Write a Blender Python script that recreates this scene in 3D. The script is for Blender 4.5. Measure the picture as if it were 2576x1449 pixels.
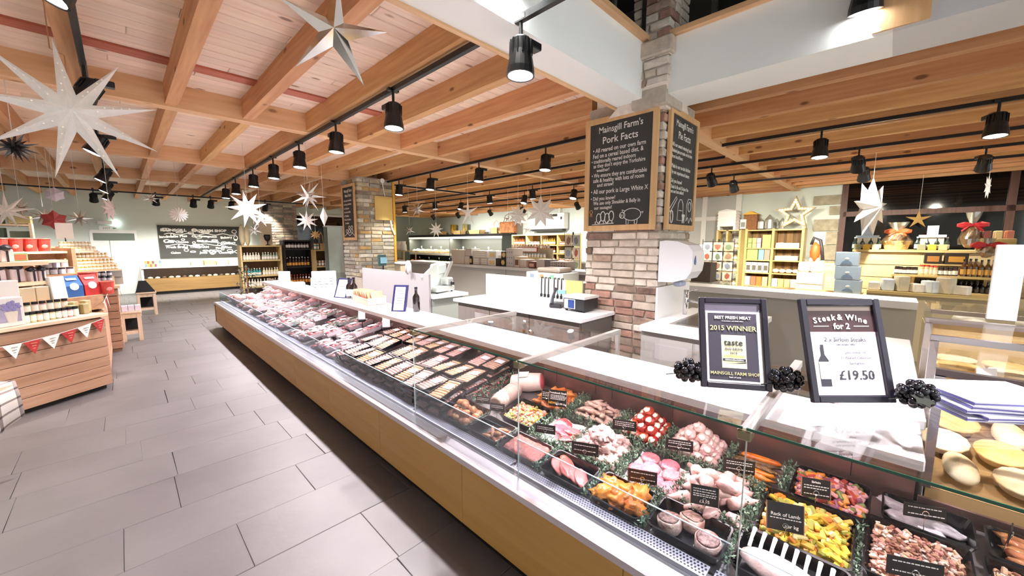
import bpy, bmesh, math, random
from mathutils import Vector, Matrix, noise
R = random.Random(7)
PI = math.pi
for o in list(bpy.data.objects): bpy.data.objects.remove(o)
SC = bpy.context.scene
COL = SC.collection
# ---------------------------------------------------------------- camera
cam = bpy.data.cameras.new('camera'); camo = bpy.data.objects.new('camera', cam); COL.objects.link(camo)
cam.sensor_width = 36; cam.lens = 36*963/2576; cam.clip_start = .02; cam.clip_end = 100
yaw, pit = math.radians(45.53), math.atan(114.5/963)
Fv = Vector((math.sin(yaw)*math.cos(pit), math.cos(yaw)*math.cos(pit), -math.sin(pit)))
Rv = Vector((math.cos(yaw), -math.sin(yaw), 0)); Uv = Rv.cross(Fv)
m = Matrix((Rv, Uv, -Fv)).transposed().to_4x4(); m.translation = (0, 0, 1.65)
camo.matrix_world = m
SC.camera = camo
# ---------------------------------------------------------------- world, exposure
W = bpy.data.worlds.new('world'); SC.world = W; W.use_nodes = True
W.node_tree.nodes['Background'].inputs[0].default_value = (.96, 1, 1, 1)
W.node_tree.nodes['Background'].inputs[1].default_value = .85
SC.view_settings.view_transform = 'Standard'; SC.view_settings.look = 'None'
SC.view_settings.gamma = 1; SC.view_settings.use_curve_mapping = False
SC.view_settings.exposure = 1.1
LAMP_W = 75.0      # power of one track spotlight
# ---------------------------------------------------------------- materials
MATS = {}
def lin(c):
    if isinstance(c, str):
        c = [int(c[i:i+2], 16)/255 for i in (0, 2, 4)]
    return tuple((v/12.92 if v <= .04045 else ((v+.055)/1.055)**2.4) for v in c) + (1,)
def M(name, col, rough=.55, metal=0, var=0, vs=6, stretch=(1, 1, 1), col2=None, bump=0, bs=None, rnd=0, emit=0, trans=0, spec=None, coat=0, hue=0):
    """principled material; var/col2 = noise mottling, rnd = brightness change from object to object"""
    if name in MATS: return MATS[name]
    m = bpy.data.materials.new(name); m.use_nodes = True; MATS[name] = m
    nt = m.node_tree; N = nt.nodes; L = nt.links; b = N['Principled BSDF']
    c = lin(col)
    b.inputs['Base Color'].default_value = c
    b.inputs['Roughness'].default_value = rough; b.inputs['Metallic'].default_value = metal
    if spec is not None: b.inputs['Specular IOR Level'].default_value = spec
    if coat: b.inputs['Coat Weight'].default_value = coat
    if trans: b.inputs['Transmission Weight'].default_value = trans
    if emit: b.inputs['Emission Color'].default_value = c; b.inputs['Emission Strength'].default_value = emit
    out = None
    if var or col2 or bump:
        tc = N.new('ShaderNodeTexCoord'); mp = N.new('ShaderNodeMapping'); nz = N.new('ShaderNodeTexNoise')
        mp.inputs['Scale'].default_value = stretch; nz.inputs['Scale'].default_value = vs; nz.inputs['Detail'].default_value = 5
        oi = N.new('ShaderNodeObjectInfo'); ml = N.new('ShaderNodeMath'); ml.operation = 'MULTIPLY'; ml.inputs[1].default_value = 37
        cb = N.new('ShaderNodeCombineXYZ'); L.new(oi.outputs['Random'], ml.inputs[0])
        for k in range(3): L.new(ml.outputs[0], cb.inputs[k])
        L.new(tc.outputs['Object'], mp.inputs['Vector']); L.new(cb.outputs[0], mp.inputs['Location'])
        L.new(mp.outputs[0], nz.inputs['Vector'])
        if var or col2:
            rp = N.new('ShaderNodeValToRGB'); e = rp.color_ramp.elements
            e[0].position = .3; e[1].position = .7
            if col2: e[0].color = lin(col2); e[1].color = c
            else:
                e[0].color = tuple(max(0, v*(1-var)) for v in c[:3])+(1,); e[1].color = tuple(min(1, v*(1+var*.6)) for v in c[:3])+(1,)
            L.new(nz.outputs[0], rp.inputs[0]); out = rp.outputs[0]
        if bump:
            bp = N.new('ShaderNodeBump'); bp.inputs['Strength'].default_value = bump; bp.inputs['Distance'].default_value = .02
            if bs:
                n2 = N.new('ShaderNodeTexNoise'); n2.inputs['Scale'].default_value = bs; n2.inputs['Detail'].default_value = 4
                L.new(mp.outputs[0], n2.inputs['Vector']); L.new(n2.outputs[0], bp.inputs['Height'])
            else: L.new(nz.outputs[0], bp.inputs['Height'])
            L.new(bp.outputs[0], b.inputs['Normal'])
    if rnd or hue:
        oi = N.new('ShaderNodeObjectInfo'); mr = N.new('ShaderNodeMapRange')
        mr.inputs['To Min'].default_value = 1-rnd; mr.inputs['To Max'].default_value = 1+rnd*.7
        L.new(oi.outputs['Random'], mr.inputs['Value'])
        hs = N.new('ShaderNodeHueSaturation')
        L.new(mr.outputs[0], hs.inputs['Value'])
        if hue:
            m2 = N.new('ShaderNodeMath'); m2.operation = 'MULTIPLY_ADD'; m2.inputs[1].default_value = hue; m2.inputs[2].default_value = .5-hue/2
            ms = N.new('ShaderNodeMath'); ms.operation = 'FRACT'; m3 = N.new('ShaderNodeMath'); m3.operation = 'MULTIPLY'; m3.inputs[1].default_value = 7.31
            L.new(oi.outputs['Random'], m3.inputs[0]); L.new(m3.outputs[0], ms.inputs[0]); L.new(ms.outputs[0], m2.inputs[0]); L.new(m2.outputs[0], hs.inputs['Hue'])
        if out: L.new(out, hs.inputs['Color'])
        else: hs.inputs['Color'].default_value = c
        out = hs.outputs[0]
    if out: L.new(out, b.inputs['Base Color'])
    return m
def wood(name, col, col2, axis='x', rough=.6, rnd=.12, hue=0, fine=1.0, knots=False):
    s = {'x': (.35, 6, 6), 'y': (6, .35, 6), 'z': (6, 6, .35)}[axis]
    new = name not in MATS; m = M(name, col, rough, var=.2, col2=col2, vs=4*fine, stretch=s, rnd=rnd, hue=hue, bump=.04)
    if knots and new:                         # dark knots scattered along the grain
        nt = m.node_tree; N = nt.nodes; L = nt.links; b = N['Principled BSDF']; src = b.inputs['Base Color'].links[0].from_socket
        mp = [n for n in N if n.type == 'MAPPING'][0]; m2 = N.new('ShaderNodeMapping'); m2.inputs['Scale'].default_value = {'x': (2.2, 5, 5), 'y': (5, 2.2, 5), 'z': (5, 5, 2.2)}[axis]
        tc = [n for n in N if n.type == 'TEX_COORD'][0]; L.new(tc.outputs['Object'], m2.inputs['Vector']); L.new(mp.inputs['Location'].links[0].from_socket, m2.inputs['Location'])
        vo = N.new('ShaderNodeTexVoronoi'); vo.inputs['Scale'].default_value = 1.0; L.new(m2.outputs[0], vo.inputs['Vector'])
        rp = N.new('ShaderNodeValToRGB'); e = rp.color_ramp.elements; e[0].position = .07; e[1].position = .13; e[0].color = (1, 1, 1, 1); e[1].color = (0, 0, 0, 1); L.new(vo.outputs['Distance'], rp.inputs[0])
        mx = N.new('ShaderNodeMix'); mx.data_type = 'RGBA'; k = lin(col2); mx.inputs[7].default_value = (k[0]*.4, k[1]*.32, k[2]*.28, 1)
        L.new(rp.outputs[0], mx.inputs[0]); L.new(src, mx.inputs[6]); L.new(mx.outputs[2], b.inputs['Base Color'])
    return m
def glassmat(name, tint='ffffff', refl=.08, rough=.0, edge=None):
    """thin glazing: mostly see-through with a mirror-like sheen at grazing angles"""
    m = bpy.data.materials.new(name); m.use_nodes = True; MATS[name] = m
    nt = m.node_tree; N = nt.nodes; L = nt.links
    for n in list(N):
        if n.type != 'OUTPUT_MATERIAL': N.remove(n)
    tr = N.new('ShaderNodeBsdfTransparent'); tr.inputs[0].default_value = lin(tint)
    gl = N.new('ShaderNodeBsdfGlossy'); gl.inputs['Roughness'].default_value = rough
    fr = N.new('ShaderNodeFresnel'); fr.inputs[0].default_value = 1.3
    ad = N.new('ShaderNodeMath'); ad.operation = 'MULTIPLY_ADD'; ad.inputs[1].default_value = .3; ad.inputs[2].default_value = refl*.2
    mx = N.new('ShaderNodeMixShader'); L.new(fr.outputs[0], ad.inputs[0]); L.new(ad.outputs[0], mx.inputs[0])
    L.new(tr.outputs[0], mx.inputs[1]); L.new(gl.outputs[0], mx.inputs[2])
    L.new(mx.outputs[0], N['Material Output'].inputs[0])
    return m
# ---------------------------------------------------------------- scene objects
def link(o, parent=None, loc=None, rot=None):
    COL.objects.link(o)
    if parent is not None: o.parent = parent
    if loc is not None: o.location = loc
    if rot is not None: o.rotation_euler = rot
    return o
def tag(o, label=None, cat=None, group=None, kind=None):
    if label: o['label'] = label
    if cat: o['category'] = cat
    if group: o['group'] = group
    if kind: o['kind'] = kind
    return o
def empty(name, loc=(0, 0, 0), rz=0, label=None, cat=None, group=None, kind=None, rot=None):
    o = bpy.data.objects.new(name, None); o.empty_display_size = .05
    link(o, None, loc, rot or (0, 0, rz)); return tag(o, label, cat, group, kind)
def copy_tree(o, parent=None):
    c = o.copy(); COL.objects.link(c); c.parent = parent
    for ch in o.children: copy_tree(ch, c)
    return c
class B:
    """collects simple shapes into one mesh"""
    def __init__(s): s.v = []; s.f = []; s.m = []; s.mi = 0
    def add(s, vs, fs, T=None):
        n = len(s.v)
        s.v += [tuple(T @ Vector(v)) for v in vs] if T is not None else [tuple(v) for v in vs]
        s.f += [tuple(i+n for i in f) for f in fs]; s.m += [s.mi]*len(fs); return s
    def box(s, x0, x1, y0, y1, z0, z1, T=None):
        return s.add([(x0, y0, z0), (x1, y0, z0), (x1, y1, z0), (x0, y1, z0), (x0, y0, z1), (x1, y0, z1), (x1, y1, z1), (x0, y1, z1)],
                     [(3, 2, 1, 0), (4, 5, 6, 7), (0, 1, 5, 4), (1, 2, 6, 5), (2, 3, 7, 6), (3, 0, 4, 7)], T)
    def chbox(s, x0, x1, y0, y1, z0, z1, b=.004, T=None):
        """box with all its edges chamfered"""
        vs = []; X = ((x0, x0+b), (x1, x1-b)); Y = ((y0, y0+b), (y1, y1-b)); Z = ((z0, z0+b), (z1, z1-b))
        idx = {}
        for i in (0, 1):
            for j in (0, 1):
                for k in (0, 1):
                    for a in range(3):
                        p = (X[i][0 if a == 0 else 1], Y[j][0 if a == 1 else 1], Z[k][0 if a == 2 else 1])
                        idx[i, j, k, a] = len(vs); vs.append(p)
        g = lambda i, j, k, a: idx[i, j, k, a]
        fs = [(g(0,0,0,0), g(0,0,1,0), g(0,1,1,0), g(0,1,0,0)), (g(1,0,0,0), g(1,1,0,0), g(1,1,1,0), g(1,0,1,0)),
              (g(0,0,0,1), g(1,0,0,1), g(1,0,1,1), g(0,0,1,1)), (g(0,1,0,1), g(0,1,1,1), g(1,1,1,1), g(1,1,0,1)),
              (g(0,0,0,2), g(0,1,0,2), g(1,1,0,2), g(1,0,0,2)), (g(0,0,1,2), g(1,0,1,2), g(1,1,1,2), g(0,1,1,2))]
        for i in (0, 1):
            for j in (0, 1):
                q = (g(i,j,0,0), g(i,j,0,1), g(i,j,1,1), g(i,j,1,0)); fs.append(q if (i+j) % 2 else q[::-1])
        for i in (0, 1):
            for k in (0, 1):
                q = (g(i,0,k,0), g(i,1,k,0), g(i,1,k,2), g(i,0,k,2)); fs.append(q if (i+k) % 2 == 0 else q[::-1])
        for j in (0, 1):
            for k in (0, 1):
                q = (g(0,j,k,1), g(1,j,k,1), g(1,j,k,2), g(0,j,k,2)); fs.append(q if (j+k) % 2 else q[::-1])
        for i in (0, 1):
            for j in (0, 1):
                for k in (0, 1):
                    t = (g(i,j,k,0), g(i,j,k,1), g(i,j,k,2)); fs.append(t if (i+j+k) % 2 else t[::-1])
        return s.add(vs, fs, T)
    def lathe(s, prof, n=12, T=None, sx=1, sy=1):
        vs = []; fs = []
        for r, z in prof:
            for k in range(n):
                a = 2*PI*k/n; vs.append((r*math.cos(a)*sx, r*math.sin(a)*sy, z))
        for i in range(len(prof)-1):
            for k in range(n):
                k2 = (k+1) % n; fs.append((i*n+k, i*n+k2, (i+1)*n+k2, (i+1)*n+k))
        fs.append(tuple(range(n-1, -1, -1))); fs.append(tuple(range((len(prof)-1)*n, len(prof)*n)))
        return s.add(vs, fs, T)
    def tube(s, pts, r, n=6, closed=False):
        P = [Vector(p) for p in pts]; vs = []; fs = []; L = len(P)
        up = Vector((0, 0, 1))
        for i, p in enumerate(P):
            d = (P[(i+1) % L] - P[i-1]) if closed else (P[min(i+1, L-1)] - P[max(i-1, 0)])
            if d.length < 1e-9: d = Vector((0, 0, 1))
            d.normalize(); a = d.cross(up)
            if a.length < .05: a = d.cross(Vector((1, 0, 0)))
            a.normalize(); b = d.cross(a); rr = r[i] if isinstance(r, (list, tuple)) else r
            for k in range(n):
                t = 2*PI*k/n; vs.append(p + a*math.cos(t)*rr + b*math.sin(t)*rr)
        for i in range(L if closed else L-1):
            for k in range(n):
                i2 = (i+1) % L; k2 = (k+1) % n; fs.append((i*n+k, i*n+k2, i2*n+k2, i2*n+k))
        if not closed: fs.append(tuple(range(n))[::-1]); fs.append(tuple(range((L-1)*n, L*n)))
        return s.add(vs, fs)
    def prism(s, poly, z0, z1, T=None):
        n = len(poly); vs = [(x, y, z0) for x, y in poly]+[(x, y, z1) for x, y in poly]
        fs = [tuple(range(n))[::-1], tuple(range(n, 2*n))]+[(i, (i+1) % n, n+(i+1) % n, n+i) for i in range(n)]
        return s.add(vs, fs, T)
    def blob(s, rx, ry, rz, seed=0, rough=.25, freq=1.6, sub=2, T=None, squash=0):
        vs, fs = ico(sub); out = []
        o = Vector((seed*3.17, seed*1.73, seed*.91))
        for v in vs:
            k = 1+rough*noise.noise(v*freq+o)
            p = Vector((v.x*rx*k, v.y*ry*k, v.z*rz*k))
            if squash and p.z < -rz*squash: p.z = -rz*squash
            out.append(p)
        return s.add(out, fs, T)
    def mesh(s, name, mats, smooth=False):
        me = bpy.data.meshes.new(name); me.from_pydata(s.v, [], s.f)
        for mt in (mats if isinstance(mats, (list, tuple)) else [mats]): me.materials.append(mt)
        if any(s.m): me.polygons.foreach_set('material_index', s.m)
        if smooth: me.polygons.foreach_set('use_smooth', [True]*len(s.f))
        me.update(); return me
    def obj(s, name, mats, parent=None, loc=None, rot=None, smooth=False, **kw):
        return tag(link(bpy.data.objects.new(name, s.mesh(name, mats, smooth)), parent, loc, rot), **kw)
_ico = {}
def ico(sub):
    if sub not in _ico:
        bm = bmesh.new(); bmesh.ops.create_icosphere(bm, subdivisions=sub, radius=1)
        bm.verts.ensure_lookup_table()
        _ico[sub] = ([v.co.copy() for v in bm.verts], [tuple(v.index for v in f.verts) for f in bm.faces]); bm.free()
    return _ico[sub]
_bc = {}
def box(name, x0, x1, y0, y1, z0, z1, mat, parent=None, b=0, **kw):
    """a box whose origin is the middle of its base; alike boxes share one mesh"""
    d = (round(x1-x0, 4), round(y1-y0, 4), round(z1-z0, 4)); key = (d, mat.name, b)
    if key not in _bc:
        q = B(); a = (-d[0]/2, d[0]/2, -d[1]/2, d[1]/2, 0, d[2])
        (q.chbox(*a, b=b) if b else q.box(*a)); _bc[key] = q.mesh(name, mat)
    return tag(link(bpy.data.objects.new(name, _bc[key]), parent, ((x0+x1)/2, (y0+y1)/2, z0)), **kw)
def inst(name, me, loc, rz=0, parent=None, rot=None, sc=None, **kw):
    o = link(bpy.data.objects.new(name, me), parent, loc, rot or (0, 0, rz))
    if sc: o.scale = sc if isinstance(sc, tuple) else (sc,)*3
    return tag(o, **kw)
TEXTS = []
def text(body, size, mat, parent, loc, rot=(PI/2, 0, 0), align='CENTER', name='lettering', bold=0, shear=0, sx=1, ext=.0006):
    """flat lettering, turned into a mesh at the end of the script"""
    c = bpy.data.curves.new(name, 'FONT'); c.body = body; c.size = size; c.align_x = align; c.offset = bold*size; c.extrude = ext
    c.resolution_u = 2; c.shear = shear; c.materials.append(mat)
    o = link(bpy.data.objects.new(name, c), parent, loc, rot); o.scale = (sx, 1, 1); TEXTS.append(o); return o
def flush_texts():
    dg = bpy.context.evaluated_depsgraph_get(); dg.update()
    for o in TEXTS:
        me = bpy.data.meshes.new_from_object(o.evaluated_get(dg)); n = o.name.split('.')[0]; cu = o.data
        q = bpy.data.objects.new(n, me); COL.objects.link(q); q.parent = o.parent; q.location = o.location; q.rotation_euler = o.rotation_euler; q.scale = o.scale
        if 'label' in o: q['label'] = o['label']
        bpy.data.objects.remove(o); bpy.data.curves.remove(cu)
    TEXTS.clear()
# common materials
white = M('white_laminate', 'f1efee', .35)
whitep = M('white_paint', 'e9e8e4', .6)
paper = M('paper', 'f2f0ee', .7)
black = M('black_plastic', '131316', .35)
blackm = M('black_metal', '17171a', .45, .2)
steel = M('stainless_steel', 'd6d3d6', .3, 1)
chrome = M('chrome', 'dcdcdc', .12, 1)
chalk = M('chalk', 'e6e3dc', .9)
slate = M('chalkboard', '3a3936', .75, var=.12, vs=3)
pine = wood('pine', 'd9ad72', 'c08f55', 'x')
piney = wood('pine_y', 'd9ad72', 'c08f55', 'y')
pinez = wood('pine_z', 'dcb27a', 'c39459', 'z')
glass = glassmat('clear_glass')
glassg = M('green_glass_edge', '0a4f3e', .15, 0, trans=.0, spec=.8)
# ================================================================ floor
slabs = M('flagstone', '666161', .45, var=.13, vs=2.2, stretch=(1, 1, 1), bump=.12, bs=9, rnd=.07, hue=.012)
grout = M('floor_bed', '5f5a59', .8, var=.2, vs=5)
fl = empty('floor', (0, 0, 0), kind='structure')
box('floor_bed', -9, 14, -6, 23, -.2, -.012, grout, fl)
fl['label'] = 'worn grey-brown flagstone floor of the shop'
ROWS = [(.35, .75), (.75, 1.25), (1.25, 1.72), (1.72, 2.19), (2.19, 2.62), (2.62, 3.04), (3.04, 3.49), (3.49, 3.93), (3.93, 4.35), (4.35, 4.8), (4.8, 5.2), (5.2, 5.7), (5.7, 6.1), (6.1, 6.6), (6.6, 7.05), (7.05, 7.55), (7.55, 8.0), (8.0, 8.5), (8.5, 9.0), (9.0, 9.5)]
rs = random.Random(3)
def slab(x0, x1, y0, y1, parent):
    q = B(); g = .0007; j = lambda: rs.uniform(-.0025, .0025)
    a = [(x0+g+j(), y0+g+j()), (x1-g+j(), y0+g+j()), (x1-g+j(), y1-g+j()), (x0+g+j(), y1-g+j())]
    cx, cy = (x0+x1)/2, (y0+y1)/2; t = rs.uniform(-.0012, .0012); s = .0025
    a = [(x-cx, y-cy) for x, y in a]
    inn = [(x-math.copysign(s, x), y-math.copysign(s, y)) for x, y in a]
    vs = [(x, y, -.02) for x, y in a]+[(x, y, -.003+t) for x, y in a]+[(x, y, t) for x, y in inn]
    fs = [(0, 1, 5, 4), (1, 2, 6, 5), (2, 3, 7, 6), (3, 0, 4, 7), (4, 5, 9, 8), (5, 6, 10, 9), (6, 7, 11, 10), (7, 4, 8, 11), (8, 9, 10, 11)]
    q.add(vs, fs); return q.obj('flagstone', slabs, parent, (cx, cy, 0))
for y0, y1 in ROWS:
    x = -2.4 - rs.uniform(0, .6)
    while x < 1.32:
        w = rs.uniform(.42, .95); slab(x, min(x+w, 1.5), y0, y1, fl); x += w
q = B(); rs2 = random.Random(5)                        # the floor beyond, joined
y = 9.5
while y < 22:
    h = rs2.uniform(.4, .5); x = -8
    while x < 13:
        w = rs2.uniform(.5, 1.0); q.box(x+.003, x+w-.003, y+.003, y+h-.003, -.03, rs2.uniform(-.001, .001)); x += w
    y += h
for (xa, xb, ya, yb) in ((-8, -2.4, .35, 9.5), (1.5, 13.4, -5.5, 9.5), (-8, 1.5, -5.5, .35)):
    y = ya
    while y < yb-.05:
        h = min(.46, yb-y); x = xa
        while x < xb-.05:
            w = min(rs2.uniform(.5, 1.0), xb-x); q.box(x+.003, x+w-.003, y+.003, y+h-.003, -.03, rs2.uniform(-.001, .001)); x += w
        y += h
o = q.obj('flagstones', slabs, fl); o['kind'] = 'stuff'
# ================================================================ ceiling: boards on joists on girders
bd = wood('ceiling_board', 'f4e2cf', 'e9cfb6', 'x', .65, rnd=.10, hue=.015, knots=True)
bdnog = wood('red_noggin', 'b5644a', 'a05238', 'x', .6)
jo = wood('joist_pine', 'd6a571', 'bd8755', 'y', .6, rnd=.14, hue=.02, knots=True)
gi = wood('girder_pine', 'e6bc90', 'd6a779', 'x', .6, rnd=.06, knots=True)
ce = empty('ceiling', (0, 0, 3.05), kind='structure'); ce.location = (0, 0, 0)
box('ceiling_deck', -9, 14, 2.06, 23, 3.30, 3.36, bd, ce)
ce['label'] = 'pine boarded ceiling on joists and girders'
ZB = 3.26
rs = random.Random(11); y = 2.06
knot = 0
while y < 7.2:
    h = .145; x = -4.2 - rs.uniform(0, 2)
    while x < 5.4:
        w = rs.uniform(1.6, 3.2); q = B(); q.chbox(-w/2+.0015, w/2-.0015, -h/2+.003, h/2-.003, 0, .04, b=.005)
        q.obj('plank', bd, ce, (x+w/2, y+h/2, ZB)); x += w
    y += h
q = B()
while y < 22.5:
    q.chbox(-8.8, 13.5, y+.002, y+.143, ZB, ZB+.04, b=.004); y += .145
yb = -5
while yb < 2.0:
    q.chbox(4.1, 13.5, yb+.002, yb+.143, ZB, ZB+.04, b=.004); yb += .145
o = q.obj('planks', bd, ce); o['kind'] = 'stuff'
box('ceiling_deck', 4.05, 14, -5.5, 2.06, 3.30, 3.36, bd, ce)
GY = [1.86, 5.37, 8.78, 11.9, 15.2, 18.6]
for gy in GY:
    box('girder', 4.05 if gy < 2 else -8.8, 13.4, gy, gy+.15, 3.03, ZB, gi, ce)
jx = [1.16+.66*k for k in range(-13, 19)]
for i in range(len(GY)-1):
    for x in jx:
        x += rs.uniform(-.015, .015)
        if not -7 < x < 13.3: continue
        if i == 0: y0 = 2.06 if x < 4.05 else GY[0]+.15
        else: y0 = GY[i]+.15
        if 3.6 < x < 4.5 and i == 0: y0 = 2.45
        box('joist', x-.05, x+.05, y0, GY[i+1], 3.05, ZB, jo, ce)
for x in [4.5+.66*k for k in range(0, 14)]:
    box('joist', x-.045, x+.045, -5.4, GY[0], 3.05, ZB, jo, ce)
for x0, x1 in zip(jx[:-1], jx[1:]):                     # flat red-brown strips across the bays
    if -3.5 < x0 < 2.4: box('noggin', x0+.04, x1-.04, 4.64, 4.80, ZB-.018, ZB, bdnog, ce)
# ================================================================ beams round the void, upper floor
bw = M('beam_white', 'f8fbf8', .55)
tr = wood('trim_pine', 'e0b98c', 'cfa173', 'x', .55, rnd=.05)
trY = wood('trim_pine_y', 'e0b98c', 'cfa173', 'y', .55, rnd=.05)
b1 = empty('trim_1', (2, 1.9, 2.98), label='white boxed beam along the void edge, wooden edging', kind='structure')
def sub(name, x0, x1, y0, y1, z0, z1, mat, par, **k):
    l = par.location; return box(name, x0-l.x, x1-l.x, y0-l.y, y1-l.y, z0-l.z, z1-l.z, mat, par, **k)
sub('beam_casing', .2, 3.62, 1.76, 2.05, 2.98, 3.46, bw, b1)
sub('edge_strip', .2, 3.60, 2.05, 2.085, 2.965, 3.05, tr, b1)
sub('top_rail', .2, 3.60, 1.70, 2.08, 3.46, 3.50, tr, b1)
b2 = empty('trim_2', (3.8, 0, 2.98), label='white boxed beam running off to the right of the brick pillar', kind='structure')
sub('beam_casing', 3.56, 4.02, .2, 1.6, 2.98, 3.44, bw, b2)
sub('beam_casing', 3.56, 4.02, -5.4, .1, 2.98, 3.44, M('beam_grey', 'd2d2d2', .55), b2)
sub('top_rail', 3.50, 4.05, -5.4, 1.55, 3.44, 3.48, trY, b2)
sub('beam_soffit', 3.565, 4.02, .1, .2, 2.98, 3.0, bw, b2)
sub('joint_post', 3.545, 3.58, -.06, .2, 3.0, 3.44, wood('post_pine', 'd9b184', 'c79b68', 'z'), b2)
# balustrade glass and posts above
bg = glassmat('balustrade_glass', 'd9dcd8')
br = empty('balustrade', (2.5, 1.74, 3.5), label='glass balustrade with steel posts above the white beams', cat='balustrade')
for x in (1.0, 2.0, 2.95, 3.5): sub('post', x-.02, x+.02, 1.73, 1.77, 3.5, 4.4, steel, br)
for x in (1.02, 2.02): sub('glass_panel', x, x+.9, 1.745, 1.755, 3.55, 4.35, bg, br)
for y in (1.2, .55, -.6, -1.8): sub('post', 3.6, 3.64, y-.02, y+.02, 3.48, 4.4, steel, br)
for y in (.6, -.55, -1.75): sub('glass_panel', 3.615, 3.625, y, y+.6, 3.53, 4.35, bg, br)
# ================================================================ walls
wallg = M('wall_sage', 'd3dcd3', .75, var=.04, vs=1)
wallw = M('wall_white', 'e9ece6', .75)
box('wall_back', -9, 8.6, 17.5, 17.7, 0, 3.26, wallg, kind='structure')
box('wall_return', 8.5, 8.7, 17.7, 22, 0, 3.26, wallg, kind='structure')
box('wall_rear', 8.5, 13.2, 21.8, 22, 0, 3.26, wallg, kind='structure')
wr = box('wall_right', 13.0, 13.2, .98, 22, 0, 3.26, wallg, kind='structure')
box('wall_left', -8.2, -8.0, -5, 17.5, 0, 3.26, wallg, kind='structure')
box('wall_beyond', 13.0, 13.2, -5.4, .98, 0, 1.2, M('wall_timber', '8a7a66', .7), kind='structure')
upd = M('upper_dark', '4b463f', .8, var=.3, vs=1.5)
box('wall_upper', -3, 9, 4.6, 4.7, 3.38, 5.6, upd, kind='structure'); box('wall_upper_right', 6.5, 6.6, -6, 4.6, 3.38, 5.6, upd, kind='structure'); box('wall_upper_left', -3, -2.9, -6, 4.6, 3.38, 5.6, upd, kind='structure')
box('ceiling_upper', -3, 6.6, -6, 4.7, 5.6, 5.7, upd, kind='structure'); box('ceiling_near', -8, .2, -5.5, 2.06, 3.26, 3.36, bd, kind='structure')
# sandstone quoins at the window reveal
qn = M('quoin_stone', 'a39a84', .8, var=.25, vs=8, bump=.4, rnd=.15)
for k, (z0, z1, w) in enumerate(((2.62, 2.86, .55), (2.36, 2.58, .2), (1.95, 2.25, .5), (1.6, 1.93, .22), (1.2, 1.58, .5), (.7, 1.18, .2))):
    box('quoin', -.07, .0, -9.5, -9.5+w, z0, z1, qn, wr).location = (-.135, -10.5+w/2, z0)
# dark night window wall
wf = wood('window_frame_brown', '5d3320', '44200f', 'z', .5)
dk = M('night_glass', '0a0a0c', .05, spec=.7)
w1 = empty('window_1', (13.0, -.6, 1.2), label='dark night window with brown timber frame at the right', kind='structure')
sub('pane', 13.03, 13.05, -5.3, .96, 1.2, 3.2, dk, w1)
for y in (.92, -1.72, -3.6): sub('mullion', 12.97, 13.06, y-.06, y+.06, 1.2, 3.2, wf, w1)
sub('transom', 12.97, 13.06, -5.3, .92, 2.30, 2.42, wf, w1)
sub('window_frame', 12.95, 13.1, -5.3, .98, 1.12, 1.22, wf, w1)
w2 = empty('window_2', (6, 17.46, 1.2), label='dark night window behind the black bottle shelves', kind='structure')
sub('pane', 5.0, 7.1, 17.44, 17.46, 1.0, 2.75, dk, w2)
sub('window_frame', 4.9, 7.2, 17.42, 17.47, 2.75, 2.83, whitep, w2)
for x in (4.95, 7.12): sub('mullion', x-.04, x+.04, 17.42, 17.47, .95, 2.8, whitep, w2)
# glazed partition right of pillar
pt = empty('wall_partition', (12.96, 4.0, 0), label='pale panelled partition with white stiles beside the card rack', kind='structure')
pg = M('panel_grey', 'bcbdb8', .5)
for k, (y0, y1) in enumerate(((3.36, 4.15), (4.3, 5.3), (5.4, 6.6))):
    for z0, z1 in ((.1, 1.45), (1.6, 2.35), (2.42, 3.02)): sub('panel', 12.9, 12.94, y0, y1, z0, z1, pg, pt)
for y in (3.28, 4.22, 5.35, 6.65): sub('stile', 12.86, 12.96, y-.07, y+.07, 0, 3.05, whitep, pt)
for z in (1.52, 2.38): sub('rail', 12.87, 12.95, 3.3, 6.6, z-.06, z+.06, whitep, pt)
# door in the back wall
d1 = empty('door_1', (-.1, 17.5, 0), label='white double door with grey glazed fanlight in the back wall', kind='structure')
sub('fanlight', -.55, .36, 17.42, 17.46, 1.72, 1.94, M('fanlight_grey', '5f6a5c', .3), d1)
sub('door_frame', -.62, .42, 17.43, 17.49, 1.94, 2.0, whitep, d1)
sub('door_frame', .36, .42, 17.43, 17.49, 0, 1.94, whitep, d1)
sub('door_frame', -.62, -.55, 17.43, 17.49, 0, 1.94, whitep, d1)
sub('door_leaf', -.55, -.22, 17.45, 17.48, 0, 1.72, M('door_pale', 'dfe5df', .3), d1)
sub('door_leaf', -.20, .36, 17.45, 17.48, 0, 1.72, MATS['door_pale'], d1)
sub('lintel_band', -.6, .42, 17.46, 17.49, 2.0, 2.04, whitep, d1)
ex = empty('emergency_light', (-.15, 17.44, 2.12), label='white emergency light and green exit sign above the back door', cat='sign')
q = B(); q.chbox(-.28, .06, -.04, .0, .09, .2, b=.01); q.obj('housing', whitep, ex)
q = B(); q.chbox(.07, .16, -.06, .0, .08, .19, b=.01); q.obj('lit_lens', M('lamp_cold', 'e8fff8', .3, emit=6), ex)
box('sign_plate', -.25, .14, -.02, 0, -.1, .04, paper, ex)
gs = M('sign_green', '2f8f66', .5)
text('EXIT', .08, gs, ex, (-.09, -.022, -.06)); 
q = B(); q.prism([(0, 0), (.05, .03), (.05, .012), (.09, .012), (.09, -.012), (.05, -.012), (.05, -.03)], 0, .002, Matrix.Rotation(PI/2, 4, 'X')); q.obj('arrow', gs, ex, (.03, -.021, -.03))
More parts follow.
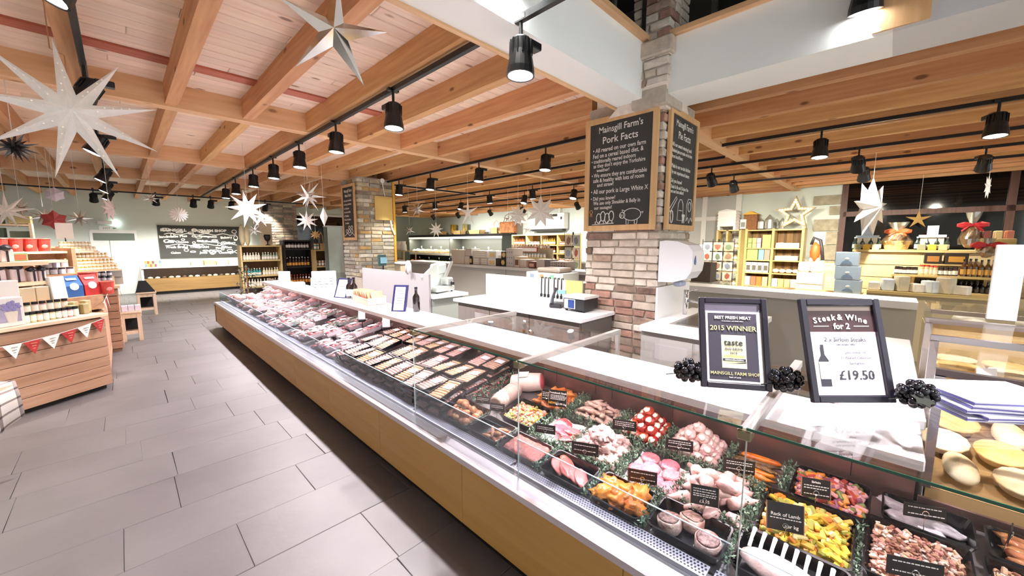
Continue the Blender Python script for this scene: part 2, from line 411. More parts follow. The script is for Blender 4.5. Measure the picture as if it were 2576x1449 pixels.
# ================================================================ brick pillars
BK = [M('brick_red', 'ab8474', .8, var=.3, vs=14, bump=.5, rnd=.15), M('brick_pale', 'cdbfae', .8, var=.22, vs=12, bump=.5, rnd=.12),
      M('brick_cream', 'ddd2c4', .8, var=.18, vs=12, bump=.5, rnd=.1), M('brick_brown', 'a8917f', .8, var=.35, vs=16, bump=.5, rnd=.15), M('brick_dark', '83695c', .8, var=.4, vs=18, bump=.5, rnd=.15)]
BS = [M('stone_buff', 'b3a68c', .8, var=.25, vs=10, bump=.5, rnd=.18), M('stone_grey', 'a39d8f', .8, var=.25, vs=10, bump=.5, rnd=.15),
      M('stone_ochre', 'b08f5c', .8, var=.2, vs=10, bump=.5, rnd=.15), M('stone_pale', 'c9c3b2', .8, var=.2, vs=10, bump=.5, rnd=.1), M('stone_dark', '85796a', .8, var=.3, vs=10, bump=.5, rnd=.15)]
mortar = M('mortar', 'b9ae9f', .9, var=.15, vs=20, bump=.3)
rb = random.Random(21)
def brick(x0, x1, y0, y1, z0, z1, mat, par):
    """one rough hand-made brick with worn corners"""
    q = B(); dx, dy, dz = (x1-x0)/2, (y1-y0)/2, (z1-z0)/2
    q.chbox(-dx, dx, -dy, dy, -dz, dz, b=.007); q.v = [(x+rb.uniform(-.006, .006), y+rb.uniform(-.006, .006), z+rb.uniform(-.005, .005)) for x, y, z in q.v]
    l = par.location
    return q.obj('brick', mat, par, ((x0+x1)/2-l.x, (y0+y1)/2-l.y, (z0+z1)/2-l.z))
def bricks(par, x0, x1, y0, y1, z0, z1, h, ln, mats, wt):
    """courses of bricks on the two faces turned to the shop: -X and -Y"""
    z = z0; c = 0; g = .014; d = .1
    while z+h <= z1+.01:
        w = wt(z)
        for face in (0, 1):
            own = (c % 2 == face)
            a, b = (y0, y1) if face == 0 else (x0, x1)
            s = a if own else a+d+g
            p = s; first = True
            while p < b-.03:
                L = ln*rb.uniform(.85, 1.15)
                if first and not own: L = ln*.5
                first = False
                if b-(p+L) < .07: L = b-p
                e = rb.uniform(.002, .012); k = rb.choices(range(len(mats)), w)[0]
                if face == 0: brick(x0-e, x0+d, p, p+L, z, z+h-g, mats[k], par)
                else: brick(p, p+L, y0-e, y0+d, z, z+h-g, mats[k], par)
                p += L+g
        z += h; c += 1
P1 = empty('brick_pillar', (4.05, 2.0, 0), label='large weathered brick pillar carrying the two chalkboards', cat='pillar')
l = P1.location
sub('mortar_core', 3.665, 4.45, 1.615, 2.42, 0, 3.05, mortar, P1)
bricks(P1, 3.65, 4.45, 1.60, 2.42, .35, 2.95, .0785, .225, BK, lambda z: (4, 2, 1.5, 3, 1) if z < 1.2 else (1, 3, 4, 1, .3))
sub('mortar_core', 3.515, 3.9, 1.535, 1.86, 2.9, 5.2, mortar, P1)
bricks(P1, 3.50, 3.9, 1.52, 1.86, 3.06, 4.6, .078, .2, BK, lambda z: (1, 4, 4, 1, .3))
q = B(); q.chbox(3.46-l.x, 3.9-l.x, 1.48-l.y, 1.9-l.y, 3.30, 3.44, b=.012); q.obj('stone_collar', BK[1], P1)
q = B()                                       # sloping haunch between the wide base and the narrow shaft
a = [(3.62, 1.57), (4.2, 1.57), (4.2, 2.2), (3.62, 2.2)]; b = [(3.50, 1.52), (3.9, 1.52), (3.9, 1.86), (3.50, 1.86)]
q.add([(x-l.x, y-l.y, 2.88) for x, y in a]+[(x-l.x, y-l.y, 3.07) for x, y in b], [(3, 2, 1, 0), (4, 5, 6, 7), (0, 1, 5, 4), (1, 2, 6, 5), (2, 3, 7, 6), (3, 0, 4, 7)])
q.obj('haunch', BK[2], P1)
P2 = empty('stone_pillar', (4.05, 8.6, 0), label='brick and stone pillar with a narrow chalkboard and a yellow sheet', cat='pillar')
sub('mortar_core', 3.665, 4.45, 8.215, 9.05, 0, 3.05, mortar, P2)
bricks(P2, 3.65, 4.45, 8.20, 9.05, .9, 3.02, .085, .27, BS, lambda z: (4, 3, 1.2, 2, 1))
sub('corner_strip', 4.45, 4.50, 8.17, 8.23, 1.2, 3.03, M('yellow_trim', 'd8a53a', .5), P2)
P3 = empty('far_pillar', (4.0, 15.4, 0), label='dark brick pillar far back beside the bottle shelves', cat='pillar')
sub('mortar_core', 3.5, 4.45, 15.02, 15.8, 0, 3.05, mortar, P3)
bricks(P3, 3.48, 4.45, 15.0, 15.8, .9, 3.0, .085, .27, [BS[4], BK[3], BS[0]], lambda z: (3, 3, 1.5))
# ================================================================ chalkboards
frm = wood('board_frame', 'dcb888', 'cda26e', 'z', .5, rnd=.04)
def chalkboard(name, loc, rz, w, h, fw, label, wd=.03, frm=frm):
    t = empty(name, loc, rz, label, 'chalkboard')
    box('slate_panel', -w/2+.01, w/2-.01, -.018, 0, .01, h-.01, slate, t)
    for x in (-w/2, w/2-fw): box('frame_side', x, x+fw, -wd, 0, 0, h, frm, t)
    for z in (0, h-fw): box('frame_rail', -w/2+fw, w/2-fw, -wd, 0, z, z+fw, frm, t)
    return t
def lines(t, rows, y=-.0195, jit=.012, bold=.008):
    rr = random.Random(4)
    for (x, z, s, body, al, sx) in rows:
        text(body, s, chalk, t, (x, y, z), (PI/2, rr.uniform(-jit, jit), 0), al, bold=bold, sx=sx, name='chalk_lettering')
def drawing(name, t, paths, r=.003, y=-.02, mat=None):
    q = B()
    for p in paths: q.tube([(a, y, b) for a, b in p], r, 4)
    return q.obj(name, mat or chalk, t)
def arc(cx, cz, rx, rz, a0=0, a1=360, n=20): return [(cx+rx*math.cos(math.radians(a0+(a1-a0)*k/n)), cz+rz*math.sin(math.radians(a0+(a1-a0)*k/n))) for k in range(n+1)]
c1 = chalkboard('chalkboard', (3.635, 2.03, 1.775), -PI/2, .80, 1.155, .055, 'big chalkboard about pork facts on the brick pillar')
lines(c1, [(0, 1.005, .088, "Mainsgill Farm's", 'CENTER', .88), (0, .895, .098, 'Pork Facts', 'CENTER', .95),
  (-.31, .815, .062, '• All reared on our own farm', 'LEFT', .80), (-.31, .757, .062, 'Fed on a cereal based diet, &', 'LEFT', .78), (-.325, .706, .055, '• traditionally reared indoors', 'LEFT', .78),
  (-.30, .660, .055, "as they don't enjoy the Yorkshire", 'LEFT', .78), (-.26, .615, .05, 'weather!', 'LEFT', .85), (-.32, .560, .06, '• We ensure they are comfortable', 'LEFT', .74),
  (-.30, .508, .058, 'safe & healthy with lots of room', 'LEFT', .76), (-.25, .460, .055, 'and straw!', 'LEFT', .85), (-.325, .390, .064, '• All our pork is Large White X', 'LEFT', .78),
  (-.325, .320, .055, '• Did you know?', 'LEFT', .8), (-.29, .272, .055, 'We use only Shoulder & Belly in', 'LEFT', .74), (-.28, .225, .05, 'our sausages!', 'LEFT', .8)])
drawing('pig_drawing', c1, [arc(.16, .155, .095, .06), arc(.055, .15, .03, .03), [(.10, .11), (.10, .06), (.125, .06), (.125, .10)], [(.19, .1), (.19, .06), (.215, .06), (.22, .11)], [(.06, .18), (.05, .205), (.08, .195)], [(.255, .17), (.28, .18), (.27, .16)], arc(.04, .145, .01, .012)], .0035)
drawing('sheep_drawing', c1, [arc(-.22+.05*k, .13+.02*(k % 2), .028, .05) for k in range(4)]+[[(-.26+.05*k, .07), (-.26+.05*k, .10)] for k in range(5)]+[[(-.30, .065), (-.04, .075)]], .0045)
drawing('rosette_drawing', c1, [arc(-.315, .2, .016, .02), [(-.32, .18), (-.325, .15)], [(-.31, .18), (-.305, .15)]], .003, mat=M('orange_chalk', 'e3a05a', .8))
c2 = chalkboard('chalkboard', (4.08, 1.585, 1.775), 0, .74, 1.15, .055, 'narrow-angled chalkboard about pie facts on the brick pillar')
lines(c2, [(0, 1.0, .085, "Mainsgill Farm's", 'CENTER', .82), (0, .89, .1, 'Pie Facts', 'CENTER', .9), (-.29, .80, .055, 'All our award winning hand', 'LEFT', .8), (-.29, .745, .052, 'finished pies are made on the farm', 'LEFT', .7), (-.29, .69, .05, 'from local flours', 'LEFT', .8),
  (-.29, .60, .055, 'Made in our on-site kitchen', 'LEFT', .78), (-.28, .545, .052, 'by our experienced bakers', 'LEFT', .8), (-.3, .46, .055, 'Did you know?', 'LEFT', .85), (-.28, .405, .05, 'Steak & Ale and Chicken Pies', 'LEFT', .75), (-.28, .36, .05, 'are our best sellers!', 'LEFT', .8)])
drawing('rolling_pin_drawing', c2, [[(-.3, .2), (-.14, .33), (-.12, .31), (-.28, .17), (-.3, .2)]], .004)
drawing('apron_drawing', c2, [[(-.08, .27), (-.1, .1), (.06, .1), (.04, .27), (.0, .31), (-.04, .31), (-.08, .27)], [(-.06, .2), (.02, .2)]], .004)
drawing('pie_drawing', c2, [[(.14, .1), (.14, .27), (.18, .33), (.26, .33), (.3, .27), (.3, .1), (.26, .14), (.22, .08), (.18, .14), (.14, .1)], arc(.22, .25, .04, .05)], .004)
drawing('figures_drawing', c2, [[(.04, .02+.055), (.04, .14)], [(.08, .075), (.08, .14)], arc(.04, .15, .012, .012), arc(.08, .15, .012, .012), arc(-.24, .13, .03, .06)], .006)
c3 = chalkboard('chalkboard', (3.635, 8.62, 1.70), -PI/2, .68, 1.22, .06, 'narrow chalkboard with chalk writing on the far stone pillar')
lines(c3, [(0, 1.05, .09, 'Mainsgill Farm', 'CENTER', .8), (0, .95, .09, 'Meat Facts', 'CENTER', .85), (-.24, .85, .06, 'All reared on the farm', 'LEFT', .75), (-.24, .77, .06, 'and hung on the bone', 'LEFT', .75), (-.24, .68, .06, 'for full flavour', 'LEFT', .8), (-.24, .6, .06, 'Free from the hills', 'LEFT', .75), (-.24, .52, .06, 'of Yorkshire', 'LEFT', .8), (-.24, .44, .06, 'Ask our butchers', 'LEFT', .8), (-.2, .36, .06, 'for advice', 'LEFT', .8)], bold=.015)
drawing('animal_drawing', c3, [arc(-.13+.13*k, .2, .05, .04) for k in range(3)]+[arc(.0+.13*k, .28, .04, .035) for k in range(2)]+[[(-.25, .1), (-.1, .16), (0, .1), (.15, .16), (.25, .1)]], .007)
c4 = chalkboard('chalkboard', (2.08, 17.497, 1.10), 0, 2.32, 1.13, .03, 'wide blackboard covered in white chalk drawings on the back wall', frm=M('board_edge', '3a382f', .6))
rr = random.Random(9)
for k, (x, z, s, bd_) in enumerate(((-.75, .93, .12, 'MAINSGILL'), (.35, .93, .12, 'FARM SHOP'), (-.8, .72, .11, 'Handmade Pies'), (.1, .74, .1, 'Sausages'), (.7, .70, .11, 'Bakery'), (-.7, .54, .1, 'Local Cheese'), (.15, .56, .1, 'Deli Counter'), (.75, .5, .1, 'Hampers'), (-.7, .36, .1, 'Fresh Bread'), (-.1, .36, .1, 'THE FARM'), (.6, .33, .1, 'Fine Wine'), (-.75, .17, .09, 'Cakes'), (.0, .16, .1, 'Jams'), (.65, .15, .1, 'Chutneys'))):
    text(bd_, s, chalk, c4, (x, -.0195, z), (PI/2, rr.uniform(-.08, .08), 0), bold=.05, name='chalk_lettering', sx=1.15)
drawing('chalk_doodle', c4, [[(x/10, .84+.03*math.sin(x*1.3)) for x in range(-10, 11)], [(x/10, .47+.03*math.sin(x*.9+1)) for x in range(-10, 11)], arc(-1.0, .98, .06, .05), arc(-.2, .98, .07, .05), arc(.95, .95, .07, .06), arc(-.15, .40, .18, .09, 0, 180), arc(.25, .2, .07, .08), arc(-.95, .6, .08, .05), arc(.98, .72, .06, .08)]+[arc(rr.uniform(-1, 1), rr.uniform(.1, 1.0), rr.uniform(.04, .1), rr.uniform(.02, .05)) for k in range(40)], .013)
# sheet and reader on the stone pillar
ys = empty('yellow_sheet', (4.22, 8.185, 2.15), 0, 'mustard-yellow board hung by a white cord on the stone pillar', 'notice board')
q = B(); n = 6
q.add([(-.21+.42*i/n, -.02-.03*math.sin(PI*i/n), z) for z in (0, .52) for i in range(n+1)]+[(-.21+.42*i/n, -.005-.03*math.sin(PI*i/n), z) for z in (0, .52) for i in range(n+1)],
      [(i, i+1, i+8, i+7) for i in range(n)]+[(i+14, i+21, i+22, i+15) for i in range(n)]+[(i, i+14, i+15, i+1) for i in range(n)]+[(i+7, i+8, i+22, i+21) for i in range(n)])
q.obj('sheet', M('mustard', 'c9a85e', .6), ys)
q = B(); q.tube([(-.02, -.02, .85), (0, -.02, .7), (.03, -.02, .52)], .012); q.tube([(.15, -.02, 0), (.17, -.02, -.15), (.24, -.02, -.32)], .018); q.obj('cord', whitep, ys)
q = B(); q.lathe([(.05, -.02), (.05, .02)], 10, Matrix.Translation((-.02, -.02, .86)) @ Matrix.Rotation(PI/2, 4, 'X')); q.obj('hook_rose', whitep, ys)
# ================================================================ lighting tracks and spotlights
TR = [(-.08, -3, 14.5), (1.83, -3.0, 15.0), (4.35, 2.5, 8.5), (5.7, 2.5, 13), (6.9, 2.0, 15), (7.6, -4, 12), (8.8, -4, 14), (10.0, -4, 15)]
for k, (x, y0, y1) in enumerate(TR):
    t = box('lighting_track', x-.018, x+.018, y0, y1, 2.985, 3.025, blackm)
    tag(t, ['black lighting track nearest the left wall, high above the flagstones', 'black lighting track running over the meat counter', 'black lighting track just behind the brick pillar', 'second black lighting track behind the brick pillar', 'third black lighting track behind the brick pillar', 'fourth black lighting track behind the brick pillar', 'fifth black lighting track, towards the gift shelves', 'farthest black lighting track, near the fridge wall'][k], 'lighting track', 'lighting tracks')
t = box('lighting_track', 4.3, 7.0, 8.28, 8.32, 2.95, 2.985, blackm); tag(t, 'short black cross track beside the stone pillar', 'lighting track', 'lighting tracks')
t = box('lighting_track', -6, 5.2, 14.48, 14.52, 2.95, 2.985, blackm); tag(t, 'black cross track in front of the far blackboard wall', 'lighting track', 'lighting tracks')
lens = M('lamp_lens', 'ffffff', .3, emit=14)
headm = M('lamp_black', '101012', .35)
def make_lamp():
    t = empty('track_spotlight'); hd = None
    q = B(); q.box(-.02, .02, -.05, .05, .20, .225); q.lathe([(.012, .10), (.012, .2)], 8); q.obj('stem', headm, t)
    q = B(); q.chbox(.05, .16, -.035, .035, .07, .115, b=.006); q.box(.0, .06, -.012, .012, .095, .115); q.obj('driver_box', headm, t)
    q = B(); q.lathe([(.055, .10), (.062, .09), (.066, .02), (.085, -.08), (.088, -.12), (.078, -.12), (.07, -.10)], 18)
    for k in range(14):
        a = 2*PI*k/14; T = Matrix.Rotation(a, 4, 'Z'); q.box(.06, .073, -.003, .003, .0, .085, T)
    hd = q.obj('lamp_head', headm, t, smooth=False)
    q = B(); q.lathe([(.075, -.116), (.06, -.121), (.0, -.123)], 18); q.obj('lens', lens, hd)
    return t
LP = make_lamp(); nlamp = 0
def lamp(x, y, z=2.80, tilt=(0, 0), rz=0, power=1.0, label='', group='track spotlights', cone=95, blend=.6, col=(1, .97, .9), light=True):
    global nlamp
    o = copy_tree(LP); nlamp += 1
    o.location = (x, y, 2.79 if z < 3 else z); o.rotation_euler = (0, 0, rz); tag(o, label, 'spotlight', group)
    hd = [c for c in o.children if c.name.startswith('lamp_head')][0]; hd.rotation_euler = (Matrix.Rotation(-rz, 3, 'Z') @ Matrix.Rotation(tilt[1], 3, 'Y') @ Matrix.Rotation(tilt[0], 3, 'X') @ Matrix.Rotation(rz, 3, 'Z')).to_euler()
    if light:
        L = bpy.data.lights.new('spot', 'SPOT'); L.energy = LAMP_W*power; L.spot_size = math.radians(cone); L.spot_blend = blend; L.shadow_soft_size = .05; L.color = col
        lo = bpy.data.objects.new('spot', L); COL.objects.link(lo); lo.parent = hd; lo.location = (0, 0, -.135)
    return o
ordn = ['nearest', 'second', 'third', 'fourth', 'fifth', 'sixth', 'seventh', 'eighth']
ORD0 = ('first', 'second', 'third')
for k, y in enumerate((1.72, 3.29, 4.60, 5.88, 7.15, 8.48, 10.0, 11.1)):
    lamp(1.83, y, 2.79, (R.uniform(-.05, .05), .05), PI/2 if k else 0, 2.8, '%s black spotlight on the track over the meat counter' % ordn[k], col=(1, .93, .97), cone=150, blend=.95)
for k, y in enumerate((.2, -1.2)):   # the same track goes on behind the camera
    lamp(1.83, y, 2.79, (0, .05), 0, 2.3, '%s black spotlight on the counter track above the camera' % ORD0[k], col=(1, .93, .97), cone=150, blend=.95)
for k, y in enumerate((4.5, 6.7, 9.6, 11.6, 13.7)):
    lamp(-.08, y, 2.79, (0, .5), 0, 1.8, '%s black spotlight on the left-hand track' % ordn[k], cone=80, col=(1, .96, .9))
for k, y in enumerate((2.6, .8, -1.0)):
    lamp(-.08, y, 2.79, (0, .5), 0, 1.8, '%s black spotlight on the left-hand track above the camera' % ORD0[k], cone=80, col=(1, .96, .9))
for k, y in enumerate((3.6, 5.05, 6.5, 7.7)):
    lamp(4.35, y, 2.79, (0, .1), 0, 3.0 if k < 3 else 1.0, '%s black spotlight on the track just behind the brick pillar' % ordn[k])
for k, y in enumerate((6.1, 7.6, 10.1, 11.9)):
    lamp(6.9, y, 2.80, (0, -.1), 0, 5.0, '%s black spotlight on the third track behind the pillar' % ordn[k], cone=125, blend=.9)
for k, y in enumerate((5.42, 7.0, 9.7)):
    lamp(7.6, y, 2.80, (0, .3), .5, 5.0, '%s black spotlight on the fourth track behind the pillar' % ordn[k], cone=125, blend=.9)
for k, y in enumerate((7.0, 9.3, 11.0, 13.0, 14.8)):
    lamp(10.0, y, 2.80, (.1, -.85), .5, 3.6, '%s black spotlight aimed at the fridge wall' % ordn[k], cone=125, blend=.9)
for k, (x, y, lb) in enumerate(((6.05, .70, 'black spotlight on the right-hand track, left of the pair with bright lenses'), (6.05, -.64, 'black spotlight at the far right with a bright tilted lens'), (7.6, .43, 'black cylinder spotlight in the middle of the right-hand ceiling'), (7.6, 2.41, 'black spotlight just right of the pie chalkboard'), (8.8, .41, 'black spotlight above the hanging edge-on white star'), (8.8, 2.36, 'black spotlight above the partition beside the gift shelves'), (8.8, -.87, 'black spotlight near the top of the dark window'))):
    lamp(x, y, 2.80, (0, -.75 if k > 1 else .1), .4, 3.8 if k > 1 else 1.6, lb, col=(1, .92, .76), cone=125, blend=.9)
t = box('lighting_track', 6.03, 6.07, -4, 1.8, 2.985, 3.025, blackm); tag(t, 'black lighting track nearest the white beam on the right', 'lighting track', 'lighting tracks')
for k, (x, z) in enumerate(((2.5, 2.78), (2.0, 2.75), (1.6, 2.7), (.8, 2.7), (-.36, 2.7), (-2.2, 2.75), (3.4, 2.78))):
    lamp(x, 14.5, z, (.62, 0), 0, 2.2, '%s black spotlight aimed at the back wall' % ordn[k])
for j, x in enumerate((-2.2, -4.4)):          # added unseen tracks and lamps: their floor bounce brightens the ceiling
    t = box('lighting_track', x-.018, x+.018, -4, 8, 2.985, 3.025, blackm); tag(t, ['added unseen lighting track over the floor behind the camera', 'added unseen outer lighting track behind the camera'][j], 'lighting track', 'lighting tracks')
    for k in range(5): lamp(x, -3+2.1*k, 2.79, (0, .25), 0, 5.0, '%s added unseen spotlight on the %s track behind the camera' % (ordn[k], ('inner', 'outer')[j]), cone=90, col=(1, .96, .9))
lamp(5.7, 12.5, 2.8, (.3, 0), 0, 2.5, 'black spotlight over the bottle shelves')
lamp(3.465, .24, 3.24, (0, -.25), PI/2, .35, 'black spotlight shining on the white beam at the top right', cone=75)
lamp(1.75, 1.665, 3.26, (.25, 0), 0, .35, 'black spotlight shining on the white beam at the top', cone=75)
for o in [c for h in LP.children for c in h.children]+list(LP.children)+[LP]: bpy.data.objects.remove(o)
# ================================================================ hanging stars
starw = M('star_paper', 'f0ece6', .6, var=.05, vs=30)
starm = M('star_mirror', 'd5d6d2', .12, 1)
stars = M('star_silver', 'cfc9c2', .25, .9)
stargd = M('star_gold', 'b9955a', .45, .3)
stard = M('star_dark', '4d4a4a', .3, .8)
cordm = M('cord_white', 'd9d4cf', .7)
hubm = M('cord_copper', 'b98a68', .4, .5)
def face_rot(rz, tilt=0): return (tilt, 0, rz)
def flat_star(q, n, Ro, Ri, th, ph=0):
    """faceted star in the local XZ plane, ridged on both sides"""
    vs = [(0, -th, 0), (0, th, 0)]
    for k in range(2*n):
        a = ph+PI*k/n+PI/2; r = Ro if k % 2 == 0 else Ri
        vs.append((r*math.cos(a), 0, r*math.sin(a)))
    fs = []
    for k in range(2*n):
        i, j = 2+k, 2+(k+1) % (2*n); fs += [(0, j, i), (1, i, j)]
    q.add(vs, fs)
def spiky(q, Ro, n=26, w=.13, seed=1):
    """round star of needles pointing every way"""
    ga = PI*(3-5**.5)
    for k in range(n):
        z = 1-2*(k+.5)/n; r = (1-z*z)**.5; d = Vector((r*math.cos(ga*k+seed), r*math.sin(ga*k+seed), z)); a = d.orthogonal().normalized(); b = d.cross(a)
        L = Ro*(1 if k % 2 == 0 else .75); s = Ro*w
        base = [d*Ro*.12+(a*math.cos(t)+b*math.sin(t))*s for t in (0, PI/2, PI, PI*1.5)]
        q.add(base+[d*L], [(0, 1, 4), (1, 2, 4), (2, 3, 4), (3, 0, 4), (3, 2, 1, 0)])
def hang(o, topz, r, mat=cordm):
    q = B(); q.tube([(0, 0, r), (0, 0, topz-o.location.z)], .003 if r < .2 else .004, 4); q.obj('hanging_cord', mat, o)
def star(kind, loc, r, label, n=9, rz=None, mat=None, ri=.36, th=.2, ph=0, group=None, cord=True, top=3.262):
    if rz is None: rz = -math.atan2(loc[0], loc[1])
    t = empty('hanging_star', loc, rz, label, 'star', group)
    q = B()
    if kind == 'flat': flat_star(q, n, r, r*ri, r*th, ph)
    else: spiky(q, r, n)
    q.obj('star_body', mat or starw, t)
    if cord: hang(t, top, r*(.6 if kind == 'flat' else .9))
    return t
s = star('flat', (-.123, 3.266, 2.358), .37, 'large white pierced paper star with nine points hanging at the left', 9, ri=.27, th=.22, ph=.1, cord=False)
q = B(); q.tube([(0, 0, .16), (.0, .02, .3), (-.05, .05, .33), (-.05, .05, .9)], .003, 5); q.obj('hanging_cord', hubm, s)
q = B(); rr = random.Random(2)
for k in range(9):
    a = .1+2*PI*k/9+PI/2
    for j in range(5):
        d = .10+.035*j; w = (rr.uniform(-.25, .25))*(1-j/6)*.06; th = .22*.37*(1-d/.37)+.003
        T = Matrix.Translation((d*math.cos(a)-w*math.sin(a), -th*.75, d*math.sin(a)+w*math.cos(a))) @ Matrix.Rotation(PI/2, 4, 'X'); q.lathe([(.005, -.004), (.004, .004)], 6, T)
q.obj('pierced_dots', M('star_glow', 'fff6e4', .5), s)
star('flat', (.86, 2.121, 2.72), .275, 'mirrored five-pointed silver star hanging under the joists', 5, mat=starm, ri=.26, th=.16, ph=-.12)
star('flat', (1.543, 7.706, 2.21), .31, 'white paper star hanging above the far end of the meat counter', 9, ri=.38, ph=.15, rz=.1)
star('spiky', (2.089, 6.436, 2.36), .26, 'silver spiky star hanging over the white worktop', 20, mat=stars)
star('flat', (2.575, 8.083, 2.07), .20, 'white eight-pointed star below the silver star', 9, ri=.38)
star('flat', (3.225, 9.6, 1.83), .12, 'small brown-gold star imitating a reflection in the dark window', 9, mat=stargd, ri=.5)  # solid star put in to imitate a reflection in the window
star('spiky', (2.225, 10.58, 1.93), .17, 'small silver spiky star above the bottle display', 16, mat=stars)
star('flat', (2.078, 9.3, 2.15), .21, 'small white five-pointed star beside the far white star', 5, ri=.3, rz=-.9)
star('flat', (2.62, 7.32, 2.11), .17, 'white lozenge-shaped ornament left of the narrow chalkboard', 2, ri=.38)
star('flat', (5.186, 7.565, 1.944), .19, 'white star hanging before the produce fridge', 9, ri=.4, rz=-.2)
star('flat', (5.07, 6.25, 2.26), .32, 'thin white five-pointed star turned sideways in mid shop', 5, ri=.2, th=.12, rz=-1.5)
star('flat', (5.795, 5.517, 2.20), .235, 'smaller of the two bright white stars near the heater', 9, ri=.52, rz=-.35)
star('flat', (5.356, 4.536, 2.20), .29, 'larger of the two bright white stars near the heater', 9, ri=.52)
for k, (loc, r, lb) in enumerate((((4.89, 7.865, 2.40), .2, 'silver spiky star high beside the stone pillar'), ((7.417, 6.72, 1.98), .15, 'silver spiky star hanging before the wooden jar shelves'), ((5.28, 8.9, 1.956), .15, 'silver spiky star low beside the stone pillar'), ((7.83, 6.3, 2.31), .12, 'silver spiky star in front of the wall heater'), ((7.06, 7.08, 2.26), .13, 'silver spiky star between the basket and the heater'))):
    star('spiky', loc, r, lb, 16, mat=stars)
star('flat', (8.42, .273, 2.20), .47, 'large white star turned edge-on before the dark window', 9, ri=.42, th=.3, rz=-.4)
star('flat', (10.95, -1.16, 2.64), .22, 'small white star seen edge-on at the top of the dark window', 9, ri=.42, th=.12, rz=-.3)
star('flat', (12.3, -.393, 2.151), .21, 'gold five-pointed star hanging in the dark window', 5, mat=stargd, ri=.3, rz=-PI/2)
star('spiky', (-.58, 5.59, 2.49), .16, 'dark metal spiky star at the left edge under the joists', 30, mat=stard)
star('flat', (-.985, 8.14, 2.056), .24, 'white eight-pointed star at the left edge above the gift island', 9, ri=.3)
for k, (loc, r, lb) in enumerate((((-.94, 8.81, 2.12), .15, 'silver spiky star behind the white star at the left edge'), ((-.784, 9.36, 2.046), .17, 'silver spiky star just left of the red lantern'), ((-.40, 8.97, 2.016), .155, 'silver spiky star just right of the red lantern'), ((.465, 9.52, 2.43), .12, 'silver spiky star hanging left of the wide blackboard'))):
    star('spiky', loc, r, lb, 22, mat=stars)
star('flat', (-.059, 7.91, 2.12), .17, 'pinkish white star seen edge-on above the back door', 9, ri=.45, th=.3, rz=1.1, mat=M('star_pinkish', 'e2d3cf', .6))
star('flat', (.907, 10.5, 2.22), .16, 'white many-rayed disc star in front of the wide blackboard', 16, ri=.75)
star('flat', (-.631, 9.2, 2.38), .11, 'small pale lilac paper lantern near the ceiling at the left', 6, ri=.8, th=.8, mat=M('lilac', 'd8d3e2', .6))
star('flat', (-.66, 9.05, 1.986), .15, 'red star-shaped lantern over the gift island', 6, ri=.7, th=.6, mat=M('red_lantern', 'b5484a', .5))
# ================================================================ the long meat counter
oakp = wood('counter_panel', 'bd9650', 'ad8440', 'y', .45, rnd=.04, fine=.6)
deckm = M('deck_steel', '8f8b8c', .35, .8)
backp = M('rear_panel_bronze', '8c7068', .28, .75, var=.25, vs=3)
rimm = M('rim_white', 'dcd8e4', .4)
Y0, Y1 = -1.3, 9.25
ct = empty('meat_counter', (1.7, 4.0, 0), label='long refrigerated meat counter with wood front and steel ledge', cat='counter')
sub('plinth', 1.27, 2.05, Y0, Y1-.1, 0, .12, M('plinth_black', '141212', .6), ct)
sub('carcass', 1.212, 2.10, Y0, Y1, .12, .465, M('carcass_dark', '2b2727', .6), ct)
y = Y0
while y < Y1-.1:
    sub('front_panel', 1.192, 1.212, y+.0015, min(y+.95, Y1)-.0015, .12, .47, oakp, ct); y += .95
sub('end_panel', 1.192, 2.10, Y1, Y1+.02, .12, .50, oakp, ct)
q = B(); l = ct.location
prof = [(1.185, .468), (1.345, .468), (1.345, .50), (1.20, .503), (1.187, .497)]
q.add([(x-l.x, yy-l.y, z) for yy in (Y0, Y1+.03) for x, z in prof], [(4, 3, 2, 1, 0), (5, 6, 7, 8, 9)]+[(i, (i+1) % 5, 5+(i+1) % 5, 5+i) for i in range(5)])
q.obj('steel_ledge', steel, ct)
sub('rim', 1.296, 1.306, Y0, Y1, .50, .517, rimm, ct)
# perforated air grille in lengths
def grille_mesh(L):
    q = B(); nx, ny = 4, int(L/.0125); w = .066
    q.mi = 0; q.box(-w/2, w/2, -L/2, L/2, 0, .006)
    q.mi = 1
    for i in range(nx):
        for j in range(ny):
            x = -w/2+.012+i*.0145; yy = -L/2+.008+j*.0125+(i % 2)*.006; q.add([(x-.0045, yy-.0032, .0062), (x+.0045, yy-.0032, .0062), (x+.0045, yy+.0032, .0062), (x-.0045, yy+.0032, .0062)], [(0, 1, 2, 3)])
    return q.mesh('air_grille', [M('grille_grey', 'a5a2ae', .4, .5), black])
gm = grille_mesh(.93); y = -.6
while y < Y1-.5:
    inst('air_grille', gm, (1.34-l.x, y+.475-l.y, .502), parent=ct); y += .95
DS = .15; DT = math.atan(DS)
def dz(x): return .487+DS*(x-1.37)
q = B(); q.add([(x-l.x, yy-l.y, z) for yy in (Y0, Y1) for x, z in ((1.372, .47), (2.13, .47), (2.13, dz(2.13)), (1.372, dz(1.372)))], [(3, 2, 1, 0), (4, 5, 6, 7)]+[(i, (i+1) % 4, 4+(i+1) % 4, 4+i) for i in range(4)])
q.obj('display_deck', deckm, ct)
y = -.15
while y < Y1-.1:
    sub('rear_panel', 2.118, 2.132, y+.001, min(y+.95, Y1)-.001, .5, .91, backp, ct); y += .95
sub('rear_panel', 2.118, 2.132, Y0, -.16, .5, .66, backp, ct)
sub('staff_side', 2.135, 2.16, -.15, 8.2, 0, .905, M('staff_panel', 'b9b6b4', .5), ct)
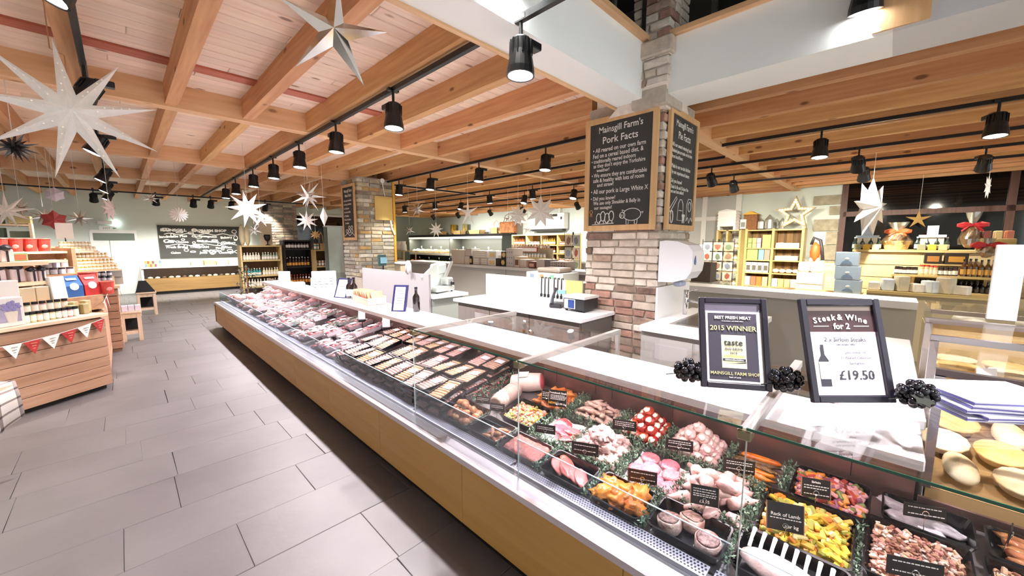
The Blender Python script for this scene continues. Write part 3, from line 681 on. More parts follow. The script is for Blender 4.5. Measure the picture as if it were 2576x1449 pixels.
# glass
rg = glassmat('riser_glass', 'eef4f8', .12)
segs = [(9.2, 7.35), (7.35, 5.35), (5.35, 3.46), (3.44, 2.19), (2.17, 1.24), (1.22, .28), (.26, -1.2)]
for a, b in segs: sub('glass_riser', 1.274, 1.280, b, a, .505, .70, rg, ct)
for a, b in segs: sub('glass_riser_edge', 1.2735, 1.2805, b, a, .70, .7015, M('glass_edge_pale', 'aebfc6', .2), ct)
sub('glass_end', 1.274, 2.1, 9.22, 9.226, .505, .74, rg, ct)
JY = (2.18, 1.23, .27)
for a, b in ((2.175, 1.235), (1.225, .275), (.265, -1.2)):
    sub('front_glass', 1.288, 1.294, b, a, .505, 1.083, glass, ct)
    sub('top_glass', 1.286, 2.08, b, a, 1.084, 1.092, glass, ct)
    sub('top_glass_edge', 1.2835, 1.2862, b, a, 1.084, 1.092, glassg, ct)
    sub('front_glass_edge', 1.2878, 1.2942, a-.003, a, .505, 1.083, M('pane_edge', 'c3cdca', .2), ct)
armm = M('arm_grey', 'b5b1ac', .3, .6)
for yj in JY:
    sub('glass_arm', 1.30, 2.26, yj-.015, yj+.015, 1.054, 1.083, armm, ct)
    sub('arm_post', 2.235, 2.258, yj-.012, yj+.012, .85, 1.06, armm, ct); sub('post_foot', 2.16, 2.258, yj-.012, yj+.012, .84, .862, armm, ct)
    q = B(); q.chbox(1.28-l.x, 1.325-l.x, yj-.02-l.y, yj+.02-l.y, 1.05, 1.082, b=.004); q.obj('glass_clamp', M('clamp_brass', '8d876a', .3, .8), ct)
    sub('arm_end_glass', 2.112, 2.118, yj-.01, yj+.35, .955, 1.083, glass, ct)
ls = sub('added_fill_strip', 1.79, 1.82, -.1, 8.0, .900, .909, M('fill_strip_glow', 'ffe9ee', .4, emit=1.5), ct)  # added glowing strip, with an area light, to brighten the packs behind
AL = bpy.data.lights.new('counter_fill_light', 'AREA'); AL.shape = 'RECTANGLE'; AL.size = .03; AL.size_y = 8.0; AL.energy = 14; AL.color = (1, .86, .9)
ao = bpy.data.objects.new('added_fill_light', AL); COL.objects.link(ao); ao.parent = ct; ao.location = (1.805-l.x, 3.95-l.y, .898)
# white worktop
wt = box('worktop', 1.76, 2.13, -.14, 8.1, .91, .95, M('worktop_white', 'f4f2f3', .3), b=.004)
tag(wt, 'long white worktop along the back of the meat counter', 'worktop')
box('worktop', 2.17, 3.95, -.16, .12, .91, .95, MATS['worktop_white'], b=.004, label='short white return worktop behind the two framed notices', cat='worktop')
q = B(); q.chbox(2.17, 3.95, -.15, .10, 0, .908, b=.004); q.obj('base_cabinet', M('cab_pale', 'c9c7c0', .5), label='pale cabinet under the return worktop behind the framed notices', cat='cabinet')
# ================================================================ food: trays, meat, labels
trm = M('tray_black', '0d0d10', .22, spec=.6)
def on(x, y, h=0): return (x-math.sin(DT)*h, y, dz(x)+h)
_tm = {}
def tray(x0, x1, y0, y1, h=.05, label='', mat=None, ribs=False):
    w, d = (x1-x0)/math.cos(DT), y1-y0; key = (round(w, 3), round(d, 3), h, mat.name if mat else '')
    if key not in _tm:
        q = B(); t = .004; i = .016
        def ring(a, b, z, s): # rounded rectangle
            c = .018; p = []
            for sx, sy, st in ((1, 1, 0), (-1, 1, 90), (-1, -1, 180), (1, -1, 270)):
                for k in range(4): an = math.radians(st+30*k); p.append((sx*(a/2-s-c)+c*math.cos(an), sy*(b/2-s-c)+c*math.sin(an), z))
            return p
        rings = [ring(w, d, 0, i), ring(w, d, h, 0), ring(w, d, h, .006), ring(w, d, .006, i+.004)]
        vs = sum(rings, []); n = 16; fs = [tuple(range(n))[::-1]]
        for r in range(3): fs += [(r*n+k, r*n+(k+1) % n, (r+1)*n+(k+1) % n, (r+1)*n+k) for k in range(n)]
        fs.append(tuple(range(3*n, 4*n))); q.add(vs, fs); _tm[key] = q.mesh('food_tray', mat or trm)
    xm = (x0+x1)/2
    return inst('food_tray', _tm[key], on(xm, (y0+y1)/2, .0015), rot=(0, -DT, 0), label=label, cat='tray')
fr_ = random.Random(17)
def piece(name, me, x, y, h, label, cat, group, rot=None, sc=None):
    return inst(name, me, on(x, y, h), rot=rot or (fr_.uniform(-.2, .2), fr_.uniform(-.2, .2)-DT, fr_.uniform(0, 6.28)), sc=sc, label=label, cat=cat, group=group)
def blobmesh(name, rx, ry, rz, mat, seed, rough=.25, freq=1.6, sub_=2):
    q = B(); q.blob(rx, ry, rz, seed, rough, freq, sub_); return q.mesh(name, mat, True)
mt = lambda n, c, c2, vs=25, rough=.28, bump=.6: M(n, c, rough, col2=c2, vs=vs, bump=bump, rnd=.1, spec=.55, hue=.02)
m_ball = mt('meatball', 'c08a63', '8e5230'); m_strip = mt('spiced_strip', 'dba27e', 'b3623f'); m_liver = mt('mince_brown', 'b06c5a', '8f4c3e', 60)
m_fil = mt('fillet_pink', 'd97d74', 'c2635c', 12); m_mar = mt('marinade_orange', 'e79a3c', 'c0662a', 14); m_steak = mt('steak_red', 'd0646f', 'a83646', 16)
m_fat = M('fat_white', 'dac8be', .45, var=.08, vs=20); m_chick = mt('chicken_pale', 'd9bbb4', 'c39690', 10); m_burg = mt('burger_pink', 'cf7f8a', 'b5636f', 60)
m_pep = mt('peppered_beef', 'b98b84', '4e3f35', 70); m_red = mt('red_glaze', 'b8402c', '8d2318', 15); m_cheese = M('cheese_top', 'f0e2cc', .5, var=.1, vs=30)
m_orng = mt('tandoori_orange', 'e58a26', 'b4551a', 20); m_rub = mt('herb_rub', '8d6a3e', '3c2b1c', 60); m_fish = mt('pale_fish', 'd9d3d8', 'a8a0a8', 25); m_pale = mt('pale_strip', 'd8bdae', 'b08a78', 30)
leafg = M('garnish_green', '7d937c', .5, var=.35, vs=40, rnd=.1); leafd = M('garnish_dark', '4f6b55', .5, var=.3, vs=40)
foodpaper = M('butcher_paper', 'e9e6ea', .6)
def heap(name, mesh_fn, n, x0, x1, y0, y1, base, layers, label, cat, group, flat=False, sc=(.9, 1.1)):
    """pieces piled up: a full bottom layer, smaller layers above"""
    ms = [mesh_fn(k) for k in range(4)]; k = 0; per = [max(1, int(n*(.62, .28, .10)[i])) for i in range(layers)] if layers > 1 else [n]
    for li, c in enumerate(per):
        s = 1-.33*li; cx, cy = (x0+x1)/2, (y0+y1)/2; w, d = (x1-x0)*s, (y1-y0)*s
        nx = max(1, round((c*w/d)**.5)); ny = max(1, math.ceil(c/nx))
        for i in range(c):
            a, b = i % nx, i//nx
            x = cx-w/2+(a+.5)*w/nx+fr_.uniform(-.1, .1)*w/nx; y = cy-d/2+(b+.5)*d/ny+fr_.uniform(-.1, .1)*d/ny
            piece(name, ms[k % 4], x, y, base+li*base*1.25, label, cat, group, sc=fr_.uniform(*sc), rot=(fr_.uniform(-.12, .12), -DT, fr_.uniform(0, 6.28)) if flat else None); k += 1
def confetti(name, x0, x1, y0, y1, h, n, mats, label, size=(.012, .03), base=.008, cat='stir-fry', dome=.02):
    """chopped food too fine to count: one object"""
    q = B(); cx, cy = (x0+x1)/2, (y0+y1)/2
    for i in range(n):
        x, y = fr_.uniform(x0, x1), fr_.uniform(y0, y1); u = (1-((x-cx)/(x1-x0)*2)**2)*(1-((y-cy)/(y1-y0)*2)**2)
        z = base+fr_.uniform(.3, 1)*(h+dome*u); s = fr_.uniform(*size)
        T = Matrix.Translation((x-cx, y-cy, z)) @ Matrix.Rotation(fr_.uniform(0, 6.28), 4, 'Z') @ Matrix.Rotation(fr_.uniform(-.7, .7), 4, 'X') @ Matrix.Rotation(fr_.uniform(-.7, .7), 4, 'Y')
        q.mi = fr_.randrange(len(mats)); q.chbox(-s/2, s/2, -s*.28, s*.28, -s*.2, s*.2, b=s*.09, T=T)
    q.mi = 0; q.box(-(x1-x0)/2, (x1-x0)/2, -(y1-y0)/2, (y1-y0)/2, .003, base+h*.5)
    return q.obj(name, mats, None, on(cx, cy, .004), (0, -DT, 0), label=label, cat=cat, kind='stuff')
def garnish(x0, x1, y0, y1, n=160, h=.05, mats=None, label='green plastic parsley garnish between the meat trays', base=.0):
    q = B(); cx, cy = (x0+x1)/2, (y0+y1)/2
    for i in range(n):
        x, y = fr_.uniform(x0, x1), fr_.uniform(y0, y1); z = base+fr_.uniform(.25, 1)*h; a = fr_.uniform(0, 6.28); L = fr_.uniform(.010, .022); w = L*.22
        T = Matrix.Translation((x-cx, y-cy, z)) @ Matrix.Rotation(a, 4, 'Z') @ Matrix.Rotation(fr_.uniform(-1.3, .1), 4, 'Y')
        q.mi = i % 2 if not mats else fr_.randrange(len(mats))
        q.add([(0, 0, 0), (L*.55, -w, .002), (L, 0, .004), (L*.55, w, .002), (L*.5, 0, -.002)], [(0, 1, 4), (1, 2, 4), (2, 3, 4), (3, 0, 4), (0, 3, 2, 1)], T)
    for i in range(int(n/12)):
        x, y = fr_.uniform(x0, x1)-cx, fr_.uniform(y0, y1)-cy; q.tube([(x, y, base), (x+fr_.uniform(-.01, .01), y, base+h*.8)], .0015, 3)
    return q.obj('parsley_garnish', mats or [leafg, leafd], None, on(cx, cy, .002), (0, -DT, 0), label=label, cat='garnish', group='parsley garnish strips', kind='stuff')
inkw = M('label_white', 'e8e4de', .6); inko = M('label_orange', 'e0a23c', .6); cardb = M('label_black', '17120f', .35); cardr = M('label_brown', '2c110c', .35)
def price(x, y, h, w, hh, label, rows=(), rz=-.55, lean=.25, edge=False, mat=None, clip=True):
    """black price ticket on a clip: rows = (text, size, z) or a float z for a line of unreadable small print"""
    t = empty('price_ticket', on(x, y, h), 0, label, 'price ticket'); t.rotation_euler = (-lean, 0, -PI/2+.45+rz+.55)
    box('ticket_card', -w/2, w/2, -.002, .001, 0, hh, mat or cardb, t)
    if edge:
        for a in (-w/2, w/2-.0025): box('ticket_rim', a, a+.0025, -.003, .002, 0, hh, M('rim_tan', '9c7a62', .5), t)
    for r in rows:
        if isinstance(r, (int, float)):
            q = B(); xx = -w*.4
            while xx < w*.38:
                s = fr_.uniform(.004, .012); q.box(xx, xx+s, -.0026, -.002, r, r+.0032); xx += s+.0025
            q.obj('small_print', inkw, t)
        else: text(r[0], r[1], r[3] if len(r) > 3 else inkw, t, (r[4] if len(r) > 4 else 0, -.0028, r[2]), bold=.01, name='ticket_lettering')
    if clip:
        q = B(); q.tube([(0, -.004, .0), (0, -.006, .012)], .0015, 5); q.tube([(.009*math.cos(a), -.006, .021+.009*math.sin(a)) for a in [2*PI*k/10 for k in range(10)]], .0015, 5, closed=True); q.tube([(0, 0, 0), (0, .0, -h+.008 if h > .02 else -.01)], .0015, 5)
        q.obj('clip', chrome, t)
    return t
# --- front row
tray(1.38, 1.605, 1.745, 2.035, label='black tray of browned meatballs at the end of the front row')
heap('meatball', lambda k: blobmesh('meatball', .027, .027, .025, m_ball, k, .3, 3), 30, 1.42, 1.565, 1.79, 1.99, .030, 3, 'browned meatball in the black tray', 'meatball', 'browned meatballs')
tray(1.385, 1.56, 1.475, 1.735, label='black tray with a few spiced strips, behind the liver tray')
heap('meat_strip', lambda k: blobmesh('meat_strip', .05, .014, .013, m_strip, k, .2, 1.5), 13, 1.41, 1.53, 1.49, 1.62, .022, 2, 'orange-brown spiced meat strip in a half-empty tray', 'meat strip', 'spiced meat strips', sc=(.8, 1.05))
tray(1.38, 1.545, 1.185, 1.46, label='black tray brimming with smooth brown mince')
q = B(); n = 14
q.add([(-.07+.14*i/n, -.125+.25*j/n, (.045+.012*noise.noise(Vector((i*.7, j*.7, 3)))) if 0 < i < n and 0 < j < n else .02) for i in range(n+1) for j in range(n+1)], [(i*(n+1)+j, (i+1)*(n+1)+j, (i+1)*(n+1)+j+1, i*(n+1)+j+1) for i in range(n) for j in range(n)])
q.obj('mince', m_liver, None, on(1.4625, 1.3225, .004), (0, -DT, 0), smooth=True, label='smooth brown mince filling its black tray', cat='mince')
tray(1.375, 1.55, .905, 1.16, label='black tray of pink chicken fillets in the front row')
ff = [blobmesh('chicken_fillet', .066, .031, .014, m_fil, k, .3, 1.5, 3) for k in range(3)]
for k, (x, y, a) in enumerate(((1.465, 1.105, .35), (1.47, 1.06, .25), (1.46, 1.01, .35), (1.455, .96, .2), (1.50, 1.075, .6))): piece('chicken_fillet', ff[k % 3], x, y, .030+.008*(k % 2), 'smooth pink chicken fillet in a front-row tray', 'chicken fillet', 'pink chicken fillets', rot=(.15, -DT, a+.5))
tray(1.375, 1.555, .635, .875, label='black tray of orange marinated chicken')
ff = [blobmesh('marinated_chicken', .052, .036, .028, m_mar, k+5, .75, 2.8, 3) for k in range(3)]
for k, (x, y) in enumerate(((1.43, .83), (1.44, .75), (1.43, .68), (1.50, .82), (1.51, .74), (1.50, .68), (1.465, .785), (1.47, .71))): piece('marinated_chicken', ff[k % 3], x, y, .042+.014*(k == 5), 'orange marinated chicken thigh in a black tray', 'chicken thigh', 'orange marinated chicken')
tray(1.385, 1.565, .335, .605, label='black tray holding three peppered beef rounds')
q = B(); q.mi = 0; q.lathe([(.040, 0), (.046, .008), (.046, .045), (.040, .050)], 20); q.mi = 1; q.lathe([(.041, .0495), (.034, .055), (.0, .057)], 20)
q.v = [(x*(1+.06*noise.noise(Vector((x*30, y*30, 0)))), y*(1+.06*noise.noise(Vector((x*30, 5, y*30)))), z+.004*noise.noise(Vector((x*40, y*40, 9)))) for x, y, z in q.v]
bm_ = q.mesh('beef_round', [mt('beef_rim', 'd8bfb4', 'a06f66', 30), m_pep], True)
for x, y in ((1.455, .535), (1.505, .475), (1.45, .395)): piece('beef_round', bm_, x, y, .008, 'round beef medallion crusted with pepper', 'beef medallion', 'peppered beef medallions', rot=(fr_.uniform(-.1, .1), -DT, fr_.uniform(0, 6)))
tray(1.40, 1.60, .0, .31, label='black tray under the rack of lamb')
lb = empty('rack_of_lamb', on(1.50, .16, .012), 0, 'rack of lamb with a row of bare white bones', 'rack of lamb'); lb.rotation_euler = (0, -DT, -.15)
q = B(); q.blob(.055, .13, .035, 3, .15, 1.2, 3); q.obj('meat', mt('lamb_pale', 'e5cfc8', 'c99a95', 12), lb, (-.03, 0, .03), smooth=True)
for k in range(8):
    q = B(); yy = -.115+.033*k; q.tube([(.0, yy, .035), (.035, yy+.004, .05), (.075, yy+.008, .058)], [.006, .0055, .007], 7); q.obj('rib_bone', M('bone', 'efe6e0', .5), lb)
# --- middle row
pj = empty('pork_joint', on(1.79, 1.80, .052), 0, 'rolled pork joint tied with string, pale rind', 'pork joint'); pj.rotation_euler = (0, -DT, .12)
q = B(); q.lathe([(.03, -.12), (.05, -.115), (.054, -.05), (.056, .05), (.05, .115), (.03, .12)], 20, Matrix.Rotation(PI/2, 4, 'Y')); q.obj('rolled_meat', mt('pork_rind', 'd8c0b4', 'c29c92', 10), pj, smooth=True)
for k in range(7):
    q = B(); x = -.09+.03*k; q.tube([(x, .0565*math.cos(a), .0565*math.sin(a)) for a in [2*PI*j/18 for j in range(18)]], .0016, 4, closed=True); q.obj('string', M('butcher_string', 'f0e9e2', .8), pj)
tray(1.60, 1.83, 1.42, 1.69, label='black tray of pale chopped stir-fry in the middle row')
vm = [M('veg_cream', 'd9c79c', .5), M('veg_green', '8f9a4c', .5), M('veg_red', 'c05a48', .4), M('veg_pink', 'd39a8c', .45), M('veg_yellow', 'd9b34c', .45)]
confetti('stir_fry', 1.625, 1.80, 1.445, 1.665, .03, 420, vm, 'pale chopped meat and vegetable stir-fry in a black tray')
pp = B(); n = 8
for i in range(n+1):
    for j in range(n+1): pp.v.append((-.11+.22*i/n, -.12+.24*j/n, .012+.014*noise.noise(Vector((i*.6, j*.6, 1)))+.02*((i in (0, n))+(j in (0, n)))*.5))
pp.f = [(i*(n+1)+j, (i+1)*(n+1)+j, (i+1)*(n+1)+j+1, i*(n+1)+j+1) for i in range(n) for j in range(n)]; pp.m = [0]*len(pp.f)
pm = pp.mesh('butcher_paper', foodpaper, True)
inst('butcher_paper', pm, on(1.71, 1.25, .0), rot=(0, -DT, .1), label='crumpled white butcher paper under the raw steaks', cat='paper')
q = B(); q.mi = 0; q.blob(.055, .05, .016, 4, .3, 1.2, 3); q.mi = 1; q.blob(.059, .053, .011, 4, .3, 1.2, 2)
sm = q.mesh('raw_steak', [m_steak, m_fat], True)
for k, (x, y, h) in enumerate(((1.745, 1.285, .04), (1.69, 1.255, .05), (1.73, 1.21, .035), (1.665, 1.20, .03))): piece('raw_steak', sm, x, y, h, 'thick raw red steak with a white fat edge on paper', 'steak', 'raw steaks', rot=(.1, -DT-.15, k*1.3))
heap('chicken_breast', lambda k: blobmesh('chicken_breast', .046, .032, .026, m_chick, k+2, .7, 2.2, 3), 44, 1.615, 1.815, .90, 1.11, .032, 3, 'pale raw chicken breast in a tall heap', 'chicken breast', 'heaped chicken breasts')
inst('butcher_paper', pm, on(1.69, .70, .0), rot=(0, -DT, 0), label='white paper under the pink burgers', cat='paper')
q = B(); q.lathe([(.030, 0), (.043, .006), (.045, .012), (.042, .018), (.03, .022), (0, .022)], 18); q.v = [(x, y, z+.003*noise.noise(Vector((x*60, y*60, 2)))) for x, y, z in q.v]; bm_ = q.mesh('burger', m_burg, True)
for x, y, h in ((1.77, .765, .022), (1.775, .67, .022), (1.70, .73, .024), (1.71, .635, .026), (1.64, .69, .022), (1.63, .61, .022), (1.66, .78, .022)): piece('burger', bm_, x, y, h, 'round pink raw burger on white paper', 'burger', 'pink raw burgers', rot=(fr_.uniform(-.1, .1), -DT+fr_.uniform(-.1, .1), 0))
def drum(k):
    q = B(); q.tube([(0, 0, 0), (.02, .003*k, .004), (.04, .002, .006), (.066, 0, .002), (.08, 0, 0)], [.010, .024, .027, .014, .010], 12); q.v = [tuple(Vector(v)*(1+.3*noise.noise(Vector(v)*40+Vector((k, 0, 0))))) for v in q.v]; return q.mesh('chicken_drumstick', m_chick, True)
heap('chicken_drumstick', drum, 40, 1.60, 1.83, .36, .56, .030, 3, 'pale raw chicken leg in a tall heap', 'chicken leg', 'heaped chicken legs')
tray(1.60, 1.87, .0, .285, label='black tray of yellow curried stir-fry')
ym = [M('curry_yellow', 'd9bd3a', .45, var=.2, vs=30), M('curry_gold', 'c79a2e', .45), M('curry_pale', 'dccb8c', .5), M('curry_orange', 'cf7f2c', .45), M('curry_green', '9a9a3c', .5)]
confetti('stir_fry', 1.625, 1.845, .025, .262, .036, 520, ym+ym[:1], 'bright yellow curried stir-fry in a black tray', (.016, .042))
tray(1.64, 1.93, -.28, -.02, label='black tray of speckled coarse mince at the right')
sp = [M('mince_tan', 'c9a083', .5), M('mince_rose', 'bf877c', .5), M('mince_dark', '8c5b48', .5), M('mince_fat', 'dccabf', .5)]
confetti('coarse_mince', 1.665, 1.905, -.255, -.045, .04, 620, sp, 'speckled coarse mince heaped in a black tray', (.010, .022), cat='mince')
tray(1.64, 1.93, -.58, -.30, label='black tray of tan seasoned mince at the far right')
confetti('coarse_mince', 1.665, 1.905, -.555, -.325, .04, 420, [sp[0], M('mince_straw', 'd2b48a', .5), sp[3], sp[2]], 'tan seasoned mince at the far right', (.010, .024), cat='mince')
# --- back row
bj = empty('beef_joint', on(2.0, 1.80, .06), 0, 'beef joint with white fat cap and red cut face', 'beef joint'); bj.rotation_euler = (0, -DT, -1.1)
q = B(); q.lathe([(.035, -.12), (.058, -.11), (.068, 0), (.062, .10), (.06, .112)], 22, Matrix.Rotation(PI/2, 4, 'Y'), 1, 1); q.obj('fat_cap', m_fat, bj, smooth=True)
q = B(); q.lathe([(.058, .112), (.05, .119), (0, .121)], 22, Matrix.Rotation(PI/2, 4, 'Y')); q.obj('cut_face', m_steak, bj, smooth=True)
q = B(); q.add([(-.06, -.05, .055), (.02, -.05, .058), (.02, .02, .071), (-.06, .02, .071)], [(0, 1, 2, 3)]); q.v += [(x, y, z+.002) for x, y, z in q.v]; q.f += [(4, 7, 6, 5)]; q.m += [0]; q.obj('printed_label', paper, bj)
heap('marinated_meat', lambda k: blobmesh('marinated_meat', .06, .024, .02, mt('paprika_orange', 'd98a44', 'b35a2a', 18), k, .5, 2), 26, 1.86, 2.08, 1.40, 1.62, .026, 3, 'orange paprika-coated meat strip at the back of the counter', 'meat strip', 'paprika meat strips')
heap('pork_strip', lambda k: blobmesh('pork_strip', .05, .014, .012, m_pale, k, .3, 1.6), 40, 1.89, 2.08, 1.08, 1.32, .024, 3, 'pale pork strip in a loose heap at the back', 'pork strip', 'pale pork strips')
for nm, cols, (xa, xb, ya, yb), lab, cat, grp in (('stuffed_chop', m_red, (1.88, 2.09, .79, .99), 'red glazed stuffed parcel topped with white cheese', 'stuffed parcel', 'red stuffed parcels'), ('chicken_parcel', m_chick, (1.88, 2.09, .50, .74), 'bacon-wrapped pale chicken parcel with a white top', 'chicken parcel', 'wrapped chicken parcels')):
    ms = [blobmesh(nm, .031, .030, .028, cols, k+9, .35, 2.5, 3) for k in range(3)]; tp = [blobmesh('cheese_topping', .018, .017, .008, m_cheese if nm == 'stuffed_chop' else m_fat, k, .4, 2) for k in range(2)]; c = 0
    for li, (nx, ny) in enumerate(((4, 4), (3, 3), (2, 2), (1, 1))):
        s = 1-.25*li; cx, cy = (xa+xb)/2+.012*li, (ya+yb)/2
        for i in range(nx):
            for j in range(ny):
                x = cx+((i+.5)/nx-.5)*(xb-xa)*s; y = cy+((j+.5)/ny-.5)*(yb-ya)*s
                t = empty(nm, on(x, y, .030+.030*li), 0, lab, cat, grp); t.rotation_euler = (fr_.uniform(-.3, .3), -DT-.35+fr_.uniform(-.2, .2), fr_.uniform(-.5, .5))
                inst('meat', ms[c % 3], (0, 0, 0), fr_.uniform(0, 6), t); inst('white_top', tp[c % 2], (-.006, 0, .026), 0, t); c += 1
ff = [blobmesh('tandoori_strip', .09, .018, .015, m_orng, k, .4, 1.6) for k in range(2)]+[blobmesh('herb_crusted_strip', .09, .018, .015, m_rub, k+3, .5, 2.5) for k in range(2)]
for k in range(10):
    h = k % 2; piece('herb_crusted_strip' if h else 'tandoori_strip', ff[h*2+(k//2) % 2], 1.87+.021*k, .365+fr_.uniform(-.01, .01), .025+.012*(k % 3), 'dark herb-crusted strip among orange tandoori strips' if h else 'bright orange tandoori strip at the back of the counter', 'meat strip', 'herb-crusted strips' if h else 'orange tandoori strips', rot=(.1, 0, PI/2+fr_.uniform(-.15, .15)))
tray(1.88, 2.10, -.03, .22, label='black tray of mixed kebab meat and peppers')
confetti('kebab_mix', 1.90, 2.08, -.01, .20, .035, 300, [M('kebab_red', 'b0483c', .4), M('kebab_orange', 'd98a34', .4), M('kebab_pink', 'd59a98', .4), M('kebab_purple', '8a5166', .4), M('kebab_green', '6f7d42', .5)], 'diced kebab meat with peppers and red onion', (.018, .042), cat='kebab meat', dome=.03)
tray(1.94, 2.10, -.30, -.06, label='black tray of dressed pale fish at the right')
for k, (x, y, a) in enumerate(((1.99, -.14, 1.5), (2.02, -.2, 1.7), (2.05, -.13, 1.4))): piece('pale_fish', blobmesh('pale_fish', .085, .026, .02, m_fish, k, .3, 1.5, 3), x, y, .03, 'silvery white fish fillet in a black tray', 'fish fillet', 'pale fish fillets', rot=(0, -DT, a))
tray(1.94, 2.10, -.56, -.32, label='black tray of glazed kebabs at the far right')
for k in range(5): piece('glazed_kebab', blobmesh('glazed_kebab', .09, .02, .017, mt('kebab_glaze', 'c98a5a', '8c4f32', 18), k, .35, 2), 1.965+.028*k, -.44, .03, 'glazed brown kebab in the far right tray', 'kebab', 'glazed kebabs', rot=(0, -DT, PI/2+fr_.uniform(-.1, .1)))
# --- garnish strips
for a in ((1.375, 1.395, 1.16, 1.2), (1.56, 1.61, 1.15, 1.42), (1.56, 1.61, .88, 1.12), (1.56, 1.60, .60, .86), (1.57, 1.62, .28, .58), (1.38, 1.58, 1.735, 1.755), (1.375, 1.56, 1.46, 1.478), (1.375, 1.56, 1.162, 1.185), (1.375, 1.56, .878, .90), (1.375, 1.565, .606, .634), (1.39, 1.60, .310, .334),
          (1.60, 1.84, 1.36, 1.42), (1.60, 1.84, 1.12, 1.16), (1.60, 1.84, .82, .88), (1.60, 1.84, .57, .60), (1.60, 1.86, .286, .34), (1.83, 1.88, .85, 1.10), (1.83, 1.88, .58, .82), (1.83, 1.88, .30, .58), (1.83, 1.88, 1.15, 1.40), (1.88, 2.09, 1.00, 1.07), (1.88, 2.09, .745, .785), (1.88, 2.10, .45, .49), (1.88, 2.10, .22, .26), (1.90, 2.10, 1.32, 1.40), (1.62, 1.86, -.02, .0)):
    garnish(*a, n=max(60, int((a[1]-a[0])*(a[3]-a[2])*26000)), h=.055)
garnish(1.60, 2.05, 1.90, 2.0, 420, .09, [leafg, M('garnish_holly', '2e7a58', .45), M('garnish_berry', 'b04048', .4)], 'green and red holly garnish beside the sausage packs')
# --- price tickets (only readable words are lettered)
price(1.84, 1.40, .075, .115, .10, 'black price ticket for the new tomahawk steak', [('Tomahawk Steak', .0155, .078), .066, .058, .05, .042, ('NEW', .02, .014, inko, -.035), ('£20.99 /kg', .016, .012, inkw, .022)], edge=True)
price(1.88, 1.52, .06, .07, .07, 'small dark ticket in front of the paprika meat', [.05, .04, .03, .014], edge=True)
for a in ((1.605, 1.70, .06, .10, .05, 'black ticket in front of the pale stir-fry'), (1.60, 1.83, .075, .10, .045, 'black ticket beside the rolled pork joint'), (1.60, 1.30, .06, .115, .05, 'black ticket in front of the raw steaks')):
    price(*a, rows=[.032, .022], lean=.15)
price(1.575, 1.02, .06, .135, .062, 'black ticket in front of the heaped chicken breasts', [.045, .02], lean=.1)
price(1.57, .71, .055, .125, .058, 'brown-black ticket in front of the pink burgers', [.042, .016], mat=cardr, lean=.1)
price(1.86, .955, .07, .125, .055, 'dark ticket in front of the red stuffed parcels', [.042, .032, .022], lean=.1)
price(1.86, .66, .07, .125, .055, 'dark ticket in front of the wrapped chicken parcels', [.042, .032, .014], lean=.1)
price(1.865, .40, .065, .125, .06, 'dark ticket in front of the tandoori strips', [.046, .036, .014], lean=.1)
price(1.58, .45, .075, .105, .078, 'black ticket in front of the heaped chicken legs', [.062, .052, .042, .034, ('£3.95', .017, .01)], edge=True, lean=.15)
price(1.64, .19, .065, .12, .10, 'square black ticket reading Rack of Lamb in the yellow stir-fry', [('Rack of Lamb', .017, .052), .042, ('per kg', .017, .014, inkw, .02)], edge=True, lean=.2)
price(1.88, .13, .07, .10, .075, 'dark ticket in front of the kebab meat', [('Sirloin', .012, .058), .045, .035, .012], edge=True, lean=.15)
price(1.97, -.17, .08, .12, .05, 'black ticket on the tray of pale fish', [.036, .012], lean=.1)
price(1.67, -.14, .07, .14, .06, 'black ticket in the speckled mince', [.045, .014], lean=.1)
price(1.68, -.36, .06, .14, .055, 'black ticket at the lower right in front of the tan mince', [.04, .014], lean=.1)
price(2.0, -.36, .09, .07, .045, 'tilted purple-black ticket among the kebabs', [.03, .02], lean=-.1, rz=.4)
# hanging tickets and hooks on the bronze rear panel
for k, y in enumerate((1.62, 1.30, 1.18, .04)):
    t = empty('hook_ticket', (2.112, y, .80), -PI/2, ['small black hook ticket behind the beef joint', 'small black hook ticket left of the red parcels', 'small black hook ticket above the red parcels', 'small black hook ticket above the kebab meat'][k], 'price ticket')
    box('ticket_card', -.04, .04, -.004, 0, -.03, .0, cardb, t); q = B(); q.tube([(0, -.004, 0), (0, -.008, -.04), (0, -.004, -.14)], .0015, 4); q.tube([(.012*math.cos(a), -.006, -.035+.012*math.sin(a)) for a in [2*PI*j/10 for j in range(10)]], .0015, 4, closed=True); q.obj('hook', blackm, t)
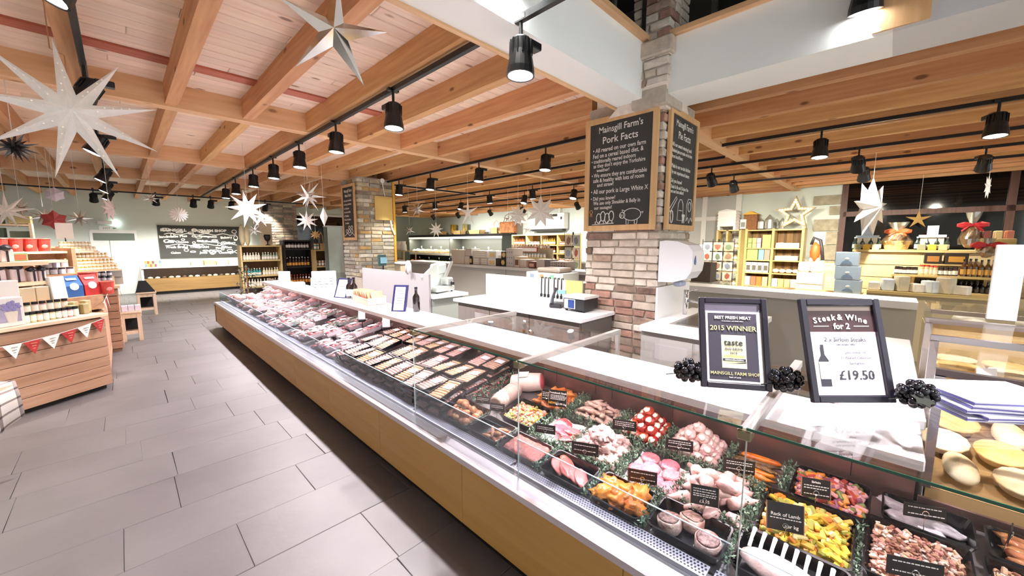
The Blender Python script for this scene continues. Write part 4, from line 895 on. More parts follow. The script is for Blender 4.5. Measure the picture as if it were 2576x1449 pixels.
# ================================================================ packed sausages and meat in the far part of the counter
pkt = M('pack_tray', '101014', .25, spec=.6); pkl = M('pack_label', 'e6e3e8', .5); pkc = M('pack_cream', 'b9b2b6', .4)
SA = [mt('sausage_pink', 'c39a92', 'a87a72', 18), mt('sausage_tan', 'b89878', '9c7a56', 18), mt('sausage_brown', 'a07c6a', '845e4e', 18), mt('sausage_pale', 'c4aaa2', 'ab8c84', 18)]
film = glassmat('pack_film', 'ffffff', .3, .08)
def pack(L=.235, D=.150, h=.040, sm=SA[0], n=8, two=False):
    t = empty('sausage_pack'); q = B()
    a, b, i = L/2, D/2, .012
    q.add([(-a+i, -b+i, 0), (a-i, -b+i, 0), (a-i, b-i, 0), (-a+i, b-i, 0), (-a, -b, h), (a, -b, h), (a, b, h), (-a, b, h), (-a+.006, -b+.006, h), (a-.006, -b+.006, h), (a-.006, b-.006, h), (-a+.006, b-.006, h), (-a+i, -b+i, .012), (a-i, -b+i, .012), (a-i, b-i, .012), (-a+i, b-i, .012)],
          [(3, 2, 1, 0)]+[(r*4+k, r*4+(k+1) % 4, r*4+4+(k+1) % 4, r*4+4+k) for r in range(3) for k in range(4)]+[(12, 13, 14, 15)])
    q.obj('tray', pkt, t)
    q = B(); w = (L-.03)/n
    for k in range(n):
        x = -L/2+.015+(k+.5)*w; r = w*.5; q.tube([(x, -b+.012, .026), (x, -b+.022, .030), (x, 0, .031), (x, b-.022, .030), (x, b-.012, .026)], [r*.5, r*.95, r, r*.95, r*.5], 7)
    q.obj('sausages', sm, t, smooth=True)
    q = B(); z = h+.0055; q.add([(-.005, -b*.75, z), (.05, -b*.75, z), (.05, b*.25, z), (-.005, b*.25, z)], [(0, 1, 2, 3)]); q.v += [(x, y, zz-.0015) for x, y, zz in q.v[:4]]; q.f += [(7, 6, 5, 4)]; q.m += [0]; q.obj('label', pkl, t)
    return t
rp = random.Random(31)
PR = [pack(sm=s) for s in SA]; used = [0]*4
def put_pack(k, x, y, z, rz, label, group):
    o = PR[k] if not used[k] else copy_tree(PR[k]); used[k] = 1
    o.location = (x, y, z); o.rotation_euler = (rp.uniform(-.07, .07), -DT+rp.uniform(-.08, .08), rz); tag(o, label, 'sausage pack', group)
KN = ['pink', 'tan', 'brown', 'pale']
CN = ('front', 'middle', 'back', 'fourth', 'rearmost'); ORD = 'first second third fourth fifth sixth seventh eighth ninth tenth eleventh twelfth thirteenth fourteenth fifteenth sixteenth seventeenth eighteenth nineteenth twentieth twenty-first twenty-second twenty-third twenty-fourth twenty-fifth twenty-sixth twenty-seventh twenty-eighth twenty-ninth thirtieth thirty-first thirty-second thirty-third'.split()
xs = (1.49, 1.73, 1.965)
for r in range(11):
    y = 2.10+.158*r
    for c, x in enumerate(xs):
        lay = 3 if not (r == 10 and c == 0) else 2
        for L in range(3):
            if L < lay-1 and not (r == 0 or c == 0 or (r, c) in ((4, 1), (6, 2))): continue
            if L >= lay: continue
            if (r, c) in ((4, 1), (7, 1), (2, 2)) and L == 2: continue
            k = rp.choices(range(4), (3, 2, 1.2, 3))[0]
            if L < lay-1: lab, g = '%s sausage pack in the %s layer, %s column, %s stack from the near end' % (KN[k], ('bottom', 'middle')[L], CN[c], ORD[r]), 'sausage packs lower in the stacks'
            else: lab, g = 'tray of %s sausages on top, %s column, %s stack from the near end' % (KN[k], CN[c], ORD[r]), 'sausage packs on top'
            put_pack(k, x+rp.uniform(-.012, .012), y+rp.uniform(-.008, .008), dz(x)+.004+L*.054, rp.uniform(-.12, .12), lab, g)
for k in range(4):
    if not used[k]: put_pack(k, 1.73, 4.0, dz(1.73)+.06, 0, 'black tray of %s sausages on top of the stacks' % KN[k], '%s sausage packs on top' % KN[k])
# mixed trays of meat further along
PM = [mt('joint_pink', 'c59a98', 'a87674', 14), mt('joint_white', 'cdb9b8', 'b59694', 14), mt('joint_red', 'a86c6c', '884a4c', 14), mt('joint_cream', 'c8b4a8', 'b0948a', 14)]
PL = ['pink', 'white', 'red', 'cream']
clr = glassmat('clear_tray', 'f2f2f6', .4)
def mpack(sm, kind):
    t = empty('meat_pack'); q = B(); L, D, h = .165, .155, .04
    q.add([(-L/2+.012, -D/2+.012, 0), (L/2-.012, -D/2+.012, 0), (L/2-.012, D/2-.012, 0), (-L/2+.012, D/2-.012, 0), (-L/2, -D/2, h), (L/2, -D/2, h), (L/2, D/2, h), (-L/2, D/2, h)], [(3, 2, 1, 0), (0, 1, 5, 4), (1, 2, 6, 5), (2, 3, 7, 6), (3, 0, 4, 7)])
    q.v += [(x*.96, y*.96, z+.001) for x, y, z in q.v]; q.f += [tuple(i+8 for i in f[::-1]) for f in q.f]; q.m += q.m[:]
    q.obj('tray', pkc, t)
    q = B()
    if kind == 2: q.blob(.075, .06, .05, 2, .25, 1.5, 2, Matrix.Translation((0, 0, .05))); q.blob(.03, .025, .025, 3, .2, 1.5, 1, Matrix.Translation((.06, .05, .04))); q.blob(.03, .025, .025, 3, .2, 1.5, 1, Matrix.Translation((.06, -.05, .04)))
    else:
        for k in range(5): q.blob(.04, .03, .02, k, .3, 1.5, 1, Matrix.Translation((-.045+.042*(k % 3)+.005, -.03+.06*(k//3), .034)))
    q.obj('whole_chicken' if kind == 2 else 'meat', sm, t, smooth=True)
    q = B(); z = .064 if kind < 2 else .099; q.box(-.035, .03, -.035, .02, z-.004, z); q.obj('label', pkl, t)
    return t
PP = [mpack(PM[0], 0), mpack(PM[1], 1), mpack(PM[2], 0), mpack(PM[3], 2), mpack(PM[0], 2)]; pu = [0]*5
for r in range(33):
    y = 3.90+.166*r
    if y > 9.1: break
    for c in range(5):
        x = 1.455+.152*c
        if y < 4.15 and c == 0: pass
        k = rp.choices(range(5), (4, 2, 3, 0, 0) if y < 6.3 else (2, 3, 1, 2, 2))[0]
        o = PP[k] if not pu[k] else copy_tree(PP[k]); pu[k] = 1
        o.location = (x+rp.uniform(-.01, .01), y+rp.uniform(-.01, .01), dz(x)+.002+rp.choice((0, .0, .05, .1))*(y > 4.0)); o.rotation_euler = (rp.uniform(-.12, .12), -DT+rp.uniform(-.12, .1), rp.uniform(-.15, .15))
        kk = (0, 1, 2, 3, 0)[k]; wh = k > 2
        tag(o, ('wrapped %s whole chicken in the %s column, %s row beyond the sausages' if wh else 'wrapped tray of %s meat in the %s column, %s row beyond the sausages') % (PL[kk], CN[c], ORD[r]), 'meat pack', 'whole chickens' if wh else 'meat packs')
for k in range(5):
    if not pu[k]: PP[k].location = (1.7, 9.12, dz(1.7)); tag(PP[k], 'wrapped meat tray at the very end of the counter', 'meat pack', 'end packs')
for k, (y0, y1) in enumerate(((4.6, 4.66), (5.25, 5.3), (5.85, 5.9))):
    garnish(1.45, 2.05, y0, y1, 260, .08, [M('garnish_teal', '4f8f7c', .45), leafg], ['teal-green garnish strip nearest the sausage packs', 'teal-green garnish strip in the middle of the meat packs', 'teal-green garnish strip farthest along the meat packs'][k], base=.09)
# two bent white shelf tickets
for k, (x, y, lb) in enumerate(((1.93, 3.80, 'nearer bent white ticket standing on a black clip among the meat packs'), (1.93, 4.40, 'farther bent white ticket standing on a black clip among the meat packs'))):
    t = empty('ticket_holder', (x, y, dz(x)+.17), -.75, lb, 'ticket holder'); q = B(); n = 7
    for i in range(n+1):
        s = i/n; q.v += [(-.04, .03-.05*s+.10*s*s, .16*s), (.04, .03-.05*s+.10*s*s, .16*s)]
    q.f = [(2*i, 2*i+1, 2*i+3, 2*i+2) for i in range(n)]; q.v += [(a, b+.004, c) for a, b, c in q.v]; m_ = 2*(n+1)
    q.f += [(2*i+2+m_, 2*i+3+m_, 2*i+1+m_, 2*i+m_) for i in range(n)]+[(2*i, 2*i+2, 2*i+2+m_, 2*i+m_) for i in range(n)]+[(2*i+1, 2*i+1+m_, 2*i+3+m_, 2*i+3) for i in range(n)]; q.m = [0]*len(q.f)
    q.obj('bent_card', paper, t); q = B(); q.chbox(-.035, .035, -.0, .06, -.03, .0, b=.005); q.lathe([(.006, -.09), (.006, -.03)], 6, Matrix.Translation((0, .03, 0))); q.obj('clip_base', black, t)
# ================================================================ framed notices, grapes, books on the glass top
ZG = 1.0935
frmk = M('frame_black', '26242e', .3, spec=.5)
goldi = M('ink_gold', 'c2bd8c', .5); inkd = M('ink_dark', '33323c', .6); inkg = M('ink_grey', '74727e', .6); aub = M('poster_aubergine', '3b3744', .5); maroon = M('poster_maroon', '3a1f22', .5)
def frame(loc, rz, w, h, fw, lean, label):
    t = empty('framed_notice', loc, 0, label, 'picture frame'); t.rotation_euler = (-lean, 0, rz)
    for x in (-w/2, w/2-fw):
        q = B(); q.chbox(x, x+fw, -.018, .0, 0, h, b=.003); q.obj('frame_side', frmk, t)
    for z in (0, h-fw):
        q = B(); q.chbox(-w/2+fw, w/2-fw, -.017, .0, z, z+fw, b=.003); q.obj('frame_rail', frmk, t)
    box('backing', -w/2+.004, w/2-.004, -.004, .002, .004, h-.004, M('frame_backing', '5a5560', .6), t)
    q = B(); q.add([(-.03, .002, h*.62), (.03, .002, h*.62), (.05, h*math.sin(lean)*1.1, .004), (-.05, h*math.sin(lean)*1.1, .004)], [(0, 1, 2, 3)]); q.v += [(x, y+.003, z) for x, y, z in q.v[:4]]; q.f += [(7, 6, 5, 4)]; q.m += [0]; q.obj('strut', M('strut_brown', '6e5a50', .7), t)
    return t
f1 = frame((1.6015, .378, ZG), math.radians(-57.9), .246, .352, .022, .33, 'black frame with the best fresh meat 2015 winner certificate')
def plate(n, x0, x1, z0, z1, m_, t, d=0): return box(n, x0, x1, -.0055-d, -.0035-d, z0, z1, m_, t)
plate('blank_strip', -.10, .10, .294, .33, M('strip_lilac', '9a93a8', .5), f1)
plate('certificate_border', -.097, .101, .024, .298, paper, f1, .0005)
plate('certificate', -.089, .086, .032, .291, aub, f1, .001)
plate('award_panel', -.043, .044, .078, .205, M('panel_cream', 'e4e2b4', .5), f1, .0015)
for body, s, z, m_, b_ in (('BEST FRESH MEAT', .0165, .268, paper, .02), ('in association with British Baker', .006, .258, paper, 0), ('2015 WINNER', .0265, .223, goldi, .015), ('taste', .034, .165, inkd, .01), ('AWARDS', .0155, .146, inkg, 0), ('2015', .013, .132, inkg, 0), ('deliciouslyorkshire', .0085, .1065, paper, .01), ('MAINSGILL FARM SHOP', .0165, .052, goldi, .01), ('Rack of Lamb', .0075, .041, paper, 0)):
    if z == .1065: plate('dark_band', -.04, .041, .1045, .114, inkd, f1, .002)
    text(body, s, m_, f1, (0, -.0085, z), bold=b_, name='certificate_lettering')
plate('orange_band', -.035, .036, .119, .1275, M('band_orange', 'e0b878', .5), f1, .002)
q = B(); q.add([(-.04, -.0078, .094), (.0, -.0078, .097), (.042, -.0078, .103), (.042, -.0078, .0985), (-.0, -.0078, .0955)], [(0, 4, 3, 2, 1)]); q.obj('dark_swoosh', inkd, f1)
f2 = frame((1.75, .0515, ZG), math.radians(-45.4), .29, .365, .024, .30, 'black frame with the steak and wine for two offer at £19.50')
plate('top_gap', -.12, .12, .318, .34, M('gap_glass', '8d7f74', .3), f2)
plate('poster', -.12, .12, .025, .322, M('poster_white', 'efedf2', .5), f2, .0005)
plate('poster_header', -.12, .12, .246, .322, maroon, f2, .001)
plate('watercolour_edge', -.12, .12, .232, .247, M('wash_pink', 'e8c4cc', .6), f2, .0008)
for k, (ch, x, z, a) in enumerate(zip('Steak & Wine', [-.092, -.076, -.060, -.043, -.026, -.011, -.003, .013, .034, .055, .069, .086], [.277, .281, .284, .286, .288, .289, .289, .289, .288, .286, .281, .276], [.14, .12, .1, .08, .05, 0, 0, -.0, -.06, -.1, -.13, -.16])):
    if ch != ' ': text(ch, .029, paper, f2, (x, -.0085, z), (PI/2, -a, 0), bold=.025, name='offer_lettering')
text('for 2', .030, paper, f2, (0, -.0085, .256), bold=.025, name='offer_lettering')
for x in (-.1, .045): plate('header_rule', x, x+.055, .265, .2672, paper, f2, .002)
for body, s, x, z, m_, b_ in (('2 x Sirloin Steaks', .0215, .005, .211, M('ink_mid', '4c4a55', .6), 0), ('min weight 400g', .010, .005, .197, inkg, 0), ('plus bottle of', .0135, .035, .168, inkg, 0), ('D Alamel Cabernet', .0135, .035, .149, inkg, 0), ('Sauvignon', .0135, .035, .130, inkg, 0), ('£19.50', .046, .028, .078, inkd, .008)):
    text(body, s, m_, f2, (x, -.0085, z), bold=b_, name='offer_lettering')
q = B(); sil = [(-.006, .2), (.006, .2), (.006, .165), (.018, .145), (.018, .055), (-.018, .055), (-.018, .145), (-.006, .165)]
q.add([(x-.082, -.0080, z) for x, z in sil], [tuple(range(8))[::-1]]); q.obj('bottle_picture', inkd, f2)
q = B(); q.add([(x-.082, -.0083, z) for x, z in ((-.018, .14), (.018, .14), (.018, .08), (-.018, .08))], [(0, 3, 2, 1)]); q.obj('bottle_label_picture', M('lab_pale', 'e2e0e6', .6), f2)
# bunches of black grapes
gr = M('grape_black', '0c0c12', .12, spec=.8); gl_ = M('vine_leaf', '1d2218', .9, var=.3, vs=20)
rg_ = random.Random(6); q = B(); q.blob(.0135, .0135, .0145, 1, .04, 1, 2); gmesh = q.mesh('grape', gr, True)
def grapes(loc, rz, n, label, leaf=False, tail=False, L=.11):
    t = empty('grape_bunch', loc, rz, label, 'grapes')
    for k in range(n):
        zz = 1-2*(k+.5)/n; w = (1-zz*zz)**.5; a = k*2.4; s = .62 if k % 3 == 2 else 1
        inst('grape', gmesh, (zz*.048*s, w*.034*s*math.cos(a), .052+w*.036*s*math.sin(a)), parent=t)
    q = B(); q.tube([(-L/2-.03, .0, .03), (-L/2, 0, .035), (0, 0, .03), (L/2, 0, .02)], .002, 5); q.obj('stalk', gl_, t)
    if leaf:
        q = B(); q.prism([(.032*math.cos(a)*(1 if k % 2 else .65), .032*math.sin(a)*(1 if k % 2 else .65)) for k, a in enumerate([2*PI*j/12 for j in range(12)])], 0, .002, Matrix.Translation((-.02, -.045, .05)) @ Matrix.Rotation(.6, 4, 'X')); q.obj('leaf', gl_, t)
    return t
grapes((1.545, .53, ZG+.0), -1.0, 42, 'bunch of black grapes left of the winner certificate')
grapes((1.69, .235, ZG+.0), -.9, 46, 'bunch of black grapes between the two framed notices')
grapes((1.83, -.105, ZG+.0), -.9, 42, 'bunch of black grapes at the right of the offer frame', True)
# magazines
mgc = [M('mag_cover', 'dcdfee', .35), M('mag_edge', 'efeef4', .6), M('mag_spine', '4d4a86', .4)]
for k in range(5):
    q = B(); q.mi = 1; q.box(-.148, .148, -.104, .104, .001, .0115); q.mi = 0; q.box(-.15, .15, -.105, .105, .0115, .013); q.box(-.15, .15, -.105, .105, 0, .0012); q.mi = 2; q.box(-.151, -.1485, -.105, .105, .003, .009); q.box(-.15, .15, -.1056, -.1045, .004, .008); q.mi = 0
    q.obj('magazine', mgc, None, (1.985+.008*math.sin(k*2), -.29+.012*math.cos(k*3), ZG+.0131*k), (0, 0, -.95+.10*math.sin(k*1.7)), label='%s magazine in the stack on the glass top at the right' % ['lowest', 'second', 'middle', 'fourth', 'topmost'][k], cat='magazine', group='stacked magazines')
# ================================================================ things on the white worktop
ZW = .951
def bottle(loc, label, h=.25, r=.034, mat=None, cap=None, rz=0, group=None, lab=True, name='bottle', cat='bottle'):
    t = empty(name, loc, rz, label, cat, group); q = B()
    q.lathe([(r*.9, 0), (r, .006), (r, h*.55), (r*.9, h*.62), (r*.4, h*.74), (r*.36, h*.93), (r*.42, h*.94), (r*.42, h*.97)], 14); q.obj('glass_body', mat or M('bottle_dark', '1b1210', .12, spec=.7), t, smooth=True)
    q = B(); q.lathe([(r*.44, h*.93), (r*.44, h)], 12); q.obj('cap', cap or black, t)
    if lab: q = B(); q.lathe([(r*1.015, h*.12), (r*1.015, h*.45)], 14); q.obj('label', paper, t)
    return t
navy = M('easel_navy', '23244e', .4)
def easel(loc, rz, w, h, label, d=.1):
    t = empty('table_sign', loc, rz, label, 'sign'); q = B()
    q.add([(-w/2, 0, 0), (w/2, 0, 0), (w/2, d, h), (-w/2, d, h), (-w/2, .03, 0), (w/2, .03, 0), (w/2, d+.025, h), (-w/2, d+.025, h)], [(0, 1, 2, 3), (7, 6, 5, 4), (0, 4, 5, 1), (1, 5, 6, 2), (2, 6, 7, 3), (3, 7, 4, 0)]); q.obj('holder', navy, t)
    q = B(); a = .022; q.add([(-w/2+a, -.001+d*.05, h*.05), (w/2-a, -.001+d*.05, h*.05), (w/2-a, -.001+d*.93, h*.93), (-w/2+a, -.001+d*.93, h*.93)], [(0, 1, 2, 3)]); q.obj('sheet', M('sheet_white', 'eeeef6', .5), t)
    q = B()
    for k in range(7): z = h*(.85-.09*k); q.add([(-w*.3+.01*(k % 3), d*z/h-.0025, z), (w*.3-.012*(k % 2), d*z/h-.0025, z), (w*.3-.012*(k % 2), d*(z+.006)/h-.0025, z+.006), (-w*.3+.01*(k % 3), d*(z+.006)/h-.0025, z+.006)], [(0, 1, 2, 3)])
    q.obj('small_print', inkg, t)
    return t
easel((1.93, 3.52, ZW), -.9, .15, .26, 'nearer leaning white sign in a navy holder on the worktop')
bottle((2.07, 3.40, ZW), 'dark sauce bottle behind the nearer leaning sign', .25, .036, lab=False)
easel((1.90, 4.93, ZW), -1.15, .2, .24, 'farther leaning white sign in a navy holder on the worktop')
bottle((2.0, 4.72, ZW), 'dark bottle with white label beside the farther sign', .27, .04)
bottle((1.98, 4.82, ZW), 'dark bottle partly behind the farther leaning sign', .26, .038)
bk = empty('snack_box', (2.0, 4.32, ZW), -.1, 'pale cardboard box of brown snack packets on the worktop', 'box')
cb = M('card_pale', 'd9c6b4', .7)
q = B(); q.box(-.11, .11, -.25, .25, 0, .006); q.box(-.11, -.104, -.25, .25, 0, .075); q.box(.104, .11, -.25, .25, 0, .09); q.box(-.11, .11, -.25, -.244, 0, .08); q.box(-.11, .11, .244, .25, 0, .08); q.obj('open_box', cb, bk)
pk = [M('packet_kraft', 'b98f70', .7, rnd=.1), M('packet_salmon', 'd98f7a', .6, rnd=.1)]
q = B(); q.add([(-.05, -.006, 0), (.05, -.006, 0), (.05, .006, 0), (-.05, .006, 0), (-.055, -.022, .06), (.055, -.022, .06), (.055, .022, .06), (-.055, .022, .06), (-.052, 0, .14), (.052, 0, .14)], [(3, 2, 1, 0), (0, 1, 5, 4), (1, 2, 6, 5), (2, 3, 7, 6), (3, 0, 4, 7), (4, 5, 9, 8), (6, 7, 8, 9), (5, 6, 9), (7, 4, 8)])
pms = [q.mesh('packet', m_) for m_ in pk]
for k in range(14):
    yy = 4.53-.031*k; j = 1 if 5 < k < 10 else 0
    inst('snack_packet', pms[j], (2.0+rp.uniform(-.03, .03), yy, ZW+.008), rot=(rp.uniform(-.35, -.1), rp.uniform(-.15, .15), rp.uniform(-.3, .3)), label='%s snack packet standing in the pale box' % ('salmon-coloured' if j else 'brown paper'), cat='packet', group='snack packets %d' % j)
cd = empty('leaflet_box', (1.99, 5.72, ZW), -.35, 'white leaflet dispenser with a sloping printed front', 'dispenser')
q = B(); q.add([(-.16, -.1, 0), (.16, -.1, 0), (.16, .1, 0), (-.16, .1, 0), (-.16, -.1, .06), (.16, -.1, .06), (.16, .08, .2), (-.16, .08, .2)], [(3, 2, 1, 0), (4, 5, 6, 7), (0, 1, 5, 4), (1, 2, 6, 5), (2, 3, 7, 6), (3, 0, 4, 7)]); q.obj('wedge_box', white, cd)
q = B(); q.chbox(-.15, .17, .08, .1, .05, .29, b=.01); q.obj('header_card', white, cd)
q = B()
for k in range(16): x = -.14+.07*(k % 4)+rp.uniform(0, .02); s = k//4; q.box(x, x+.045, -.085+.045*s-.004, -.075+.045*s, .078+.034*s, .084+.034*s)
q.obj('print', inkg, cd)
wn = empty('notice_stand', (1.97, 7.5, ZW), -.5, 'small white upright notice at the far end of the worktop', 'notice'); q = B(); q.chbox(-.09, .09, -.02, .02, 0, .2, b=.008); q.obj('stand', white, wn); box('printed_panel', -.06, .06, -.023, -.02, .04, .15, M('print_sage', 'b8bda6', .6), wn)
q = B(); q.chbox(-.16, .16, -.12, .12, 0, .035, b=.006); q.obj('white_folder', white, None, (1.98, 7.05, ZW), (0, 0, -.2), label='flat white folder lying near the far end of the worktop', cat='folder')
# ================================================================ pie case at the right
pc = empty('pie_case', (2.62, -.7, 0), label='glass pie display case with steel rails at the right', cat='display case')
sub('case_base', 2.24, 3.05, -1.4, -.18, 0, .66, M('case_wood', 'b99a68', .5), pc)
for x, z, n in ((2.235, 1.14, 'front_rail'), (2.62, 1.21, 'middle_rail'), (3.02, 1.235, 'rear_rail')): sub(n, x-.014, x+.014, -1.4, -.17, z-.014, z+.014, M('rail_dark', '5b5250', .35, .7) if x < 2.5 else steel, pc)
for x, z in ((2.235, 1.13), (2.62, 1.2), (3.02, 1.225)): sub('upright', x-.014, x+.014, -.198, -.17, .66, z, steel, pc)
q = B(); l = pc.location; q.add([(x-l.x, y-l.y, z) for x, y, z in ((2.235, -1.4, 1.152), (2.235, -.18, 1.152), (3.02, -.18, 1.245), (3.02, -1.4, 1.245))], [(0, 1, 2, 3)]); q.v += [(x, y, z+.005) for x, y, z in q.v]; q.f += [(7, 6, 5, 4)]; q.m += [0]; q.obj('top_glass', glass, pc)
sub('front_glass', 2.226, 2.231, -1.4, -.18, .66, 1.13, glass, pc)
q = B(); q.add([(x-l.x, y-l.y, z) for x, y, z in ((2.25, -1.4, .672), (2.25, -.19, .672), (3.0, -.19, .90), (3.0, -1.4, .90), (2.25, -1.4, .66), (2.25, -.19, .66), (3.0, -.19, .66), (3.0, -1.4, .66))], [(0, 3, 2, 1), (4, 5, 6, 7), (0, 1, 5, 4), (2, 3, 7, 6), (1, 2, 6, 5), (3, 0, 4, 7)]); q.obj('sloping_deck', M('deck_wood', '9c7c4c', .5), pc)
sub('upper_shelf', 2.66, 3.0, -1.4, -.19, 1.02, 1.03, glass, pc)
sub('case_back', 3.03, 3.05, -1.4, -.18, .66, 1.22, M('case_back_wood', 'b8a070', .5, var=.15, vs=4), pc)
sub('end_wall', 2.24, 3.03, -.185, -.178, .5, .7, white, pc)
crust = M('pie_crust', 'e3c98c', .55, col2='cf9f50', vs=14, bump=.2, rnd=.08); crust2 = M('pie_crust_pale', 'ecdfc0', .55, col2='dcbf86', vs=12, bump=.2, rnd=.06)
q = B(); n = 28
prof = [(.055, 0), (.066, .028), (.074, .034), (.072, .042), (.06, .040), (.03, .046), (.0, .048)]
q.lathe(prof, n); q.v = [(x*(1+(.035 if 0.03 < z < .043 and (i % 2) else 0)), y*(1+(.035 if .03 < z < .043 and (i % 2) else 0)), z) for i, (x, y, z) in enumerate(q.v)]
pmh = [q.mesh('pie', crust, True), q.mesh('pie', crust2, True)]
q = B(); q.blob(.085, .05, .03, 3, .15, 1.4, 3); ps = q.mesh('pasty', crust2, True)
for i in range(5):
    for j in range(4):
        x = 2.33+.145*i; y = -.28-.155*j+(.04 if i % 2 else 0); z = .675+(x-2.25)*.304
        big = (i+j) % 3 == 0
        if big: inst('pasty', ps, (x, y, z+.036), rot=(0, -.29, .12-.1*j), label='oval golden pasty on the sloping deck of the pie case', cat='pasty', group='pasties in the pie case')
        else: inst('pie', pmh[(i*3+j) % 2], (x, y, z+.012), rot=(0, -.295, 0), label='round crimped pie on the sloping deck of the pie case', cat='pie', group='pies on the deck')
for i in range(2):
    for j in range(5): inst('pie', pmh[(i+j) % 2], (2.75+.155*i, -.28-.16*j, 1.0315), label='round pie on the glass upper shelf of the pie case', cat='pie', group='pies on the upper shelf')
inst('pie_ticket', B().mesh('x', paper), (0, 0, -9)) if False else None
for k, (x, y) in enumerate(((2.70, -.36), (2.72, -.62))): q = B(); q.chbox(-.035, .035, -.003, .003, 0, .06, b=.001); q.obj('price_card', paper, None, (x-.03, y, 1.031), (-.2, 0, -PI/2+.5), label=['nearer small white price card on the pie shelf', 'farther small white price card on the pie shelf'][k], cat='price card')
# second glass case behind and tall white panel
gc = empty('deli_case', (4.6, -1.0, 0), label='beige deli case with a glass top behind the pie case', cat='display case')
sub('case_body', 4.25, 5.0, -2.4, -.26, 0, .98, M('deli_beige', 'b9a983', .5), gc); sub('glass_top', 4.25, 5.0, -2.4, -.26, 1.13, 1.14, glass, gc); sub('top_rail', 4.24, 4.27, -2.4, -.26, 1.12, 1.15, steel, gc); sub('glass_side', 4.25, 5.0, -.27, -.264, .98, 1.13, glass, gc)
for k in range(6): q = B(); q.blob(.12, .09, .05, k, .2, 1.5, 2); q.obj('wrapped_cheese', M('cheese_wrap', 'e2dccb', .4, rnd=.1), None, (4.45+.3*(k % 2), -.5-.32*(k//2), 1.03), smooth=True, label='pale wrapped cheese on the deli case', cat='cheese', group='cheeses on the deli case')
q = B(); q.chbox(-.02, .02, -.05, .05, 0, .40, b=.004); q.obj('standing_card', whitep, None, (3.25, -.452, 1.239), (0, 0, 0), label='tall narrow white panel standing at the right', cat='panel')
# ================================================================ staff side units
greyd = wood('door_taupe', '857d78', '7a726d', 'z', .5, rnd=.03); brass = M('knob_brass', '9c7a4c', .3, .8)
cu = empty('base_cabinet', (3.33, 3.02, 0), label='taupe base cabinet with brass knobs behind the counter', cat='cabinet')
sub('body', 3.06, 3.62, 2.06, 3.98, .1, .885, M('cab_body', '6f6863', .6), cu); sub('kick_board', 3.1, 3.6, 2.08, 3.96, 0, .1, black, cu)
ys_ = (3.97, 3.36, 2.72, 2.07)
for k in range(3):
    d = sub('door', 3.036, 3.06, ys_[k+1]+.006, ys_[k]-.006, .13, .875, greyd, cu)
    q = B(); q.lathe([(.008, 0), (.008, .015), (.017, .02), (.017, .03), (.008, .036)], 12, Matrix.Rotation(-PI/2, 4, 'Y')); s = -1 if k != 2 else 1
    q.obj('knob', brass, d, (-.012, s*(ys_[k]-ys_[k+1])*.5-s*.06, .56), smooth=True)
box('worktop', 3.0, 3.63, 2.03, 4.03, .885, .922, MATS['worktop_white'], b=.004, label='white worktop on the taupe base cabinet', cat='worktop')
box('upstand', 3.615, 3.635, 2.44, 4.07, .923, 1.21, white, label='white upstand behind the taupe cabinet worktop', cat='upstand')
box('yellow_board', 3.600, 3.614, 2.43, 2.66, 1.06, 1.215, M('board_yellow', 'e6d488', .5), label='yellow cutting board leaning on the white upstand', cat='cutting board')
for k in range(6):
    t = empty('wrist_strap', (3.61, 3.02-.055*k-(.03 if k > 2 else 0), 1.225), 0, 'black strap hung over the white upstand, %s from the left' % ordn[k].replace('nearest', 'first'), 'strap', 'black straps'); q = B()
    q.tube([(.03, 0, -.05), (.012, 0, .004), (-.012, 0, .004), (-.02, -.004, -.08), (-.028, -.01, -.2)], .007, 6); q.obj('strap', black, t); q = B(); q.chbox(-.045, -.02, -.025, .0, -.235, -.195, b=.004); q.obj('buckle', black, t)
ph = empty('phone', (3.42, 2.64, .9235), -1.2, 'grey telephone handset in its cradle beside the black box', 'telephone')
q = B(); q.chbox(-.07, .07, -.09, .09, 0, .05, b=.012); q.obj('cradle', M('phone_dark', '2c2e33', .4), ph)
q = B(); q.tube([(-.04, -.08, .045), (-.04, -.04, .12), (-.04, .04, .17), (-.04, .07, .2)], [.022, .016, .016, .022], 8); q.obj('handset', M('phone_grey', '3a3d44', .4), ph); box('screen', .0, .09, .01, .05, .15, .19, M('phone_screen', '8fd0d8', .3), ph)
bx = empty('till_box', (3.42, 2.33, .9235), 0, 'black metal box with white top and a blue notice on its front', 'box')
box('box_body', -.12, .14, -.13, .13, .02, .14, M('box_black', '26282b', .35), bx); box('box_lid', -.13, .15, -.14, .14, .14, .165, M('lid_cream', 'd8d4cc', .5), bx)
box('notice', -.123, -.12, -.02, .12, .03, .13, paper, bx); box('notice_blue', -.125, -.123, -.01, .07, .035, .125, M('notice_blue_', '24407e', .5), bx)
for y in (-.11, .11): box('foot', -.1, -.08, y-.01, y+.01, 0, .02, black, bx)
# partition, slicer and its unit
box('low_partition', 2.985, 3.015, 4.56, 6.66, 0, 1.205, M('partition_lilac', 'a6a3a4', .55), label='low pale grey partition panel behind the worktop', cat='partition')
su = empty('slicer_unit', (3.33, 5.5, 0), label='pale unit with a white top carrying the slicer', cat='cabinet')
sub('unit_body', 3.03, 3.58, 4.56, 6.6, 0, .86, M('unit_pale', 'a9b0a8', .5), su); sub('unit_top', 3.02, 3.64, 4.50, 6.6, .86, .9, white, su)
sl = empty('meat_slicer', (3.34, 4.86, .901), .25, 'silver meat slicer with a slanting blade guard', 'slicer')
alu = M('aluminium', 'cfd4d2', .35, .8); aluw = M('slicer_white', 'dfe6e0', .35)
q = B(); q.chbox(-.2, .22, -.16, .16, .02, .1, b=.02); q.obj('base', alu, sl)
q = B(); q.chbox(.05, .2, -.15, .0, .1, .22, b=.02); q.obj('motor_housing', alu, sl)
